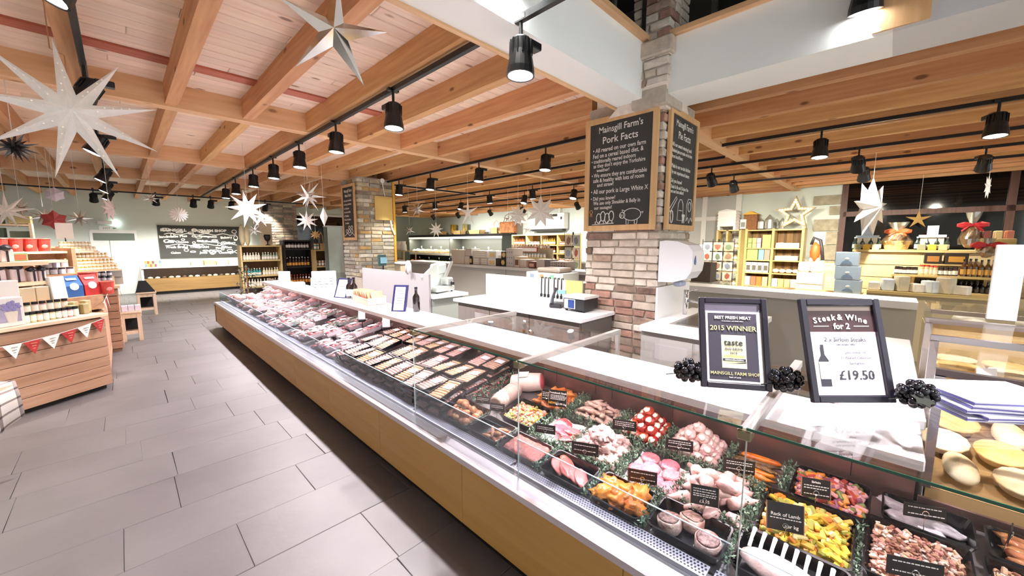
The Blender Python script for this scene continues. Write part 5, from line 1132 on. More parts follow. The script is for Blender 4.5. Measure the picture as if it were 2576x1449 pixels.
q = B(); q.lathe([(.17, -.012), (.18, 0), (.17, .012)], 28, Matrix.Translation((-.02, .02, .25)) @ Matrix.Rotation(.45, 4, 'Y') @ Matrix.Rotation(PI/2, 4, 'X')); q.obj('blade_guard', aluw, sl)
q = B(); q.chbox(-.26, .02, -.06, -.03, .08, .36, b=.01, T=Matrix.Translation((0, 0, .09)) @ Matrix.Rotation(-.55, 4, 'Y')); q.obj('gauge_plate', aluw, sl)
q = B(); q.chbox(-.03, .03, -.02, .02, .0, .32, b=.012, T=Matrix.Translation((.1, -.05, .2)) @ Matrix.Rotation(.62, 4, 'Y')); q.obj('carriage_arm', alu, sl)
q = B(); q.chbox(.02, .26, -.01, .16, .24, .42, b=.03, T=Matrix.Rotation(-.1, 4, 'Y')); q.obj('food_pusher', M('slicer_clear', 'dfe9e6', .1), sl)
q = B(); q.lathe([(.03, 0), (.032, .02), (.026, .03)], 16, Matrix.Translation((.15, -.15, .13)) @ Matrix.Rotation(PI/2, 4, 'X')); q.obj('dial', black, sl)
q = B(); q.lathe([(.018, 0), (.018, .05)], 10, Matrix.Translation((.26, -.05, .46))); q.tube([(.2, -.05, .36), (.26, -.05, .46)], .01, 6); q.obj('handle', black, sl)
for x in (-.16, .18):
    for y in (-.12, .12): q = B(); q.lathe([(.018, 0), (.018, .022)], 8, Matrix.Translation((x, y, 0))); q.obj('foot', black, sl)
q = B(); q.tube([(-.02, 0, 0), (0, 0, .13), (.06, 0, .15), (.12, 0, .10), (.14, 0, 0)], .035, 7); q.obj('cloth_roll', whitep, None, (2.94, 5.0, 1.206), (0, 0, 1.2), label='white cloth draped beside the slicer', cat='cloth', smooth=True)
# card reader on a stem
cr = empty('card_reader', (3.15, 6.2, .901), -.3, 'dark teal card reader on a short stem by the stone pillar', 'card reader'); teal = M('reader_teal', '2c4648', .4)
q = B(); q.lathe([(.06, 0), (.06, .01), (.014, .015), (.014, .36)], 12); q.obj('stem', blackm, cr); q = B(); q.chbox(-.07, .07, -.03, .05, .35, .55, b=.015, T=Matrix.Rotation(-.2, 4, 'X')); q.obj('reader_body', teal, cr); box('screen', -.055, .05, -.1, -.085, .40, .50, M('reader_screen', '6f9aa6', .3), cr).rotation_euler = (-.2, 0, 0)
# towel dispenser, sink
td = empty('towel_dispenser', (4.0, 1.585, 1.27), 0, 'white paper towel dispenser with a blue drop on the pillar', 'dispenser')
q = B(); a = [(0, 0), (-.14, .005), (-.26, .04), (-.305, .11), (-.315, .18), (-.31, .30), (-.27, .355), (-.17, .39), (-.06, .40), (0, .39)]; n = len(a)
q.add([(-.36, y, z) for y, z in a]+[(-.06, y, z) for y, z in a], [tuple(range(n)), tuple(range(2*n-1, n-1, -1))]+[(i, i+n, (i+1) % n+n, (i+1) % n) for i in range(n)]); q.obj('cover', M('dispenser_white', 'f0eff2', .25), td)
q = B(); q.prism([(0, .05), (.014, .015), (.02, -.01), (.013, -.03), (0, -.036), (-.013, -.03), (-.02, -.01), (-.014, .015)], 0, .003, Matrix.Rotation(PI/2, 4, 'X')); q.obj('blue_drop', M('drop_blue', '3a6fa8', .4), td, (-.30, -.318, .21))
q = B(); q.chbox(-.3, -.16, -.2, -.12, -.04, .01, b=.015); q.obj('towel_end', M('towel_blue', 'a9b4c8', .7), td)
sk = empty('sink_unit', (3.75, 1.2, 0), label='sink unit with white upstand, steel basin and mixer tap', cat='sink')
sub('sink_body', 3.32, 4.6, .82, 1.58, 0, .85, M('sink_grey', 'a7a4a0', .5), sk)
for y in (.9, 1.2): sub('front_tile', 3.312, 3.32, y-.08, y+.2, .3, .8, M('sink_tile', 'aeaba6', .45), sk)
sub('sink_top', 3.28, 4.6, .80, 1.58, .85, .9, white, sk); sub('upstand', 3.62, 4.45, 1.572, 1.59, .9, 1.215, white, sk)
sub('basin', 3.5, 4.3, .9, 1.4, .9, .905, steel, sk); sub('basin_well', 3.56, 4.24, .95, 1.36, .905, .9065, M('basin_dark', '7d7b75', .25, .9), sk)
q = B(); q.tube([(4.1, 1.48, .9), (4.1, 1.48, 1.16)], .022, 12); q.tube([(4.1, 1.48, 1.05), (4.1, 1.3, 1.04), (4.1, 1.2, 1.03)], .014, 10); q.tube([(4.1, 1.48, 1.14), (4.15, 1.38, 1.17)], .008, 8); q.v = [(x-sk.location.x, y-sk.location.y, z) for x, y, z in q.v]; q.obj('mixer_tap', chrome, sk, smooth=True)
# low dividing walls
lw = empty('wall_low', (5.7, 6, 0), label='low grey dividing wall with boxes on its cap', kind='structure')
lg = M('low_wall_grey', 'aaa7a0', .6); lc = M('low_wall_cap', 'bdb9b4', .5)
sub('wall_panel', 5.64, 5.9, 5.72, 9.6, 0, 1.09, lg, lw); sub('wall_panel', 5.64, 5.9, 2.5, 5.71, 0, 1.09, lg, lw); sub('wall_cap', 5.58, 6.1, 2.5, 9.6, 1.09, 1.145, lc, lw)
lw2 = empty('wall_divider', (5.7, 1, 0), label='low pale wall with a white cap right of the brick pillar', kind='structure')
sub('wall_panel', 5.64, 5.9, -.25, 2.45, 0, .975, M('low_wall_pale', 'bfbcb2', .6), lw2); sub('wall_cap', 5.56, 6.0, -.25, 2.48, .975, 1.05, MATS['worktop_white'], lw2)
q = B(); q.chbox(-.02, .02, -.09, .09, 0, .19, b=.008, T=Matrix.Rotation(.2, 4, 'Y')); o = empty('tablet', (5.75, 3.72, 1.146), .15, 'dark tablet with a violet screen leaning by the pillar', 'tablet'); q.obj('tablet_body', black, o); q = B(); q.box(-.024, -.021, -.07, .07, .02, .17, Matrix.Rotation(.2, 4, 'Y')); q.obj('screen', M('tablet_screen', '6a5fc0', .3, emit=.6), o)
gb = empty('grey_scale', (5.2, 4.0, 0), label='pale weighing scale and till housing on a grey cupboard', cat='scale'); sub('cupboard', 4.95, 5.5, 3.45, 4.6, 0, 1.0, lg, gb); sub('housing', 5.0, 5.45, 3.75, 4.55, 1.0, 1.14, M('scale_pale', 'd0cdc6', .45), gb); q = B(); q.chbox(-.2, .2, -.25, .25, 0, .08, b=.03); q.obj('scale_plate', M('scale_taupe', 'a79a90', .3, .4), gb, (.02, .1, 1.14))
for k, y in enumerate((4.42, 4.2, 3.98)): sub('sticker', 4.996, 5.0, y-.04, y+.04, 1.03, 1.11, [M('sticker_blue', '8a9ab5', .5), M('sticker_tan', 'b09a72', .5), M('sticker_teal', '7fb59c', .5)][k], gb)
# ================================================================ helpers for shelved goods
def jarmesh(r, h, body, lid, lab=None, lidh=.16):
    q = B(); q.mi = 0; q.lathe([(r*.92, 0), (r, h*.04), (r, h*(.8-lidh/2)), (r*.85, h*(1-lidh))], 10)
    q.mi = 1; q.lathe([(r*.9, h*(1-lidh)), (r*.9, h)], 10)
    if lab: q.mi = 2; q.lathe([(r*1.02, h*.15), (r*1.02, h*.6)], 10)
    return q.mesh('jar', [body, lid]+([lab] if lab else []))
def jar_thing(name, loc, r, h, body, lid, lab, label, cat, group):
    """jar with body, lid and label as parts"""
    key = (name, round(r, 4), round(h, 4), body.name, lid.name, lab.name if lab else '')
    if key not in _jt:
        t = empty(name); q = B(); q.lathe([(r*.92, 0), (r, h*.04), (r, h*.70), (r*.85, h*.76)], 12); q.obj('body', body, t, smooth=False)
        q = B(); q.lathe([(r*1.0, h*.74), (r*1.0, h)], 12); q.obj('lid', lid, t)
        if lab: q = B(); q.lathe([(r*1.02, h*.14), (r*1.02, h*.62)], 12); q.obj('label', lab, t)
        _jt[key] = t; o = t
    else: o = copy_tree(_jt[key])
    o.location = loc; return tag(o, label, cat, group)
_jt = {}
ORD = 'first second third fourth fifth sixth seventh eighth ninth tenth eleventh twelfth thirteenth fourteenth fifteenth sixteenth seventeenth eighteenth nineteenth twentieth'.split()
def imx(p): d = Vector(p)-camo.location; return d.dot(Rv)/d.dot(Fv)
def row(name, me, p0, p1, n, label, cat, group, jit=.004, sc=(.95, 1.05), rr=random.Random(77)):
    fl_ = imx(p0) < imx(p1)
    for k in range(n):
        f = (k+.5)/n; inst(name, me, tuple(a+(b-a)*f+(rr.uniform(-jit, jit) if i < 2 else 0) for i, (a, b) in enumerate(zip(p0, p1))), sc=rr.uniform(*sc), label=(label.replace('{o}', ORD[k if fl_ else n-1-k]) if '{o}' in label else '%s, %s from the left' % (label, ORD[k if fl_ else n-1-k])), cat=cat, group=group)
jm = {}
def jam(col, lid, r=.035, h=.09, lab='f0ece2'):
    key = (col, lid, r, h, lab)
    if key not in jm: jm[key] = jarmesh(r, h, M('jam_'+col, col, .25, spec=.6), M('lid_'+lid, lid, .4), M('lab_'+lab, lab, .6) if lab else None)
    return jm[key]
def btl(col, h=.26, r=.035, cap='1b1512', lab='e9e2d0'):
    key = ('b', col, h, r, cap, lab)
    if key not in jm:
        q = B(); q.mi = 0; q.lathe([(r*.9, 0), (r, .008), (r, h*.56), (r*.4, h*.75), (r*.36, h*.92)], 10); q.mi = 1; q.lathe([(r*.42, h*.9), (r*.42, h)], 8); q.mi = 2; q.lathe([(r*1.02, h*.12), (r*1.02, h*.42)], 10)
        jm[key] = q.mesh('bottle', [M('bt_'+col, col, .15, spec=.7), M('lid_'+cap, cap, .4), M('lab_'+lab, lab, .6)])
    return jm[key]
def carton(name, x0, x1, y0, y1, z0, z1, col, label, cat='box', group=None, face=None):
    t = empty(name, ((x0+x1)/2, (y0+y1)/2, z0), 0, label, cat, group); dx, dy, h = (x1-x0)/2, (y1-y0)/2, z1-z0
    q = B(); q.chbox(-dx, dx, -dy, dy, 0, h, b=.004); q.obj('carton', M('card_'+col, col, .7, rnd=.04), t)
    if face == 'dots':
        q = B()
        for i in range(3):
            for j in range(3): q.lathe([(.012, 0), (.012, .002)], 8, Matrix.Translation((-dx-.001, dy*(i-1)*.6, h*(.2+.3*j))) @ Matrix.Rotation(-PI/2, 4, 'Y'))
        q.obj('printed_dots', M('card_ink', '5f5650', .6), t)
    elif face == 'bands':
        for k in range(3): box('printed_band', -dx-.002, -dx, -dy*.7, dy*.7, h*(.15+.28*k), h*(.15+.28*k)+h*.12, M('card_band', 'd8d2c8', .6), t)
    elif face == 'disc':
        q = B(); q.lathe([(min(dy, h/2)*.7, 0), (min(dy, h/2)*.7, .003)], 16, Matrix.Translation((-dx-.001, 0, h/2)) @ Matrix.Rotation(-PI/2, 4, 'Y')); q.obj('printed_disc', M('disc_gold', 'c8a765', .5), t)
    elif face: box('printed_panel', -dx-.002, -dx, -dy*.7, dy*.7, h*.2, h*.7, M('card_'+face, face, .6), t)
    return t
# ================================================================ boxes along the low wall
ZC = 1.146
for i, (y0, y1, lv, h, col, face, lb) in enumerate((
 (7.14, 7.64, 0, .33, 'c2b7ab', None, 'tall plain beige carton at the left end of the low wall'), (6.95, 7.13, 0, .19, 'bdb3a8', None, 'small beige carton beside the tall plain one'), (6.90, 7.11, .192, .17, 'b6aca4', None, 'grey-beige carton on the small beige one'), (6.85, 6.94, 0, .19, '1d1a18', 'c9a86a', 'narrow black box with gold print on the low wall'),
 (6.59, 6.83, 0, .16, 'bfb4aa', 'bands', 'banded carton, lower left of the pair'), (6.33, 6.58, 0, .16, 'bfb4aa', 'bands', 'banded carton, lower right of the pair'), (6.33, 6.83, .162, .155, 'c6bdb2', 'bands', 'wide banded carton lying on the pair'),
 (6.06, 6.31, 0, .16, 'd9d6d4', 'd2b877', 'white carton with an ochre band, lower one'), (6.06, 6.30, .162, .155, 'cfcccb', 'd2b877', 'white carton with an ochre band, upper one'), (5.92, 6.05, 0, .165, '2a2724', None, 'plain black box under the white jars'), (5.76, 5.91, 0, .165, '221e1b', 'disc', 'black box with a gold flower, lower one'), (5.74, 5.90, .167, .15, '241f1c', 'disc', 'black box with a gold circle, upper one'),
 (5.52, 5.73, 0, .38, 'b5aca8', 'dots', 'tall grey spotted box on the low wall'), (5.36, 5.50, 0, .22, 'cbb9a6', '6a4a38', 'pale wine box with a brown panel'), (5.17, 5.35, 0, .16, 'c2b5a8', None, 'plain square carton right of the wine box'), (4.93, 5.10, 0, .13, '6a3a36', 'c79a86', 'dark red box with round print'), (4.69, 4.90, 0, .18, 'c0b4a8', None, 'large plain carton near the pillar end'), (4.58, 4.68, 0, .175, '7d7670', None, 'narrow grey box beside the large carton'), (4.41, 4.56, 0, .15, 'bcb0aa', 'dots', 'left spotted carton near the pillar'), (4.18, 4.40, 0, .15, 'bcb0aa', 'dots', 'right spotted carton near the pillar'))):
    carton('carton', 5.66+.01*(i % 3), 5.95, y0, y1, ZC+lv, ZC+lv+h, col, lb, 'box', None, face)
row('jar', jam('efeae4', 'f2f0ea', .028, .07), (5.72, 5.94, ZC+.166), (5.72, 6.04, ZC+.166), 2, 'white jar standing on the black box', 'jar', 'white jars on the black box')
# ================================================================ produce fridge along the right-hand far wall
fz = empty('produce_fridge', (12.4, 16.3, 0), label='long dark open produce fridge against the far wall', cat='fridge')
fb = M('fridge_dark', '2e3029', .5); fw_ = M('fridge_pale', 'cfcdbd', .5)
sub('back', 12.8, 12.95, 12.4, 20.3, .2, 1.95, fb, fz); sub('canopy', 12.0, 12.95, 12.4, 20.3, 1.95, 2.06, black, fz); sub('canopy_light', 11.98, 12.03, 12.4, 20.3, 1.84, 1.94, M('canopy_strip', 'e4e2cc', .4, emit=.6), fz); sub('base', 11.9, 12.95, 12.4, 20.3, 0, .42, fb, fz)
for y in (12.4, 16.3, 20.28): sub('end_panel', 12.0, 12.95, y, y+.03, .42, 1.95, fb, fz)
for k, (x, z) in enumerate(((12.05, 1.05), (11.9, .45))):
    q = B(); l = fz.location; q.add([(a-l.x, b-l.y, c) for b in (12.42, 20.28) for a, c in ((x, z-.05), (12.85, z+.05), (12.85, z+.1), (x, z))], [(3, 2, 1, 0), (4, 5, 6, 7)]+[(i, (i+1) % 4, 4+(i+1) % 4, 4+i) for i in range(4)]); q.obj('sloping_shelf', M('fridge_shelf', '6d6a5c', .5), fz); sub('shelf_lip', x-.02, x, 12.42, 20.28, z-.09, z+.03, fw_, fz)
FL = bpy.data.lights.new('fridge_light', 'AREA'); FL.shape = 'RECTANGLE'; FL.size = .1; FL.size_y = 7.8; FL.energy = 260; FL.color = (1, .97, .88)
fo = bpy.data.objects.new('fridge_light', FL); COL.objects.link(fo); fo.parent = fz; fo.location = (12.08-fz.location.x, 0, 1.83); fo.rotation_euler = (0, -.25, 0)
cols = ['c9a24a', 'd8b45c', 'b9c07a', 'd0d6b4', 'e2e2da', '8f9c4e', 'd98f3a', 'c8683c', 'e0d2a8', 'b4c489']; cn = ['golden', 'yellow', 'pale green', 'pale leafy', 'white', 'green', 'orange', 'red-orange', 'cream', 'light green']
crate = wood('crate_wood', 'cdb282', 'b89a68', 'y'); rc = random.Random(8)
for k, (x, z) in enumerate(((12.07, 1.055), (11.92, .455))):
    for j in range(16):
        y = 12.5+.485*j; c = rc.randrange(10)
        t = empty('produce_crate', (x+.22, y+.23, z+.03), 0, 'crate of %s produce on the %s fridge shelf, %s from the right' % (cn[c], ('upper', 'lower')[k], ORD[j]), 'produce crate', 'crates in the produce fridge'); t.rotation_euler = (0, -.12, 0)
        q = B(); q.box(-.2, .2, -.22, .22, 0, .01); q.box(-.2, -.185, -.22, .22, 0, .11); q.box(.185, .2, -.22, .22, 0, .13); q.box(-.2, .2, -.22, -.205, 0, .11); q.box(-.2, .2, .205, .22, 0, .11); q.obj('crate', crate, t)
        q = B()
        for i in range(22): s = rc.uniform(.03, .05); q.blob(s, s, s*.9, i, .15, 2, 1, Matrix.Translation((rc.uniform(-.15, .15), rc.uniform(-.17, .17), .08+rc.uniform(0, .09))))
        o = q.obj('produce', M('produce_'+cols[c], cols[c], .5, var=.2, vs=10), t, smooth=True); o['kind'] = 'stuff'
        if j % 2 == 0: q = B(); q.lathe([(.05, 0), (.05, .006)], 12, Matrix.Translation((.1, 0, .30)) @ Matrix.Rotation(-PI/2, 4, 'Y')); q.tube([(.1, 0, .1), (.1, 0, .28)], .004, 4); q.obj('round_ticket', paper, t)
# things on top of the fridge
wk = M('wicker', 'cfae74', .7, var=.25, vs=30, bump=.4); wkb = M('wicker_brown', '8a5a32', .7, var=.3, vs=25, bump=.4)
def basket(loc, w, d, h, label, mat, handle=True):
    t = empty('wicker_basket', loc, 0, label, 'basket'); q = B(); n = 6
    for k in range(n):
        z = h*k/n; s = .85+.15*k/n; q.box(-d*s/2, d*s/2, -w*s/2, -w*s/2+.02, z, z+h/n*.85); q.box(-d*s/2, d*s/2, w*s/2-.02, w*s/2, z, z+h/n*.85); q.box(-d*s/2, -d*s/2+.02, -w*s/2, w*s/2, z, z+h/n*.85); q.box(d*s/2-.02, d*s/2, -w*s/2, w*s/2, z, z+h/n*.85)
    q.box(-d*.4, d*.4, -w*.4, w*.4, 0, .01); q.obj('woven_sides', mat, t)
    if handle: q = B(); q.tube([(0, -w*.35, h), (0, -w*.3, h+.22), (0, 0, h+.34), (0, w*.3, h+.22), (0, w*.35, h)], .012, 6); q.obj('handle', mat, t)
    return t
basket((12.4, 13.2, 2.061), .5, .35, .28, 'pale wicker basket with a tall handle on top of the fridge', wk)
basket((12.45, 12.72, 2.061), .3, .5, .12, 'shallow pale wicker tray on top of the fridge', wk, False)
basket((12.4, 14.6, 2.061), .9, .4, .2, 'long low wicker basket on top of the fridge', wk, False); basket((12.4, 16.0, 2.061), .7, .4, .2, 'low wicker basket in the middle of the fridge top', wk, False); basket((12.4, 17.6, 2.061), .6, .4, .2, 'low wicker basket near the far end of the fridge top', wk, False)
tb = empty('tote_bag', (12.3, 12.3, 2.07), 0, 'patterned red-brown bag and basket beside the heater', 'bag'); q = B(); q.chbox(-.15, .15, -.45, .45, 0, .5, b=.03); q.obj('bag_body', M('bag_print', 'b0703f', .7, col2='6f3f22', vs=9), tb); q = B(); q.tube([(0, -.3, .5), (0, -.2, .78), (0, 0, .85), (0, .2, .78), (0, .3, .5)], .015, 5); q.obj('handle', M('bag_handle', '7a5a3c', .6), tb)
for k, (y, w, lb) in enumerate(((18.4, .6, 'cream printed sign with dark script above the fridge'), (16.9, .5, 'bright picture of bottles and fruit above the fridge'), (15.9, .4, 'picture of green plants above the fridge'))):
    t = empty('picture', (12.7, y, 2.11), -PI/2, lb, 'picture'); box('panel', -w/2, w/2, -.02, 0, 0, .5, [M('pic_cream', 'ded6c0', .6), M('pic_olive', '6d6a3a', .6, col2='c99a2e', vs=9), M('pic_green', '7a8060', .6, col2='b0a070', vs=9)][k], t)
    if k == 0: text('Fresh', .18, inkd, t, (0, -.022, .25))
    else: q = B(); q.lathe([(.05, 0), (.06, .2), (.02, .3), (.02, .4)], 8, Matrix.Translation((0, -.06, .02))); q.obj('painted_bottle', M('pic_gold', 'd9a83c', .6), t)
# wall heater
ac = empty('wall_heater', (12.9, 10.4, 2.13), -PI/2, 'white wall-mounted heater with dark grilles', 'heater')
q = B(); q.chbox(-.95, .95, -.3, 0, .08, .72, b=.02); q.obj('casing', whitep, ac); box('bottom_grille', -.93, .85, -.26, -.02, .0, .08, M('grille_dark', '2a2a26', .6), ac); box('top_grille', -.1, .62, -.305, -.3, .58, .68, MATS['grille_dark'], ac); box('switch', .78, .86, -.304, -.3, .45, .56, MATS['grille_dark'], ac); box('pipe', .55, .6, -.12, -.06, .72, .92, whitep, ac)
# wooden jar shelves under the heater
def shelving(name, x, y0, y1, z0, zs, d, label, mat, divs=1, back=None):
    """open wooden shelving whose front faces -X"""
    t = empty(name, (x, (y0+y1)/2, z0), 0, label, 'shelving'); w = y1-y0
    for k in range(divs+1): yy = -w/2+w*k/divs; box('upright', 0, d, yy-.02, yy+.02, 0, zs[-1]-z0+.02, mat, t)
    for z in zs: box('shelf', 0, d, -w/2, w/2, z-z0-.02, z-z0+.02, mat, t)
    if back: box('back', d-.015, d, -w/2, w/2, 0, zs[-1]-z0, back, t)
    return t
shw = wood('shelf_pine', 'd9c28a', 'c6a868', 'y', .55); dkb = wood('shelf_back', '7a5c34', '5e4424', 'z')
shelving('jar_shelves', 10.9, 7.7, 10.7, 0, (.6, .95, 1.25, 1.55, 1.93), .4, 'wooden jar shelves below the wall heater', shw, 4, dkb)
for z, lst in ((1.57, ('8a4a22', 'c98a2e', '6a2f1c')), (1.27, ('b07a34', '7a3a22', 'd0b070')), (.97, ('a04a2c', '5e3a24', 'c8a24c'))):
    for j in range(4):
        y = 7.8+.75*j; c = lst[j % 3]
        row('sauce_bottle' if j % 2 else 'jar', btl(c, .25, .036) if j % 2 else jam(c, 'e9e4da', .042, .11), (10.98, y+.04, z), (10.98, y+.60, z), 7, '{o} %s in the %s bay from the right, %s jar shelf under the heater' % ('sauce bottle' if j % 2 else 'jar', ORD[j], {1.57: 'top', 1.27: 'middle', .97: 'lower'}[z]), 'bottle' if j % 2 else 'jar', 'jars %s %d' % (z, j))
# freestanding step display in front of the jar shelves
sd = empty('step_display', (9.9, 8.9, 0), label='pale stepped display of jars in front of the jar shelves', cat='display')
for k, (x, z) in enumerate(((9.5, .85), (9.7, 1.15), (9.9, 1.45))): sub('step', x, x+.22, 8.0, 9.9, z-.03, z, shw, sd); sub('riser', x+.19, x+.22, 8.0, 9.9, 0, z, M('display_cream', 'd8cdb4', .6), sd)
for k, (x, z) in enumerate(((9.6, .851), (9.8, 1.151), (10.0, 1.451))):
    row('jar', jam(['e6dcc8', 'dfe4e4', 'd8a8a0'][k], ['f2efe8', 'c9d2d8', 'e8e4e0'][k], .045, .13), (x, 8.05, z), (x, 9.85, z), 14, '%s jar on the pale stepped display' % ['lowest-row', 'middle-row', 'top-row'][k], 'jar', 'step display row %d' % k)
q = B(); q.chbox(-.02, .02, -.45, .45, 0, .16, b=.004); o = empty('red_banner', (9.66, 8.75, 1.33), 0, 'white header card with a red border on the stepped display', 'sign'); q.obj('border', M('banner_red', 'b04a44', .6), o); box('banner_face', -.024, -.02, -.42, .42, .02, .14, paper, o)
# postcard rack by the low wall
def cardrack(loc, w, h, label, rows_, cols_, rz=0):
    t = empty('card_rack', loc, rz, label, 'card rack'); q = B(); q.tube([(0, 0, 0), (0, 0, h)], .02, 8); q.lathe([(.25, 0), (.25, .02), (.03, .03)], 14)
    for k in range(rows_+1):
        z = h*.25+(h*.72)*k/rows_; q.tube([(-.06, -w/2, z), (-.06, w/2, z)], .006, 5)
    for k in range(cols_+1): yy = -w/2+w*k/cols_; q.tube([(-.06, yy, h*.25), (-.05, yy, h)], .006, 5)
    q.tube([(0, 0, h*.5), (-.06, 0, h*.5)], .01, 5); q.obj('wire_frame', blackm, t)
    cc = ['b5a58c', 'a08a6c', 'b8aa98', '98805f', 'ad9078', '938c78', 'a59052', 'a2a79f']
    for i in range(rows_):
        for j in range(cols_):
            z = h*.25+(h*.72)*i/rows_; y0 = -w/2+w*j/cols_; c = cc[(i*5+j*3) % 8]
            b_ = box('greeting_card', -.05, -.044, y0+.015, y0+w/cols_-.015, z+.01, z+h*.72/rows_*.92, M('gc_'+c, c, .6), t)
            q = B(); q.blob(.002, w/cols_*.3, h/rows_*.24, i+j*3, .5, 2, 1); q.obj('card_picture', M('gcp_%d' % ((i+j) % 4), ['7a5f4c', '5a6650', '8c4a3a', '6b6f7c'][(i+j) % 4], .6), b_, (-.004, 0, h*.3/rows_))
    return t
cardrack((9.2, 6.55, 0), .55, 1.95, 'white and silver postcard rack below the heater', 4, 2)
# jugs on a stand beside the stone pillar
mk = empty('jug_stand', (8.6, 15.2, 0), 0, 'stand of white enamel jugs beside the stone pillar', 'display'); q = B()
for z in (.4, .85, 1.3): q.box(-.3, .3, -.7, .7, z-.03, z)
for x in (-.28, .28):
    for y in (-.68, .68): q.box(x-.02, x+.02, y-.02, y+.02, 0, 1.3)
q.obj('stand', shw, mk)
for k in range(3):
    t = empty('enamel_jug', (8.5, 15.65-.4*k, 1.301), 0, 'white enamel jug on the stand, %s from the left' % ordn[k].replace('nearest', 'first'), 'jug', 'enamel jugs'); q = B(); q.lathe([(.13, 0), (.14, .02), (.13, .25), (.09, .33), (.11, .4)], 14); q.obj('body', M('enamel', 'f2f2ee', .25), t); q = B(); q.tube([(0, .13, .3), (0, .22, .25), (0, .21, .1), (0, .14, .06)], .014, 6); q.obj('handle', black, t)
for k in range(4): row('jar', jam('8a6a3a', 'cfa84c', .05, .16), (8.4, 14.7+.3*k, .851), (8.4, 14.9+.3*k, .851), 2, '{o} brown jar of the %s pair on the jug stand' % ORD[k], 'jar', 'jug stand jars')
wsh = empty('fish_display', (7.7, 14.2, 0), 0, 'white curved counter beyond the partition by the stone pillar', 'counter'); q = B(); q.chbox(-.4, .4, -1.2, 1.2, 0, .82, b=.02); q.obj('counter_body', M('case_taupe', 'b5a892', .5), wsh); q = B(); q.chbox(-.45, .45, -1.25, 1.25, .82, .92, b=.04); q.obj('counter_top', white, wsh)
# ================================================================ gift shelves on the right
gs_ = empty('gift_shelves', (12.45, 2.3, 0), label='pale pine gift shelves with a star standing on top', cat='shelving')
zs = [.45, .82, 1.17, 1.50, 2.0]
for y in (1.63, 2.28, 2.92): sub('upright', 12.4, 12.85, y-.03, y+.03, 0, 2.03, shw, gs_)
for z in zs: sub('shelf', 12.4, 12.85, 1.63, 2.92, z-.03, z, shw, gs_)
sub('back', 12.84, 12.86, 1.63, 2.92, 0, 2.0, dkb, gs_)
for k in range(6): sub('back_slat', 12.82, 12.84, 1.70+.2*k, 1.84+.2*k, .3, 2.0, wood('slat_brown', '9a7440', '7f5c2e', 'z'), gs_)
g2 = empty('corner_shelves', (12.2, 3.2, 0), label='narrow pine corner shelves left of the gift shelves', cat='shelving')
for y in (2.98, 3.3, 3.55): sub('upright', 12.0, 12.4, y-.025, y+.025, 0, 2.0, shw, g2)
for z in zs: sub('shelf', 12.0, 12.4, 2.98, 3.55, z-.03, z, shw, g2)
for z in zs[:4]: row('jar', jam('b9a78c', '8a7a62', .045, .14), (12.1, 3.02, z), (12.1, 3.5, z), 5, 'small brown jar on the narrow corner shelves', 'jar', 'corner shelf jars')
def gift(y0, y1, z, h, col, lb, x=12.45, face=None, grp=None): return carton('gift_box', x, x+.2, y0, y1, z+.001, z+h, col, lb, 'gift box', grp, face)
for k in range(3):
    for j in range(2): gift(2.56+.11*k, 2.66+.11*k, 1.5+.14*j, .135, ['d8b4cc', 'd8d48c', 'a8b87a'][k], '%s tea box on the top gift shelf, %s row' % (['pink', 'yellow', 'green'][k], ('lower', 'upper')[j]))
gift(2.33, 2.53, 1.5, .36, 'c9d07a', 'tall lime-green box on the top gift shelf')
row('jar', jam('e4dccf', 'f4f1ea', .05, .14), (12.5, 1.70, 1.501), (12.5, 2.22, 1.501), 6, 'white jar on the top gift shelf', 'jar', 'top gift shelf jars')
gift(2.62, 2.88, 1.17, .29, 'b9d07c', 'green picture box on the second gift shelf'); gift(2.47, 2.60, 1.17, .29, '8fd0c8', 'turquoise box on the second gift shelf'); gift(2.33, 2.46, 1.17, .29, 'e0a090', 'coral box on the second gift shelf')
for r_ in range(2): row('jar', jam('f0eee4', 'f4f2ee' if r_ else 'cfd6c0', .045, .12), (12.48+.12*r_, 1.70, 1.171), (12.48+.12*r_, 2.22, 1.171), 6, ['white round jar in the front row of the second gift shelf', 'white round jar in the back row of the second gift shelf'][r_], 'jar', 'second gift shelf jars %d' % r_)
for k in range(4): gift(2.34+.14*k, 2.47+.14*k, .82, .28, 'efece4', 'white mug box on the third gift shelf, %s from the right' % ordn[k].replace('nearest', 'first'), face='6a665e')
for k in range(4): q = B(); q.blob(.11, .08, .06, k, .15, 1.2, 2); q.obj('white_gift', M('gift_white', 'efece6', .6), None, (12.58, 1.74+.15*k, .882), smooth=True, label='soft white wrapped gift on the third gift shelf', cat='gift', group='white gifts')
for k in range(4): gift(2.34+.14*k, 2.47+.14*k, .45, .25, ['d8c89a', 'd9843c', 'dd7a5a', 'b8c8d8'][k], '%s box on the lowest visible gift shelf' % ['straw', 'orange', 'coral red', 'pale blue'][k])
for k in range(4): gift(1.69+.14*k, 1.82+.14*k, .45, .22, ['ece8e0', 'd8b888', 'd4b07c', 'eeeae2'][k], '%s pack on the lowest visible gift shelf' % ['white left', 'tan', 'ochre', 'white'][k])
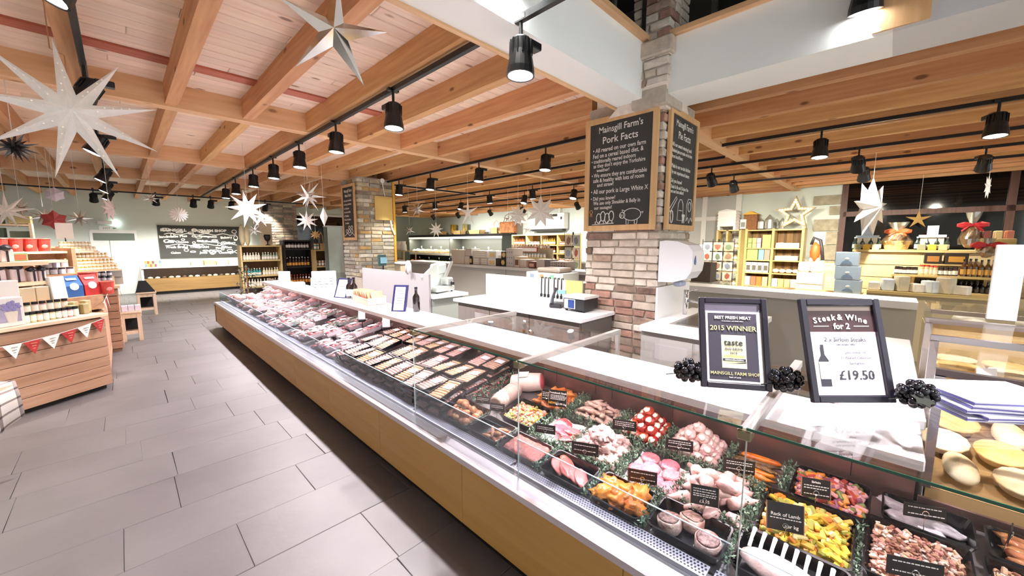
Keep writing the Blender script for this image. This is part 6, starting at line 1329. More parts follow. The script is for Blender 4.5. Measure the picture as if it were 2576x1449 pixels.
# star with light bulbs
ms_ = empty('marquee_star', (12.5, 1.85, 2.001), -PI/2, 'large star outline set with light bulbs on top of the gift shelves', 'star lamp')
pts = [((.46 if k % 2 == 0 else .20)*math.cos(PI/2+PI*k/5), .40+(.46 if k % 2 == 0 else .20)*math.sin(PI/2+PI*k/5)) for k in range(10)]
inn = [(x*.52, .40+(z-.40)*.52) for x, z in pts]
q = B(); q.add([(x, -.06, z) for x, z in pts]+[(x, -.06, z) for x, z in inn]+[(x, .04, z) for x, z in pts]+[(x, .04, z) for x, z in inn], [(i, (i+1) % 10, 10+(i+1) % 10, 10+i) for i in range(10)]+[(20+(i+1) % 10, 20+i, 30+i, 30+(i+1) % 10) for i in range(10)]+[((i+1) % 10, i, 20+i, 20+(i+1) % 10) for i in range(10)]+[(10+i, 10+(i+1) % 10, 30+(i+1) % 10, 30+i) for i in range(10)]); q.obj('star_frame', wood('star_wood', 'c9b083', 'a98f60', 'z'), ms_)
bm_ = B().lathe([(.014, 0), (.024, .012), (.022, .03), (.008, .04)], 10, Matrix.Rotation(PI/2, 4, 'X')).mesh('bulb', M('bulb_warm', 'fff0cf', .3, emit=1.0), True)
mid = [(x*.76, .40+(z-.40)*.76) for x, z in pts]
for k in range(10):
    for j in range(4): f = j/4; a, b = mid[k], mid[(k+1) % 10]; inst('bulb', bm_, (a[0]+(b[0]-a[0])*f, -.06, a[1]+(b[1]-a[1])*f), parent=ms_)
# hive-shaped boxes, lanterns on top
hv = empty('wooden_hive', (12.25, 3.35, 2.001), 0, 'white slatted beehive-shaped box on top of the corner shelves', 'hive box')
for k in range(5): q = B(); q.add([(a*(.21-.0*k), b*(.24-.0*k), .10+.085*k) for a, b in ((-1, -1), (1, -1), (1, 1), (-1, 1))]+[(a*.19, b*.22, .185+.085*k) for a, b in ((-1, -1), (1, -1), (1, 1), (-1, 1))], [(3, 2, 1, 0), (4, 5, 6, 7), (0, 1, 5, 4), (1, 2, 6, 5), (2, 3, 7, 6), (3, 0, 4, 7)]); q.obj('slat', whitep, hv)
q = B(); q.add([(a*.23, b*.27, .525) for a, b in ((-1, -1), (1, -1), (1, 1), (-1, 1))]+[(-.2, 0, .58), (.2, 0, .58)], [(3, 2, 1, 0), (0, 1, 5, 4), (2, 3, 4, 5), (1, 2, 5), (3, 0, 4)]); q.obj('roof', whitep, hv)
for y in (-.2, .2): box('leg', -.18, .18, y-.03, y+.03, 0, .1, whitep, hv)
bh = empty('brown_hive', (12.6, 2.86, 2.005), 0, 'brown wooden house-shaped box beside the white hive', 'wooden box'); q = B(); q.chbox(-.15, .15, -.16, .16, 0, .42, b=.01); q.obj('body', wkb, bh); q = B(); q.add([(a*.2, b*.2, .42) for a, b in ((-1, -1), (1, -1), (1, 1), (-1, 1))]+[(-.18, 0, .52), (.18, 0, .52)], [(3, 2, 1, 0), (0, 1, 5, 4), (2, 3, 4, 5), (1, 2, 5), (3, 0, 4)]); q.obj('roof', MATS['pic_gold'], bh)
tin = M('galvanised', 'b9bcb6', .35, .7)
carton('picture_box', 12.42, 12.5, 2.95, 3.1, 2.031, 2.3, 'e6e2dc', 'white picture box in front of the brown house box', 'box', None, '8a8a84')
for k, (y, h) in enumerate(((2.62, .3), (2.42, .38), (2.25, .26), (2.12, .28))):
    t = empty('glass_lantern', (12.55, y, 2.031), 0, '%s on top of the gift shelves' % ['square white lantern', 'large domed zinc lantern', 'small glass candle jar', 'thin wire lantern'][k], 'lantern'); q = B(); r = .07+.03*(k == 1)
    q.lathe([(r, 0), (r, h*.6), (r*.95, h*.65)], 10 if k else 4); q.obj('body', [whitep, tin, glass, tin][k], t); q = B(); q.lathe([(r*1.05, h*.65), (r*.4, h*.9), (r*.1, h)], 10 if k else 4); q.obj('cap', tin, t)
# card rack, orange toy, baskets, light blue boxes
cardrack((9.0, 2.62, 0), .62, 1.72, 'black wire rack of greeting cards right of the pillar', 6, 3)
q = empty('notice_board', (9.3, 3.25, 0), 0, 'pale notice panel with small pictures behind the card rack', 'panel'); box('board', 0, .04, -.35, .35, .9, 1.6, paper, q); box('leg', 0, .04, -.33, -.29, 0, .9, paper, q); box('leg', 0, .04, .29, .33, 0, .9, paper, q); box('header', -.02, .0, -.33, .33, 1.52, 1.6, whitep, q)
for k in range(6): box('picture', -.003, 0, -.3+.1*k, -.24+.1*k, 1.3-.05*(k % 2), 1.38, inkg, q)
carton('speaker_box', 6.7, 7.0, 2.05, 2.35, 1.0, 1.32, '5a514c', 'dark grey box left of the card rack', 'box')
box('stand_block', 6.65, 7.05, 2.0, 2.4, 0, 1.0, lg, label='grey plinth below the dark grey box', cat='plinth')
ot = empty('orange_figure', (11.2, 1.22, 1.2), 0, 'orange padded figure hanging right of the gift shelves', 'figure'); q = B(); q.blob(.1, .1, .22, 2, .2, 1.5, 2); q.obj('body', M('toy_orange', 'd9622a', .5), ot, (0, 0, .24), smooth=True); q = B(); q.tube([(0, .08, .4), (0, .04, .56), (0, -.08, .5), (0, -.12, .3), (0, -.15, .05)], .035, 6); q.obj('dark_strap', M('toy_dark', '2c2a30', .5), ot, smooth=True)
for y in (-.06, .06): q = B(); q.blob(.05, .045, .07, 1, .1, 1, 2); q.obj('foot', M('toy_peach', 'e8b49a', .6), ot, (0, y, .04), smooth=True)
box('plinth', 11.0, 11.4, .8, 1.4, 0, 1.2, shw, label='pale plinth below the orange figure', cat='plinth')
hb = empty('gift_crate', (9.9, 1.1, 0), label='pale slatted crate with wrapped gifts, right of the gift shelves', cat='crate')
for k in range(4): sub('slat', 9.7, 9.72, .9, 1.32, .1+.24*k, .32+.24*k, wood('slat_pale', 'e3cfb4', 'd2ba98', 'y'), hb)
sub('crate_body', 9.72, 10.1, .9, 1.32, 0, 1.05, M('crate_inside', 'c9b498', .6), hb)
for k in range(4): q = B(); q.chbox(-.08, .08, -.09, .09, 0, .2, b=.03); q.obj('wrapped_soap', M('soap_wrap', 'd9cbc0', .5, rnd=.15, var=.2, vs=12), None, (9.8+.15*(k//2), 1.02+.2*(k % 2), 1.051), (0, 0, k*.4), label='clear-wrapped beige gift in the slatted crate', cat='gift', group='wrapped crate gifts')
lb_ = M('pale_blue_box', 'b4c9de', .5); lb2 = M('blue_box_ink', '8196b4', .5)
for k in range(3):
    for c in range(1):
        t = empty('pale_blue_box', (8.0, .46-.02*k, 1.29-.215*k), 0, 'pale blue boxed gift, %s of the stack' % ['top', 'middle', 'bottom'][k], 'gift box', 'pale blue boxes'); w = .14+.01*k
        q = B(); q.chbox(-.12, .14, -w, w, 0, .21, b=.005); q.obj('box', lb_, t)
        q = B(); q.prism([(-.07, 0), (.07, 0), (.05, .035), (.0, .06), (-.05, .035)], 0, .003, Matrix.Translation((-.121, 0, .03)) @ Matrix.Rotation(-PI/2, 4, 'Z') @ Matrix.Rotation(PI/2, 4, 'X')); q.obj('printed_house', lb2, t); q = B(); q.blob(.004, .03, .02, 1, .1, 1, 1); q.obj('printed_spot', paper, t, (-.121, 0, .11))
box('gift_table', 7.85, 8.2, .2, 1.1, .80, .859, shw, label='pale table under the pale blue boxes', cat='table')
box('table_plinth', 7.9, 8.15, .25, 1.05, 0, .80, M('table_cream', 'd9cbb0', .6), label='cream base of the table under the pale blue boxes', cat='table base')
for k in range(7):
    q = B(); h = .12+.05*(k % 3); q.chbox(-.08, .08, -.06, .06, 0, h, b=.012); q.obj('gift_pack', M('gift_mix%d' % (k % 3), ['ece6da', 'd8e0e6', 'cfc4a8'][k % 3], .5, var=.1, vs=14), None, (7.75, .12-.14*k, .96), (0, 0, k*.2), label='%s small pack on the near display shelf, %s from the left' % (['cream', 'pale blue', 'straw'][k % 3], ordn[k].replace('nearest', 'first')), cat='pack')
box('display_shelf', 7.6, 8.1, -.95, .19, .92, .959, shw, label='pale front shelf with small packs before the bottle shelf', cat='shelf')
box('display_plinth', 7.65, 8.1, -2.2, .19, 0, .92, M('display_base_', 'c4b594', .6), label='beige base under the bottle shelf', cat='base unit')
# timber counter behind with bottle shelf
tc = empty('timber_counter', (8.85, -.6, 0), label='pale plank-fronted counter carrying the hampers', cat='counter')
for k in range(7): sub('plank', 8.58, 8.61, -3.2, .42, .10+.2*k, .29+.2*k, wood('plank_pale', 'dcc79c', 'c7ae7e', 'y'), tc)
sub('counter_body', 8.61, 9.2, -3.2, .42, 0, 1.5, M('counter_tan', 'b39a6c', .6), tc); sub('counter_top', 8.55, 9.25, -3.2, .44, 1.5, 1.535, shw, tc)
bs = empty('bottle_shelf', (8.3, -.7, 0), label='pine shelf of sauces and bottles on the plank counter', cat='shelving'); sub('shelf', 8.1, 8.56, -1.2, -.05, 1.15, 1.18, shw, bs); sub('bracket', 8.2, 8.56, -.98, -.95, .96, 1.15, shw, bs); sub('bracket', 8.2, 8.56, -.3, -.27, .96, 1.15, shw, bs); sub('lower_shelf', 8.1, 8.56, -1.2, -.05, .93, .96, shw, bs)
row('jar', jam('3c2a1c', '1c1714', .028, .11), (8.2, -.08, 1.181), (8.2, -.32, 1.181), 6, 'small dark jar at the left of the bottle shelf', 'jar', 'dark jars on bottle shelf')
row('jar', jam('d9b98a', 'c0402c', .03, .14, 'efe2c4'), (8.2, -.34, 1.181), (8.2, -.52, 1.181), 4, 'cream-labelled jar in the middle of the bottle shelf', 'jar', 'cream jars on bottle shelf'); row('jar', jam('4a2f20', '262020', .03, .12), (8.2, -.53, 1.181), (8.2, -.70, 1.181), 4, 'dark brown jar in the middle of the bottle shelf', 'jar', 'brown jars on bottle shelf')
row('sauce_bottle', btl('5a3a18', .24, .03, '18120e', 'c79a4c'), (8.2, -.73, 1.181), (8.2, -1.15, 1.181), 8, 'tall bottle with a gold label on the bottle shelf', 'bottle', 'gold-label bottles')
for r_ in range(3): row('sauce_bottle', btl('15120f', .15, .022, '15120f', '4a4038'), (8.16+.1*r_, -.30, .961), (8.16+.1*r_, -1.15, .961), 18, '%s-row black mini bottle on the low shelf' % ['front', 'middle', 'back'][r_], 'bottle', 'mini bottles row %d' % r_)
carton('display_box', 8.3, 8.5, -.55, -.38, 1.34, 1.50, '2a2018', 'dark display box on the jars, left of the gold-label bottles', 'box', None, 'b07a3c'); carton('display_box', 8.3, 8.5, -.80, -.58, 1.34, 1.50, '33261c', 'dark display box above the brown jars', 'box', None, 'c9933c')
box('box_ledge', 8.28, 8.56, -.82, -.36, 1.32, 1.339, shw, label='narrow ledge under the dark display boxes', cat='ledge')
# hampers on the counter
cello = glassmat('cellophane', 'e6e4de', .9, .12); ribr = M('ribbon_red', 'b3242a', .4); ribo = M('ribbon_orange', 'c0542a', .4)
cel2 = M('cellophane_sheen', 'c9c6ba', .2, var=.3, vs=10)
def hamper(loc, r, h, label, rib, bsk=True):
    t = empty('gift_hamper', loc, 0, label, 'hamper'); q = B()
    if bsk: q.lathe([(r*.8, 0), (r, .14)], 14); q.obj('basket', wk, t)
    q = B(); q.blob(r*.85, r*.85, h*.28, 2, .3, 2, 2, Matrix.Translation((0, 0, h*.33))); q.obj('contents', M('hamper_goods', 'b59a74', .5, col2='6a4a34', vs=14), t)
    q = B(); pr = [(r*.95, .08), (r*1.0, h*.3), (r*.7, h*.52), (r*.2, h*.64), (r*.18, h*.68), (r*.5, h*.85), (r*.7, h)]; n = 18; base = len(q.v); q.lathe(pr, n); q.f = q.f[:-2]; q.m = q.m[:-2]
    q.v = [(x*(1+.12*math.sin(5*math.atan2(y, x)+z*9)), y*(1+.12*math.sin(4*math.atan2(y, x)+z*7)), z) for x, y, z in q.v]; q.obj('cellophane', cello, t)
    q = B(); q.v, q.f, q.m = [], [], []; q.lathe([(r*.22, h*.68), (r*.45, h*.84), (r*.6, h*.98)], 9); q.v = [(x*(1+.25*math.sin(3*math.atan2(y, x))), y, z) for x, y, z in q.v]; q.obj('gathered_top', cel2, t)
    q = B(); q.tube([(r*.24*math.cos(a), r*.24*math.sin(a), h*.66) for a in [2*PI*k/10 for k in range(10)]], .02, 6, closed=True)
    for s in (-1, 1): q.blob(.03, .09, .05, 1, .1, 1, 1, Matrix.Translation((-r*.22, s*.08, h*.66))); q.tube([(-r*.25, s*.03, h*.64), (-r*.4, s*.1, h*.5)], .015, 4)
    q.obj('ribbon', rib, t); return t
hamper((8.8, -.07, 1.536), .17, .44, 'wrapped hamper with an orange ribbon on the plank counter', ribo); hamper((8.8, -.84, 1.536), .12, .56, 'tall wrapped hamper with a red bow on the plank counter', ribr, False); hamper((8.1, -.93, 1.43), .09, .28, 'small wrapped hamper with a red bow above the gold-label bottles', ribr, False)
hc = empty('hamper_crate', (8.85, -1.08, 1.536), 0, 'wooden crate hamper filled with packets at the right', 'hamper'); q = B(); q.chbox(-.14, .14, -.17, .17, 0, .17, b=.01); q.obj('crate', wood('hamper_wood', '9c8452', '7f693c', 'y'), hc)
for k in range(6): q = B(); q.chbox(-.05, .05, -.035, .035, 0, .12, b=.008); q.obj('packet', M('hp_%d' % (k % 3), ['b06a52', 'c9b07c', '7a4038'][k % 3], .5), hc, (-.05+.09*(k // 3), -.11+.1*(k % 3), .16))
for k, (y, lb) in enumerate(((.28, 'left pale blue tray of samples on the plank counter'), (-.45, 'right pale blue tray of samples on the plank counter'))):
    t = empty('sample_stand', (8.75, y, 1.536), 0, lb, 'display'); box('tray', -.12, .12, -.14, .14, .19, .23, lb_, t); box('legs', -.1, .1, -.12, .12, 0, .19, M('stand_cream', 'd8d0bc', .5), t); box('sign_plate', -.01, .01, -.06, .06, .23, .37, M('sign_bluegrey', 'b0b8c0', .5), t)
    row('bottle', btl('2a3a30', .2, .03, 'd8d8d0'), (8.66, y-.2, 1.536), (8.66, y+.2, 1.536), 4, ['small bottle beside the left sample tray', 'small bottle beside the right sample tray'][k], 'bottle', 'sample bottles %d' % k)
    for j in range(3): carton('sample_pack', 8.58, 8.62, y-.16+.11*j, y-.07+.11*j, 1.536, 1.62, ['d9c08a', 'cfa83c', '8a8a6a'][j], '%s pack below the %s sample tray' % (['cream', 'golden', 'sage'][j], ('left', 'right')[k]), 'pack')
# reflections outside: timber porch beyond the window
# ================================================================ gift island on the left
AX, AY = -.2, 6.23; UX, UY = -.805, -.593; VX, VY = -.593, .805; RZI = math.atan2(-UY, -UX)      # front runs right-to-left along U, depth along V
def IS(u, v, z=0): return (AX+UX*u+VX*v, AY+UY*u+VY*v, z)
isl = empty('display_island', IS(0, 0), RZI, 'plank-fronted stepped island display hung with bunting', 'display island')
# local x = -U direction, local y = V direction
plk = wood('island_plank', 'b08a70', '9c7458', 'x', .65, rnd=.08); plt = wood('island_top', 'ead2b4', 'd9bb96', 'x', .55)
def ib(n, u0, u1, v0, v1, z0, z1, m_, b=0): return box(n, -u1, -u0, v0, v1, z0, z1, m_, isl, b=b)
for k in range(7): ib('front_plank', -.005, 1.5, -.02, .0, .055+.109*k, .055+.109*k+.104, plk, .003)
ib('top_board', -.02, 1.5, -.05, .36, .83, .865, plt, .004)
for k in range(7): box('side_plank', 0, 0, 0, 0, 0, 0, plk, isl) if False else None
# the right-hand side runs straight back
IMI = (Matrix.Translation(IS(0, 0)) @ Matrix.Rotation(RZI, 4, 'Z')).inverted()
for k in range(7):
    o = box('side_plank', AX-.03, AX-.005, AY+.02, AY+2.0, .055+.109*k, .055+.109*k+.104, wood('side_plank_', 'c39a7c', 'b08466', 'y', .65), isl, b=.003); o.matrix_parent_inverse = IMI
def slab_poly(name, pts, z0, z1, m_, par=None): q = B(); q.prism([p[:2] for p in pts], z0, z1); o = q.obj(name, m_, None); o.parent = isl; o.matrix_parent_inverse = (Matrix.Translation(IS(0, 0)) @ Matrix.Rotation(RZI, 4, 'Z')).inverted(); return o
slab_poly('plinth', [IS(1.48, .04), IS(0.02, .04), (AX-.06, AY+2.0), (AX-1.2, AY+2.2)], 0, .06, M('plinth_dark', '1c1814', .7))
slab_poly('carcass', [IS(1.48, .005), IS(0.02, .005), (AX-.035, AY+1.95), (AX-1.2, AY+2.2)], .06, .83, M('island_core', '8a6a50', .7))
slab_poly('step', [IS(1.3, .36), IS(-.28, .36), (AX-.04, AY+1.1), IS(.6, 1.0)], .865, 1.03, wood('step_wood', 'c49a78', 'ad8260', 'x'))
slab_poly('step', [IS(1.0, .72), IS(-.50, .72), (AX-.05, AY+1.5), IS(.3, 1.3)], 1.03, 1.28, MATS['step_wood'])
slab_poly('step_shelf', [IS(.6, .92), IS(-.62, .92), (AX-.02, AY+1.7), IS(0, 1.4)], 1.52, 1.545, plt)
slab_poly('step_back', [IS(.55, 1.1), IS(-.65, 1.1), (AX-.05, AY+1.65), IS(0, 1.38)], 1.28, 1.52, MATS['step_wood'])
for k, (p0, p1) in enumerate((((-.75, .36), (0, .36)),)): pass
# bunting
br_, bw_ = M('flag_red', 'b3302c', .7, var=.25, vs=20), M('flag_white', 'e6e4de', .7, var=.08, vs=25)
flag_u = [(.95, .70), (.82, .705), (.685, .708), (.551, .72), (.406, .735), (.27, .757), (.14, .785), (.02, .815)]
bt = empty('bunting', IS(.5, -.055, .83), RZI, 'string of red and white triangular bunting across the island front', 'bunting')
for k in range(7):
    (u0, z0), (u1, z1) = flag_u[k], flag_u[k+1]; um = (u0+u1)/2; dz_ = .135
    q = B(); q.add([(-(u0-.5), -.0, z0-.83), (-(u1-.5)-.006, -.0, z1-.83), (-(um-.5), -.012, (z0+z1)/2-.83-dz_)], [(0, 2, 1)]); q.v += [(x, y+.003, z) for x, y, z in q.v[:3]]; q.f += [(3, 4, 5), (0, 1, 4, 3), (1, 2, 5, 4), (2, 0, 3, 5)]; q.m += [0]*4
    q.obj('flag', bw_ if k % 2 else br_, bt)
    q = B()
    for j in range(3): s = .022-.006*j; q.add([(-(um-.5)-s, -.0135+.002*j, (z0+z1)/2-.83-.03-.025*j), (-(um-.5)+s, -.0135+.002*j, (z0+z1)/2-.83-.03-.025*j), (-(um-.5)+s, -.0135+.002*j, (z0+z1)/2-.83-.022-.025*j), (-(um-.5)-s, -.0135+.002*j, (z0+z1)/2-.83-.022-.025*j)], [(0, 1, 2, 3)])
    q.obj('flag_print', M('flag_ink', '8f9a90', .7) if k % 2 else M('flag_ink2', 'd9806f', .7), bt)
q = B(); q.tube([(-(u-.5), 0, z-.83) for u, z in flag_u], .003, 5); q.obj('string', whitep, bt)
bt2 = empty('bunting', (AX+.02, AY+.9, .98), 0, 'second string of bunting along the aisle side of the island', 'bunting')
for k in range(4):
    y0 = -.85+.48*k; q = B(); q.add([(.0, y0, -.02*k), (.0, y0+.2, -.02*k), (.02, y0+.1, -.15-.02*k), (.003, y0, -.02*k), (.003, y0+.2, -.02*k), (.023, y0+.1, -.15-.02*k)], [(0, 2, 1), (3, 4, 5), (0, 1, 4, 3), (1, 2, 5, 4), (2, 0, 3, 5)]); q.obj('flag', br_ if k % 2 else bw_, bt2)
q = B(); q.tube([(0, -.9, 0), (0, 0, -.03), (0, .85, -.06)], .003, 4); q.obj('string', whitep, bt2)
# jars with black lids on the front ledge
cj = ['cfe0d2', 'd8e4d6', 'e4c9cc', 'd3d9a0', 'd9c48c', 'd8a8b4', 'e0b894', 'b9c4a8']
rj = random.Random(12)
for r_, (v, z, u0, u1, n) in enumerate(((.09, .866, .15, .58, 9), (.24, .945, .13, .60, 8))):
    for k in range(n):
        u = u1-(u1-u0)*(k+.5)/n; c = cj[(k*3+r_) % 8]
        jar_thing('jar', IS(u, v, z), .023, .105, M('jelly_'+c, c, .25, spec=.6), M('lid_black', '17151a', .35), M('labpale', 'ece9df', .6), 'black-lidded pastel jar, %s from the left in the %s row of the island ledge' % (ORD[k], ('front', 'back')[r_]), 'jar', 'black-lidded jars row %d' % r_)
ib('jar_step', .1, .62, .20, .34, .865, .944, plt)
def ibox(name, u0, u1, v, d, z, h, col, label, cat='box', lean=0, sub_=None):
    t = empty(name, IS((u0+u1)/2, v, z), RZI, label, cat); t.rotation_euler = (-lean, 0, RZI); w = (u1-u0)/2
    q = B(); q.chbox(-w, w, 0, d, 0, h, b=.004); q.obj('body', M('ib_'+col, col, .55), t)
    if sub_: box('printed_panel', -w*.75, w*.75, -.002, 0, h*.15, h*.8, M('ib_'+sub_, sub_, .6, var=.2, vs=16), t)
    return t
t = ibox('picture_box', .60, .80, .02, .12, .866, .27, 'e6e2dc', 'pale box printed with a lavender plant at the left edge', 'box', 0, 'a49cb4')
q = B(); q.lathe([(.03, 0), (.045, .09), (.04, .1)], 10, Matrix.Translation((.01, -.003, .04)) @ Matrix.Scale(.08, 4, (0, 1, 0))); q.obj('printed_pot', M('pot_cream', 'd8d0c0', .6), t)
q = B()
for k in range(14): q.blob(.018, .003, .016, k, .2, 2, 1, Matrix.Translation((.01+.06*math.cos(k*2.4)*(k/14)**.5, -.004, .19+.045*math.sin(k*2.4)*(k/14)**.5)))
q.obj('printed_lavender', M('lavender', '8f86b8', .6), t)
ibox('white_card_box', .42, .60, .36, .12, 1.031, .24, 'eeece8', 'white blank-fronted box standing left of the cream packs')
for k in range(2): ibox('cream_pack', .28-.11*k, .385-.11*k, .40, .09, 1.031, .15, 'cbb898', ['cream-brown pack, left of the pair on the island', 'cream-brown pack, right of the pair on the island'][k], 'pack')
ibox('white_tall_box', .03, .155, .38, .08, 1.031, .25, 'e6ebee', 'white fluted box next to the blue bag', 'box', .12)
def bag(u0, u1, v, z, h, col, label, spot):
    t = empty('tea_bag_pack', IS((u0+u1)/2, v, z), RZI, label, 'packet'); t.rotation_euler = (-.15, 0, RZI); w = (u1-u0)/2; q = B()
    q.add([(-w, 0, 0), (w, 0, 0), (w, .09, 0), (-w, .09, 0), (-w*1.02, -.015, h*.5), (w*1.02, -.015, h*.5), (w*1.02, .1, h*.5), (-w*1.02, .1, h*.5), (-w, .035, h), (w, .035, h), (w, .05, h), (-w, .05, h)], [(3, 2, 1, 0)]+[(r*4+k, r*4+(k+1) % 4, r*4+4+(k+1) % 4, r*4+4+k) for r in range(2) for k in range(4)]+[(8, 9, 10, 11)]); q.obj('bag', M('bag_'+col, col, .35, var=.12, vs=9), t)
    q = B(); q.lathe([(w*.55, 0), (w*.5, .006)], 14, Matrix.Translation((0, -.012, h*.47)) @ Matrix.Rotation(PI/2, 4, 'X')); q.obj('printed_cup', paper, t); q = B(); q.add([(-w*.6, .004, h*.78), (w*.6, .004, h*.78), (w*.6, .017, h*.88), (-w*.6, .017, h*.88)], [(0, 1, 2, 3)]); q.v = [(x, y-.002, z) for x, y, z in q.v]; q.obj('printed_name', M('bagprint_'+spot, spot, .5), t)
bag(-.14, .015, .42, 1.031, .25, '2d5fa0', 'blue tea packet with a printed white cup', 'a9c4e6'); bag(-.31, -.155, .42, 1.031, .25, 'c03434', 'red tea packet with a printed white cup', 'e89a94')
rtin = M('tin_red', 'c8483f', .4, var=.08, vs=5)
def bucket(loc, r, h, label, group=None):
    t = empty('red_bucket', loc, rj.uniform(0, .6), label, 'tin', group); q = B(); q.lathe([(r*.8, 0), (r, h), (r*.97, h), (r*.78, .01)], 16); q.obj('tin_body', rtin, t); q = B(); q.tube([(r*1.01*math.cos(a), r*1.01*math.sin(a), h) for a in [2*PI*k/16 for k in range(16)]], .006, 5, closed=True); q.obj('rim', M('tin_rim', 'd8675c', .4), t); q = B(); q.blob(r*.5, .012, h*.18, 1, .1, 1, 1, Matrix.Translation((0, -r*.88, h*.4))); q.obj('embossed_badge', M('tin_badge', 'e0958c', .4), t); return t
bucket(IS(-.36, .40, 1.031), .062, .15, 'small red tin bucket at the right end of the tea packets')
bucket(IS(-.33, .62, 1.031), .08, .26, 'red tin bucket standing behind the red tea packet')
for k in range(4): bucket(IS(.14-.118*k, 1.02, 1.546), .058, .145, 'red tin bucket on the top step, %s from the left' % ordn[k].replace('nearest', 'first'), 'red tins on the top step')
# pink gift bags with black bows
pkb = M('giftbag_pink', 'dcc8c8', .5, var=.1, vs=10); ribk = M('ribbon_black', '25212a', .35)
for k, (u, v, z, w, h, lb) in enumerate(((.36, .55, 1.45, .10, .13, 'pale pink gift bag with a black bow, top left of the island'), (.47, .5, 1.24, .11, .14, 'pale pink gift bag at the left edge, second row'), (.33, .5, 1.24, .11, .14, 'pale pink gift bag in the second row, right one'), (.235, .46, 1.031, .055, .16, 'slim pink gift bag with a black bow, left of the pair'), (.165, .46, 1.031, .055, .16, 'slim pink gift bag with a black bow, right of the pair'), (.45, .6, 1.45, .07, .12, 'pale gift bag at the top left edge of the island'))):
    if k in (3, 4): z = 1.19
    t = empty('gift_bag', IS(u, v, z), RZI, lb, 'gift bag'); q = B(); q.chbox(-w/2, w/2, 0, .07, 0, h, b=.008); q.obj('bag', pkb, t); q = B(); q.blob(w*.55, .05, .035, k, .4, 2, 2, Matrix.Translation((0, .03, h+.015))); q.box(-.008, .008, -.004, .0, 0, h); q.obj('bow', ribk, t)
ib('gift_shelf', .12, .62, .44, .66, 1.41, 1.449, plt); ib('gift_shelf', .1, .62, .44, .66, 1.20, 1.239, plt); ib('gift_riser', .12, .27, .45, .56, 1.03, 1.189, plt); ib('gift_back', .1, .62, .66, .69, 1.03, 1.45, MATS['step_wood'])
ibox('green_red_box', .12, .24, .70, .1, 1.45, .09, '7c9a6c', 'green and red printed box below the red buckets', 'box', 0, 'b8583c'); ib('box_shelf', -.2, .28, .68, .9, 1.42, 1.449, plt)
# cups in a pale tray
for r_ in range(2):
    for k in range(4):
        c = ['cfd8d4', 'd8dce4', 'c9d0e4', 'e0ccd2'][k]; jar_thing('gift_mug', IS(-.06-.075*k, .80+.07*r_, 1.281+.075*r_), .03, .075, M('mug_'+c, c, .3), M('mug_top', '3a3038', .5), None, '%s pastel gift mug in the pale tray, %s row' % (ORD[k], ('front', 'back')[r_]), 'mug', 'gift mugs row %d' % r_)
ib('mug_step', -.35, 0, .835, .91, 1.28, 1.355, plt)
# tiered jars to the right
for r_, (u0, u1, v, z, n, c) in enumerate(((-.42, -.74, 1.12, 1.60, 9, 'c9b27a'), (-.40, -.74, 1.05, 1.535, 9, 'd2c08c'), (-.36, -.82, .98, 1.455, 11, 'c49a3c'), (-.38, -.84, .93, 1.375, 11, 'c9902e'), (-.40, -.84, .88, 1.295, 11, 'd0a24a'))):
    a, b = IS(u0, v, z), IS(u1, v, z)
    row('jar', jam(c, 'e6ded0', .019, .062, 'efe8d8'), a, b, n, '{o} small %s jar in the %s row down of the tiered stand' % (['straw', 'straw', 'amber', 'honey', 'golden'][r_], ORD[r_]), 'jar', 'tiered jars row %d' % r_, .001)
    slab_poly('jar_tier', [IS(u0+.02, v-.03), IS(u1-.02, v-.03), IS(u1-.02, v+.03), IS(u0+.02, v+.03)], z-.02, z, plt)
slab_poly('jar_stand_back', [IS(-.34, 1.16), IS(-.8, 1.16), IS(-.8, 1.18), IS(-.34, 1.18)], 1.03, 1.60, plt); slab_poly('jar_stand_leg', [IS(-.36, .86), IS(-.40, .86), IS(-.40, 1.16), IS(-.36, 1.16)], 1.03, 1.58, MATS['step_wood']); None
pn = empty('notice_card', (-.49, 7.55, 1.60), -.1, 'white notice card standing above the tiered jars', 'notice'); pn.location = IS(-.52, 1.17, 1.66); q = B(); q.chbox(-.075, .075, -.004, .004, .03, .235, b=.001); q.obj('card', paper, pn); q = B(); q.lathe([(.006, -.05), (.006, .05)], 6); q.obj('stem', blackm, pn)
# tan boxes at the right end of the ledge
for k in range(4): ibox('tan_box', .14-.055*k, .19-.055*k, .12+.05*(k % 2), .08, .866, .11+.03*(k % 2), ['b8a67c', 'c4b184', 'a89a74', 'c9b98e'][k], 'olive-tan soap box at the right of the island ledge, %s from the left' % ordn[k].replace('nearest', 'first'), 'box')
# lower crate display further along the aisle
c2_ = empty('crate_display', (-.36, 8.6, 0), label='lower plank crate display with dark jars beside the stool', cat='display')
for k in range(8): sub('front_plank', -.66, -.08, 8.25, 8.27, .05+.115*k, .155+.115*k, plk, c2_, b=.003)
for k in range(8): sub('side_plank', -.10, -.08, 8.275, 9.3, .05+.115*k, .155+.115*k, MATS['side_plank_'], c2_, b=.003)
sub('core', -.64, -.102, 8.27, 9.3, 0, .96, MATS['island_core'], c2_); sub('top_board', -.66, -.05, 8.22, 9.32, .965, 1.0, plt, c2_)
for r_ in range(3): row('jar', jam('221d2a', '3a3644' if r_ else 'c9c6cc', .03, .085, 'd8d4d8'), (-.42, 8.3+.1*r_, 1.001+.07*r_), (-.12, 8.3+.1*r_, 1.001+.07*r_), 5, '{o} dark jam jar in the %s row of the low crate display' % ('front', 'middle', 'back')[r_], 'jar', 'dark jars row %d' % r_)
for r_ in (1, 2): sub('jar_riser', -.45, -.1, 8.26+.1*r_, 8.35+.1*r_, 1.0, 1.0+.07*r_, plt, c2_)
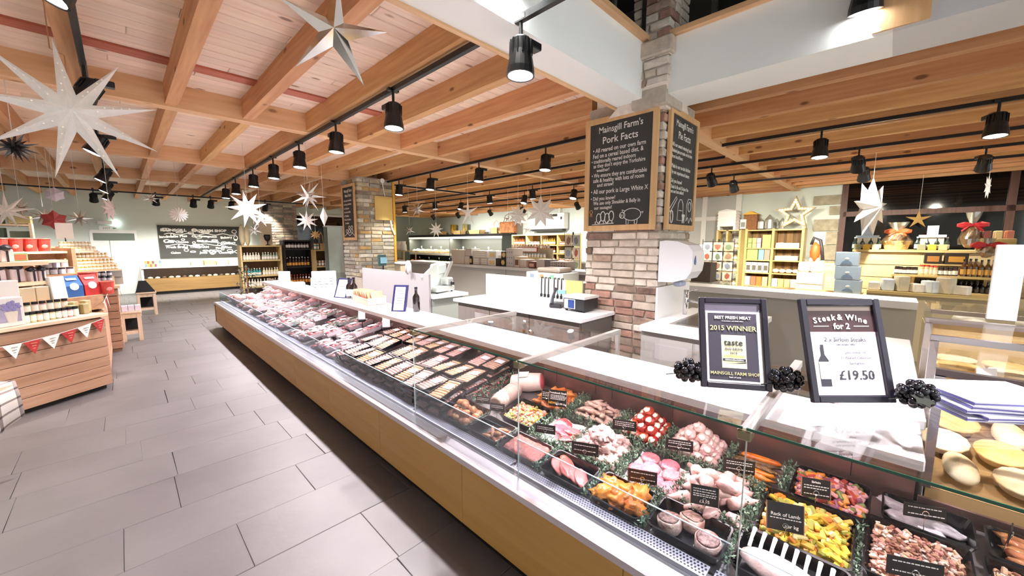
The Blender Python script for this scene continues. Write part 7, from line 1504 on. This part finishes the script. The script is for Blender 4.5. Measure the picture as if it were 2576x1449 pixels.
tsg = empty('grey_sign', (-.0, 8.75, 1.0), -.4, 'grey printed sign beside the dark jars', 'sign'); tsg.location = (-.09, 8.6, 1.001); box('sign_face', -.09, .09, -.004, .004, 0, .24, M('sign_grey', 'c2c4c2', .5), tsg); text('THE FARM', .03, inkd, tsg, (0, -.006, .1))
t = empty('bunting', (-.06, 8.5, .93), 0, 'red and cream flags on the lower crate display', 'bunting')
for k in range(3): q = B(); q.add([(.0, -.25+.22*k, 0), (.0, -.05+.22*k, 0), (.012, -.15+.22*k, -.13), (.003, -.25+.22*k, 0), (.003, -.05+.22*k, 0), (.015, -.15+.22*k, -.13)], [(0, 2, 1), (3, 4, 5), (0, 1, 4, 3), (1, 2, 5, 4), (2, 0, 3, 5)]); q.obj('flag', (bw_, br_, bw_)[k], t)
# stools
stm = wood('stool_wood', 'e0c8ae', 'cfb292', 'z', .6); blk2 = M('felt_black', '121012', .8)
def stool(loc, w, h, label):
    t = empty('wooden_stool', loc, 0, label, 'stool'); d = w
    for x in (-w/2, w/2-.05):
        for y in (-d/2, d/2-.05): box('leg', x, x+.05, y, y+.05, 0, h-.03, stm, t)
    box('seat', -w/2-.01, w/2+.01, -d/2-.01, d/2+.01, h-.03, h, stm, t, b=.004)
    for y in (-d/2+.01, d/2-.04): box('stretcher', -w/2+.05, w/2-.05, y, y+.03, .12, .17, stm, t); box('apron', -w/2+.05, w/2-.05, y, y+.03, h-.11, h-.03, stm, t)
    box('dark_panel', -w/2+.05, w/2-.05, d/2-.06, d/2-.05, .17, h-.11, blk2, t)
    return t
stool((.03, 9.08, 0), .25, .50, 'small pale wooden stool beside the lower crate display'); stool((.33, 12.1, 0), .32, .53, 'pale wooden stool with black goods farther down the aisle')
for k in range(3): carton('white_bag', -.07+.08*k, -.0+.08*k, 9.0, 9.12, .501, .60, 'd9d0e0', 'lilac-printed white bag on the near stool, %s' % ['left', 'middle', 'right'][k], 'bag', None, '6a5a80')
q = B(); q.add([(-.16, -.16, 0), (.16, -.16, 0), (.16, .16, 0), (-.16, .16, 0), (-.1, -.1, .25), (.02, -.1, .25), (.02, .1, .25), (-.1, .1, .25)], [(3, 2, 1, 0), (4, 5, 6, 7), (0, 1, 5, 4), (1, 2, 6, 5), (2, 3, 7, 6), (3, 0, 4, 7)]); q.obj('black_bag', blk2, None, (.33, 12.1, .531), label='black sloping bag on the farther stool', cat='bag')
# wall shelves of green parcels behind the island
ws = empty('parcel_shelves', (-1.75, 10.5, 0), 0, 'pale shelves of dark green parcels behind the island', 'shelving'); ws.location = (-1.5, 9.6, 0); ws.rotation_euler = (0, 0, .05)
for z in (.4, .9, 1.45, 1.72, 1.93): box('shelf', -.9, .55, 0, .4, z-.025, z, plt, ws)
for x in (-.9, -.2, .53): box('upright', x, x+.03, 0, .4, 0, 1.95, plt, ws)
gm_ = ['5f7360', '7c8a74', '4a5a48', '8a7a52']
for z, h in ((1.46, .2), (1.73, .16), (1.94, .2), (.91, .3)):
    for k in range(5): x = -1.5-.75+.27*k; carton('parcel', x, x+.22, 9.68, 9.9, z, z+h*(.6+.1*(k % 4)), gm_[(k+int(z*10)) % 4], '%s parcel %s on the shelves behind the island' % (['dark green', 'sage', 'deep green', 'olive'][(k+int(z*10)) % 4], 'at z%d' % 0 if False else ['far left', 'left', 'in the middle', 'right', 'far right'][k]+{1.46: ', second shelf', 1.73: ', third shelf', 1.94: ', top shelf', .91: ', lowest shelf'}[z]), 'parcel')
# plaid blanket over a low bench at the left edge
bn = empty('low_bench', (-.975, 4.407, 0), -.795, 'low wooden bench under the plaid blanket at the left edge', 'bench'); box('bench_seat', -.5, .32, -.2, .2, .62, .66, plt, bn)
for x in (-.45, -.05):
    for y in (-.17, .13): box('leg', x, x+.04, y, y+.04, 0, .62, plt, bn)
plaid = bpy.data.materials.new('plaid_wool'); plaid.use_nodes = True; nt = plaid.node_tree; N = nt.nodes; Lk = nt.links
tc_ = N.new('ShaderNodeTexCoord'); sp_ = N.new('ShaderNodeSeparateXYZ'); Lk.new(tc_.outputs['UV'], sp_.inputs[0]); acc = None
for ax in (0, 1):
    a = N.new('ShaderNodeMath'); a.operation = 'MULTIPLY'; a.inputs[1].default_value = 7; Lk.new(sp_.outputs[ax], a.inputs[0]); f_ = N.new('ShaderNodeMath'); f_.operation = 'FRACT'; Lk.new(a.outputs[0], f_.inputs[0]); c_ = N.new('ShaderNodeMath'); c_.operation = 'LESS_THAN'; c_.inputs[1].default_value = .2; Lk.new(f_.outputs[0], c_.inputs[0])
    if acc is None: acc = c_.outputs[0]
    else: s_ = N.new('ShaderNodeMath'); s_.operation = 'ADD'; Lk.new(acc, s_.inputs[0]); Lk.new(c_.outputs[0], s_.inputs[1]); acc = s_.outputs[0]
rp_ = N.new('ShaderNodeValToRGB'); e = rp_.color_ramp.elements; e[0].color = lin('d8cfc6'); e[1].color = lin('4a3f40'); e2 = rp_.color_ramp.elements.new(.5); e2.color = lin('8c7f7a'); rp_.color_ramp.interpolation = 'CONSTANT'
dv = N.new('ShaderNodeMath'); dv.operation = 'MULTIPLY'; dv.inputs[1].default_value = .5; Lk.new(acc, dv.inputs[0]); Lk.new(dv.outputs[0], rp_.inputs[0]); Lk.new(rp_.outputs[0], N['Principled BSDF'].inputs['Base Color']); N['Principled BSDF'].inputs['Roughness'].default_value = .95
n = 22; q = B(); uv = []
for i in range(n+1):
    for j in range(n+1):
        u, v = i/n, j/n; x = -.40+.78*u; y = -.22+.44*v
        over = max(0, x-.325); z = .668-over*5.2 if over > 0 else .668; xx = min(x, .325)+over*.35+(.012*math.sin(v*14)*min(1, over*20)); 
        if over > 0: z = .668-over*7.0*(1-.35*abs(v-.45)*2)
        q.v.append((xx, y+.01*math.sin(u*17), z+.006*math.sin(u*9+v*11)*(over == 0)+(.004 if over == 0 else 0))); uv.append((u+over*8.5, v*.6))
q.f = [(i*(n+1)+j, (i+1)*(n+1)+j, (i+1)*(n+1)+j+1, i*(n+1)+j+1) for i in range(n) for j in range(n)]; q.m = [0]*len(q.f)
o = q.obj('plaid_blanket', plaid, None, (-.975, 4.407, 0), (0, 0, -.795), smooth=True, label='grey and cream plaid blanket hanging at the left edge', cat='blanket')
ul = o.data.uv_layers.new(name='uv'); [setattr(ul.data[lp.index], 'uv', uv[lp.vertex_index]) for lp in o.data.loops]
md = o.modifiers.new('thick', 'SOLIDIFY'); md.thickness = .006; md.offset = 1
# ================================================================ far counter under the blackboard
fc = empty('bakery_counter', (1.8, 16.9, 0), label='wood-fronted bakery counter below the wide blackboard', cat='counter')
sub('counter_front', .45, 3.3, 16.45, 16.5, .1, .52, wood('bakery_wood', '8a6a3c', '775a30', 'x'), fc); sub('kick', .5, 3.25, 16.5, 17.3, 0, .1, black, fc); sub('counter_body', .45, 3.3, 16.5, 17.4, .1, .5, M('bakery_dark', '6a5a40', .6), fc); sub('glass_front', .45, 3.3, 16.44, 16.446, .52, .84, glass, fc); sub('counter_top', .4, 3.35, 16.4, 17.42, .84, .88, white, fc); sub('end_panel', .4, .45, 16.45, 17.4, .1, .84, whitep, fc); sub('rear_panel', .45, 3.3, 17.0, 17.02, .5, .84, M('bakery_mauve', 'a08f86', .5), fc)
for k in range(16): q = B(); q.blob(.075, .07, .04, k, .25, 1.5, 1); q.obj('bread_roll', M('bun_%d' % (k % 3), ['d8c09a', 'efe6da', '5a463a'][k % 3], .6), None, (.6+.165*k, 16.65, .53), smooth=True, label='%s bun in the bakery counter' % ['golden', 'iced white', 'chocolate'][k % 3], cat='bun', group='bakery buns %d' % (k % 3))
for k in range(7):
    for j in range(2): carton('spine_jar', .5+.055*k, .55+.055*k, 16.5, 16.56, .881+.1*j, .975+.1*j, ['5f7686', 'c0802e', '8a4a2c', 'd0a84c', '6a3a4a', '9aa07a', 'c9b07a'][(k+j) % 7], 'coloured tin %s at the left end of the bakery counter, %s layer' % (['one', 'two', 'three', 'four', 'five', 'six', 'seven'][k], ('lower', 'upper')[j]), 'tin')
carton('white_card', .95, 1.2, 16.5, 16.53, .881, 1.1, 'f2f2ec', 'white card propped on the bakery counter', 'card'); carton('cake_box', 1.32, 1.55, 16.5, 16.7, .881, 1.08, 'e6e2d6', 'pale cake box on the bakery counter', 'box')
for k in range(5): carton('bakery_tray', 1.62+.34*k, 1.93+.34*k, 16.5, 16.85, .881, 1.0+.04*(k % 2), ['d8bc8c', 'e0b86a', 'e2d29c', 'e8dca8', 'e4d6a0'][k], '%s bakery box on the counter top, %s from the left' % (['tan', 'amber', 'straw', 'cream', 'pale yellow'][k], ordn[k].replace('nearest', 'first')), 'box')
# pine display with blue bottles, left of the far pillar
d3 = shelving('bottle_display', 2.3, 0, .95, 0, (.42, .72, 1.15, 1.55), .4, 'pine display of teal and pale bottles before the far pillar', shw, 1, dkb); d3.location = (3.22, 12.4, 0); d3.rotation_euler = (0, 0, PI/2); d3.location = (2.75, 12.45, 0)
for z in (.44, .741, 1.171):
    for k in range(2): row('bottle', btl(['3f9a98', 'd9d2a8'][k] if z > .7 and z < 1 else ['d9d4c0', 'a9b4a0'][k], .2, .035, 'e8e4da'), (2.32+.43*k, 12.5, z), (2.72+.43*k, 12.5, z), 6, '%s bottle on the pine display, %s shelf' % (['teal' if z > .7 and z < 1 else 'cream', 'straw' if z > .7 and z < 1 else 'grey-green'][k], {.44: 'low', .741: 'middle', 1.171: 'upper'}[z]), 'bottle', 'pine display %s %d' % (z, k))
gb_ = empty('goblet', (2.95, 12.62, 1.571), 0, 'big black goblet on the pine display', 'goblet'); q = B(); q.lathe([(.06, 0), (.06, .01), (.015, .03), (.015, .1), (.07, .16), (.09, .24), (.08, .3)], 16); q.obj('cup', black, gb_, smooth=True); box('picture_board', -.15, .15, .1, .12, 0, .62, M('board_cream', 'e0d2b4', .6), gb_)
for k in range(2): q = B(); q.blob(.07, .07, .3, k, .1, 1, 2); q.obj('cello_cone', M('cone_cream', 'd9cfa8', .4, var=.1, vs=9), None, (2.35+.12*k, 12.6, 1.85), smooth=True, label=['left cream cellophane cone on the pine display', 'right cream cellophane cone on the pine display'][k], cat='gift cone')
tr_ = empty('paper_garland', (2.2, 11.6, 0), 0, 'cluster of dark dried foliage at the end of the meat counter', 'foliage'); q = B(); ra = random.Random(3)
for k in range(90): T = Matrix.Translation((ra.uniform(-.2, .2), ra.uniform(-.15, .15), ra.uniform(.3, 1.05))) @ Matrix.Rotation(ra.uniform(0, 6), 4, 'Z') @ Matrix.Rotation(ra.uniform(-1, 1), 4, 'Y'); q.add([(0, 0, 0), (.06, -.02, .01), (.13, 0, 0), (.06, .02, .01)], [(0, 1, 2), (0, 2, 3)], T)
q.obj('leaves', M('dried_leaf', '3d3a30', .7, var=.5, vs=9), tr_); q = B(); q.tube([(0, 0, 0), (0, 0, 1.0)], .02, 6); q.obj('stem', wkb, tr_); q = B(); q.lathe([(.12, 0), (.15, .3)], 10); q.obj('pot', wk, tr_)
# black bottle shelves by the dark window
bs2 = shelving('black_bottle_shelves', 3.3, 0, .7, 0, (.42, .93, 1.45, 1.7), .4, 'black shelves of dark bottles by the far pillar', M('shelf_black', '1a1412', .5), 1, M('shelf_back_black', '120e0c', .6)); bs2.rotation_euler = (0, 0, PI/2); bs2.location = (3.66, 12.4, 0)
for z in (.44, .951, 1.471):
    row('wine_bottle', btl('2a140c' if z != .44 else '5a2a10', .27, .038, 'b83a1c' if z == .44 else 'c9c0b4', 'c98a3a' if z != 1.471 else 'd8d4cc'), (3.34, 12.47, z), (3.98, 12.47, z), 8, 'dark bottle on the black shelves, %s shelf' % {.44: 'lowest', .951: 'middle', 1.471: 'upper'}[z], 'bottle', 'black shelf bottles %s' % z)
bs3 = shelving('jar_display', 4.1, 0, .62, 0, (.42, .93, 1.42), .4, 'pale jar display between the black shelves and the glass cabinet', shw, 1, dkb); bs3.rotation_euler = (0, 0, PI/2); bs3.location = (4.34, 12.1, 0)
for z, c, l_ in ((.44, '9aa4a0', 'blue-grey'), (.951, 'c98a72', 'salmon'), (1.441, '4f9a80', 'green')): row('jar', jam(c, 'e9e6dc', .04, .16), (4.02, 12.17, z), (4.58, 12.17, z), 6, '%s jar on the pale jar display' % l_, 'jar', 'jar display %s' % l_)
hb_ = basket((4.25, 12.0, 1.60), .5, .3, .18, 'pale hamper basket on the jar display', wk)
hb_.location = (4.28, 12.3, 1.445)
gcab = empty('glass_cabinet', (4.5, 11.9, 0), label='tall pale glass cabinet beside the stone pillar', cat='cabinet')
sub('frame', 4.28, 4.75, 11.75, 12.05, 0, .75, M('cab_grey', '9aa59c', .5), gcab); sub('glass_front', 4.28, 4.66, 11.75, 11.757, .75, 2.1, M('cab_glass', 'b9cbc2', .1, spec=.6, var=.1, vs=3), gcab); sub('top', 4.27, 4.76, 11.74, 12.06, 2.1, 2.14, M('cab_metal', 'c4ccc6', .4), gcab); sub('side_post', 4.66, 4.72, 11.75, 12.05, .75, 2.1, MATS['cab_metal'], gcab); sub('rear', 4.28, 4.75, 12.03, 12.05, .75, 2.1, MATS['cab_grey'], gcab)
sp3 = empty('round_plaques', (4.95, 11.6, 0), 0, 'stand of round and square plaques beside the stone pillar', 'display'); box('stand', -.14, .14, 0, .03, 0, 1.75, M('stand_taupe', '8f8474', .6), sp3)
for k, z in enumerate((1.5, 1.1, .75)): q = B(); q.lathe([(.12, 0), (.12, .02)], 18, Matrix.Translation((0, 0, z)) @ Matrix.Rotation(PI/2, 4, 'X')); q.obj('plaque', [M('plaque_tan', 'b9ab90', .5), M('plaque_black', '1c1a18', .4), M('plaque_brown', '3f3428', .4)][k], sp3); 
flush_texts()
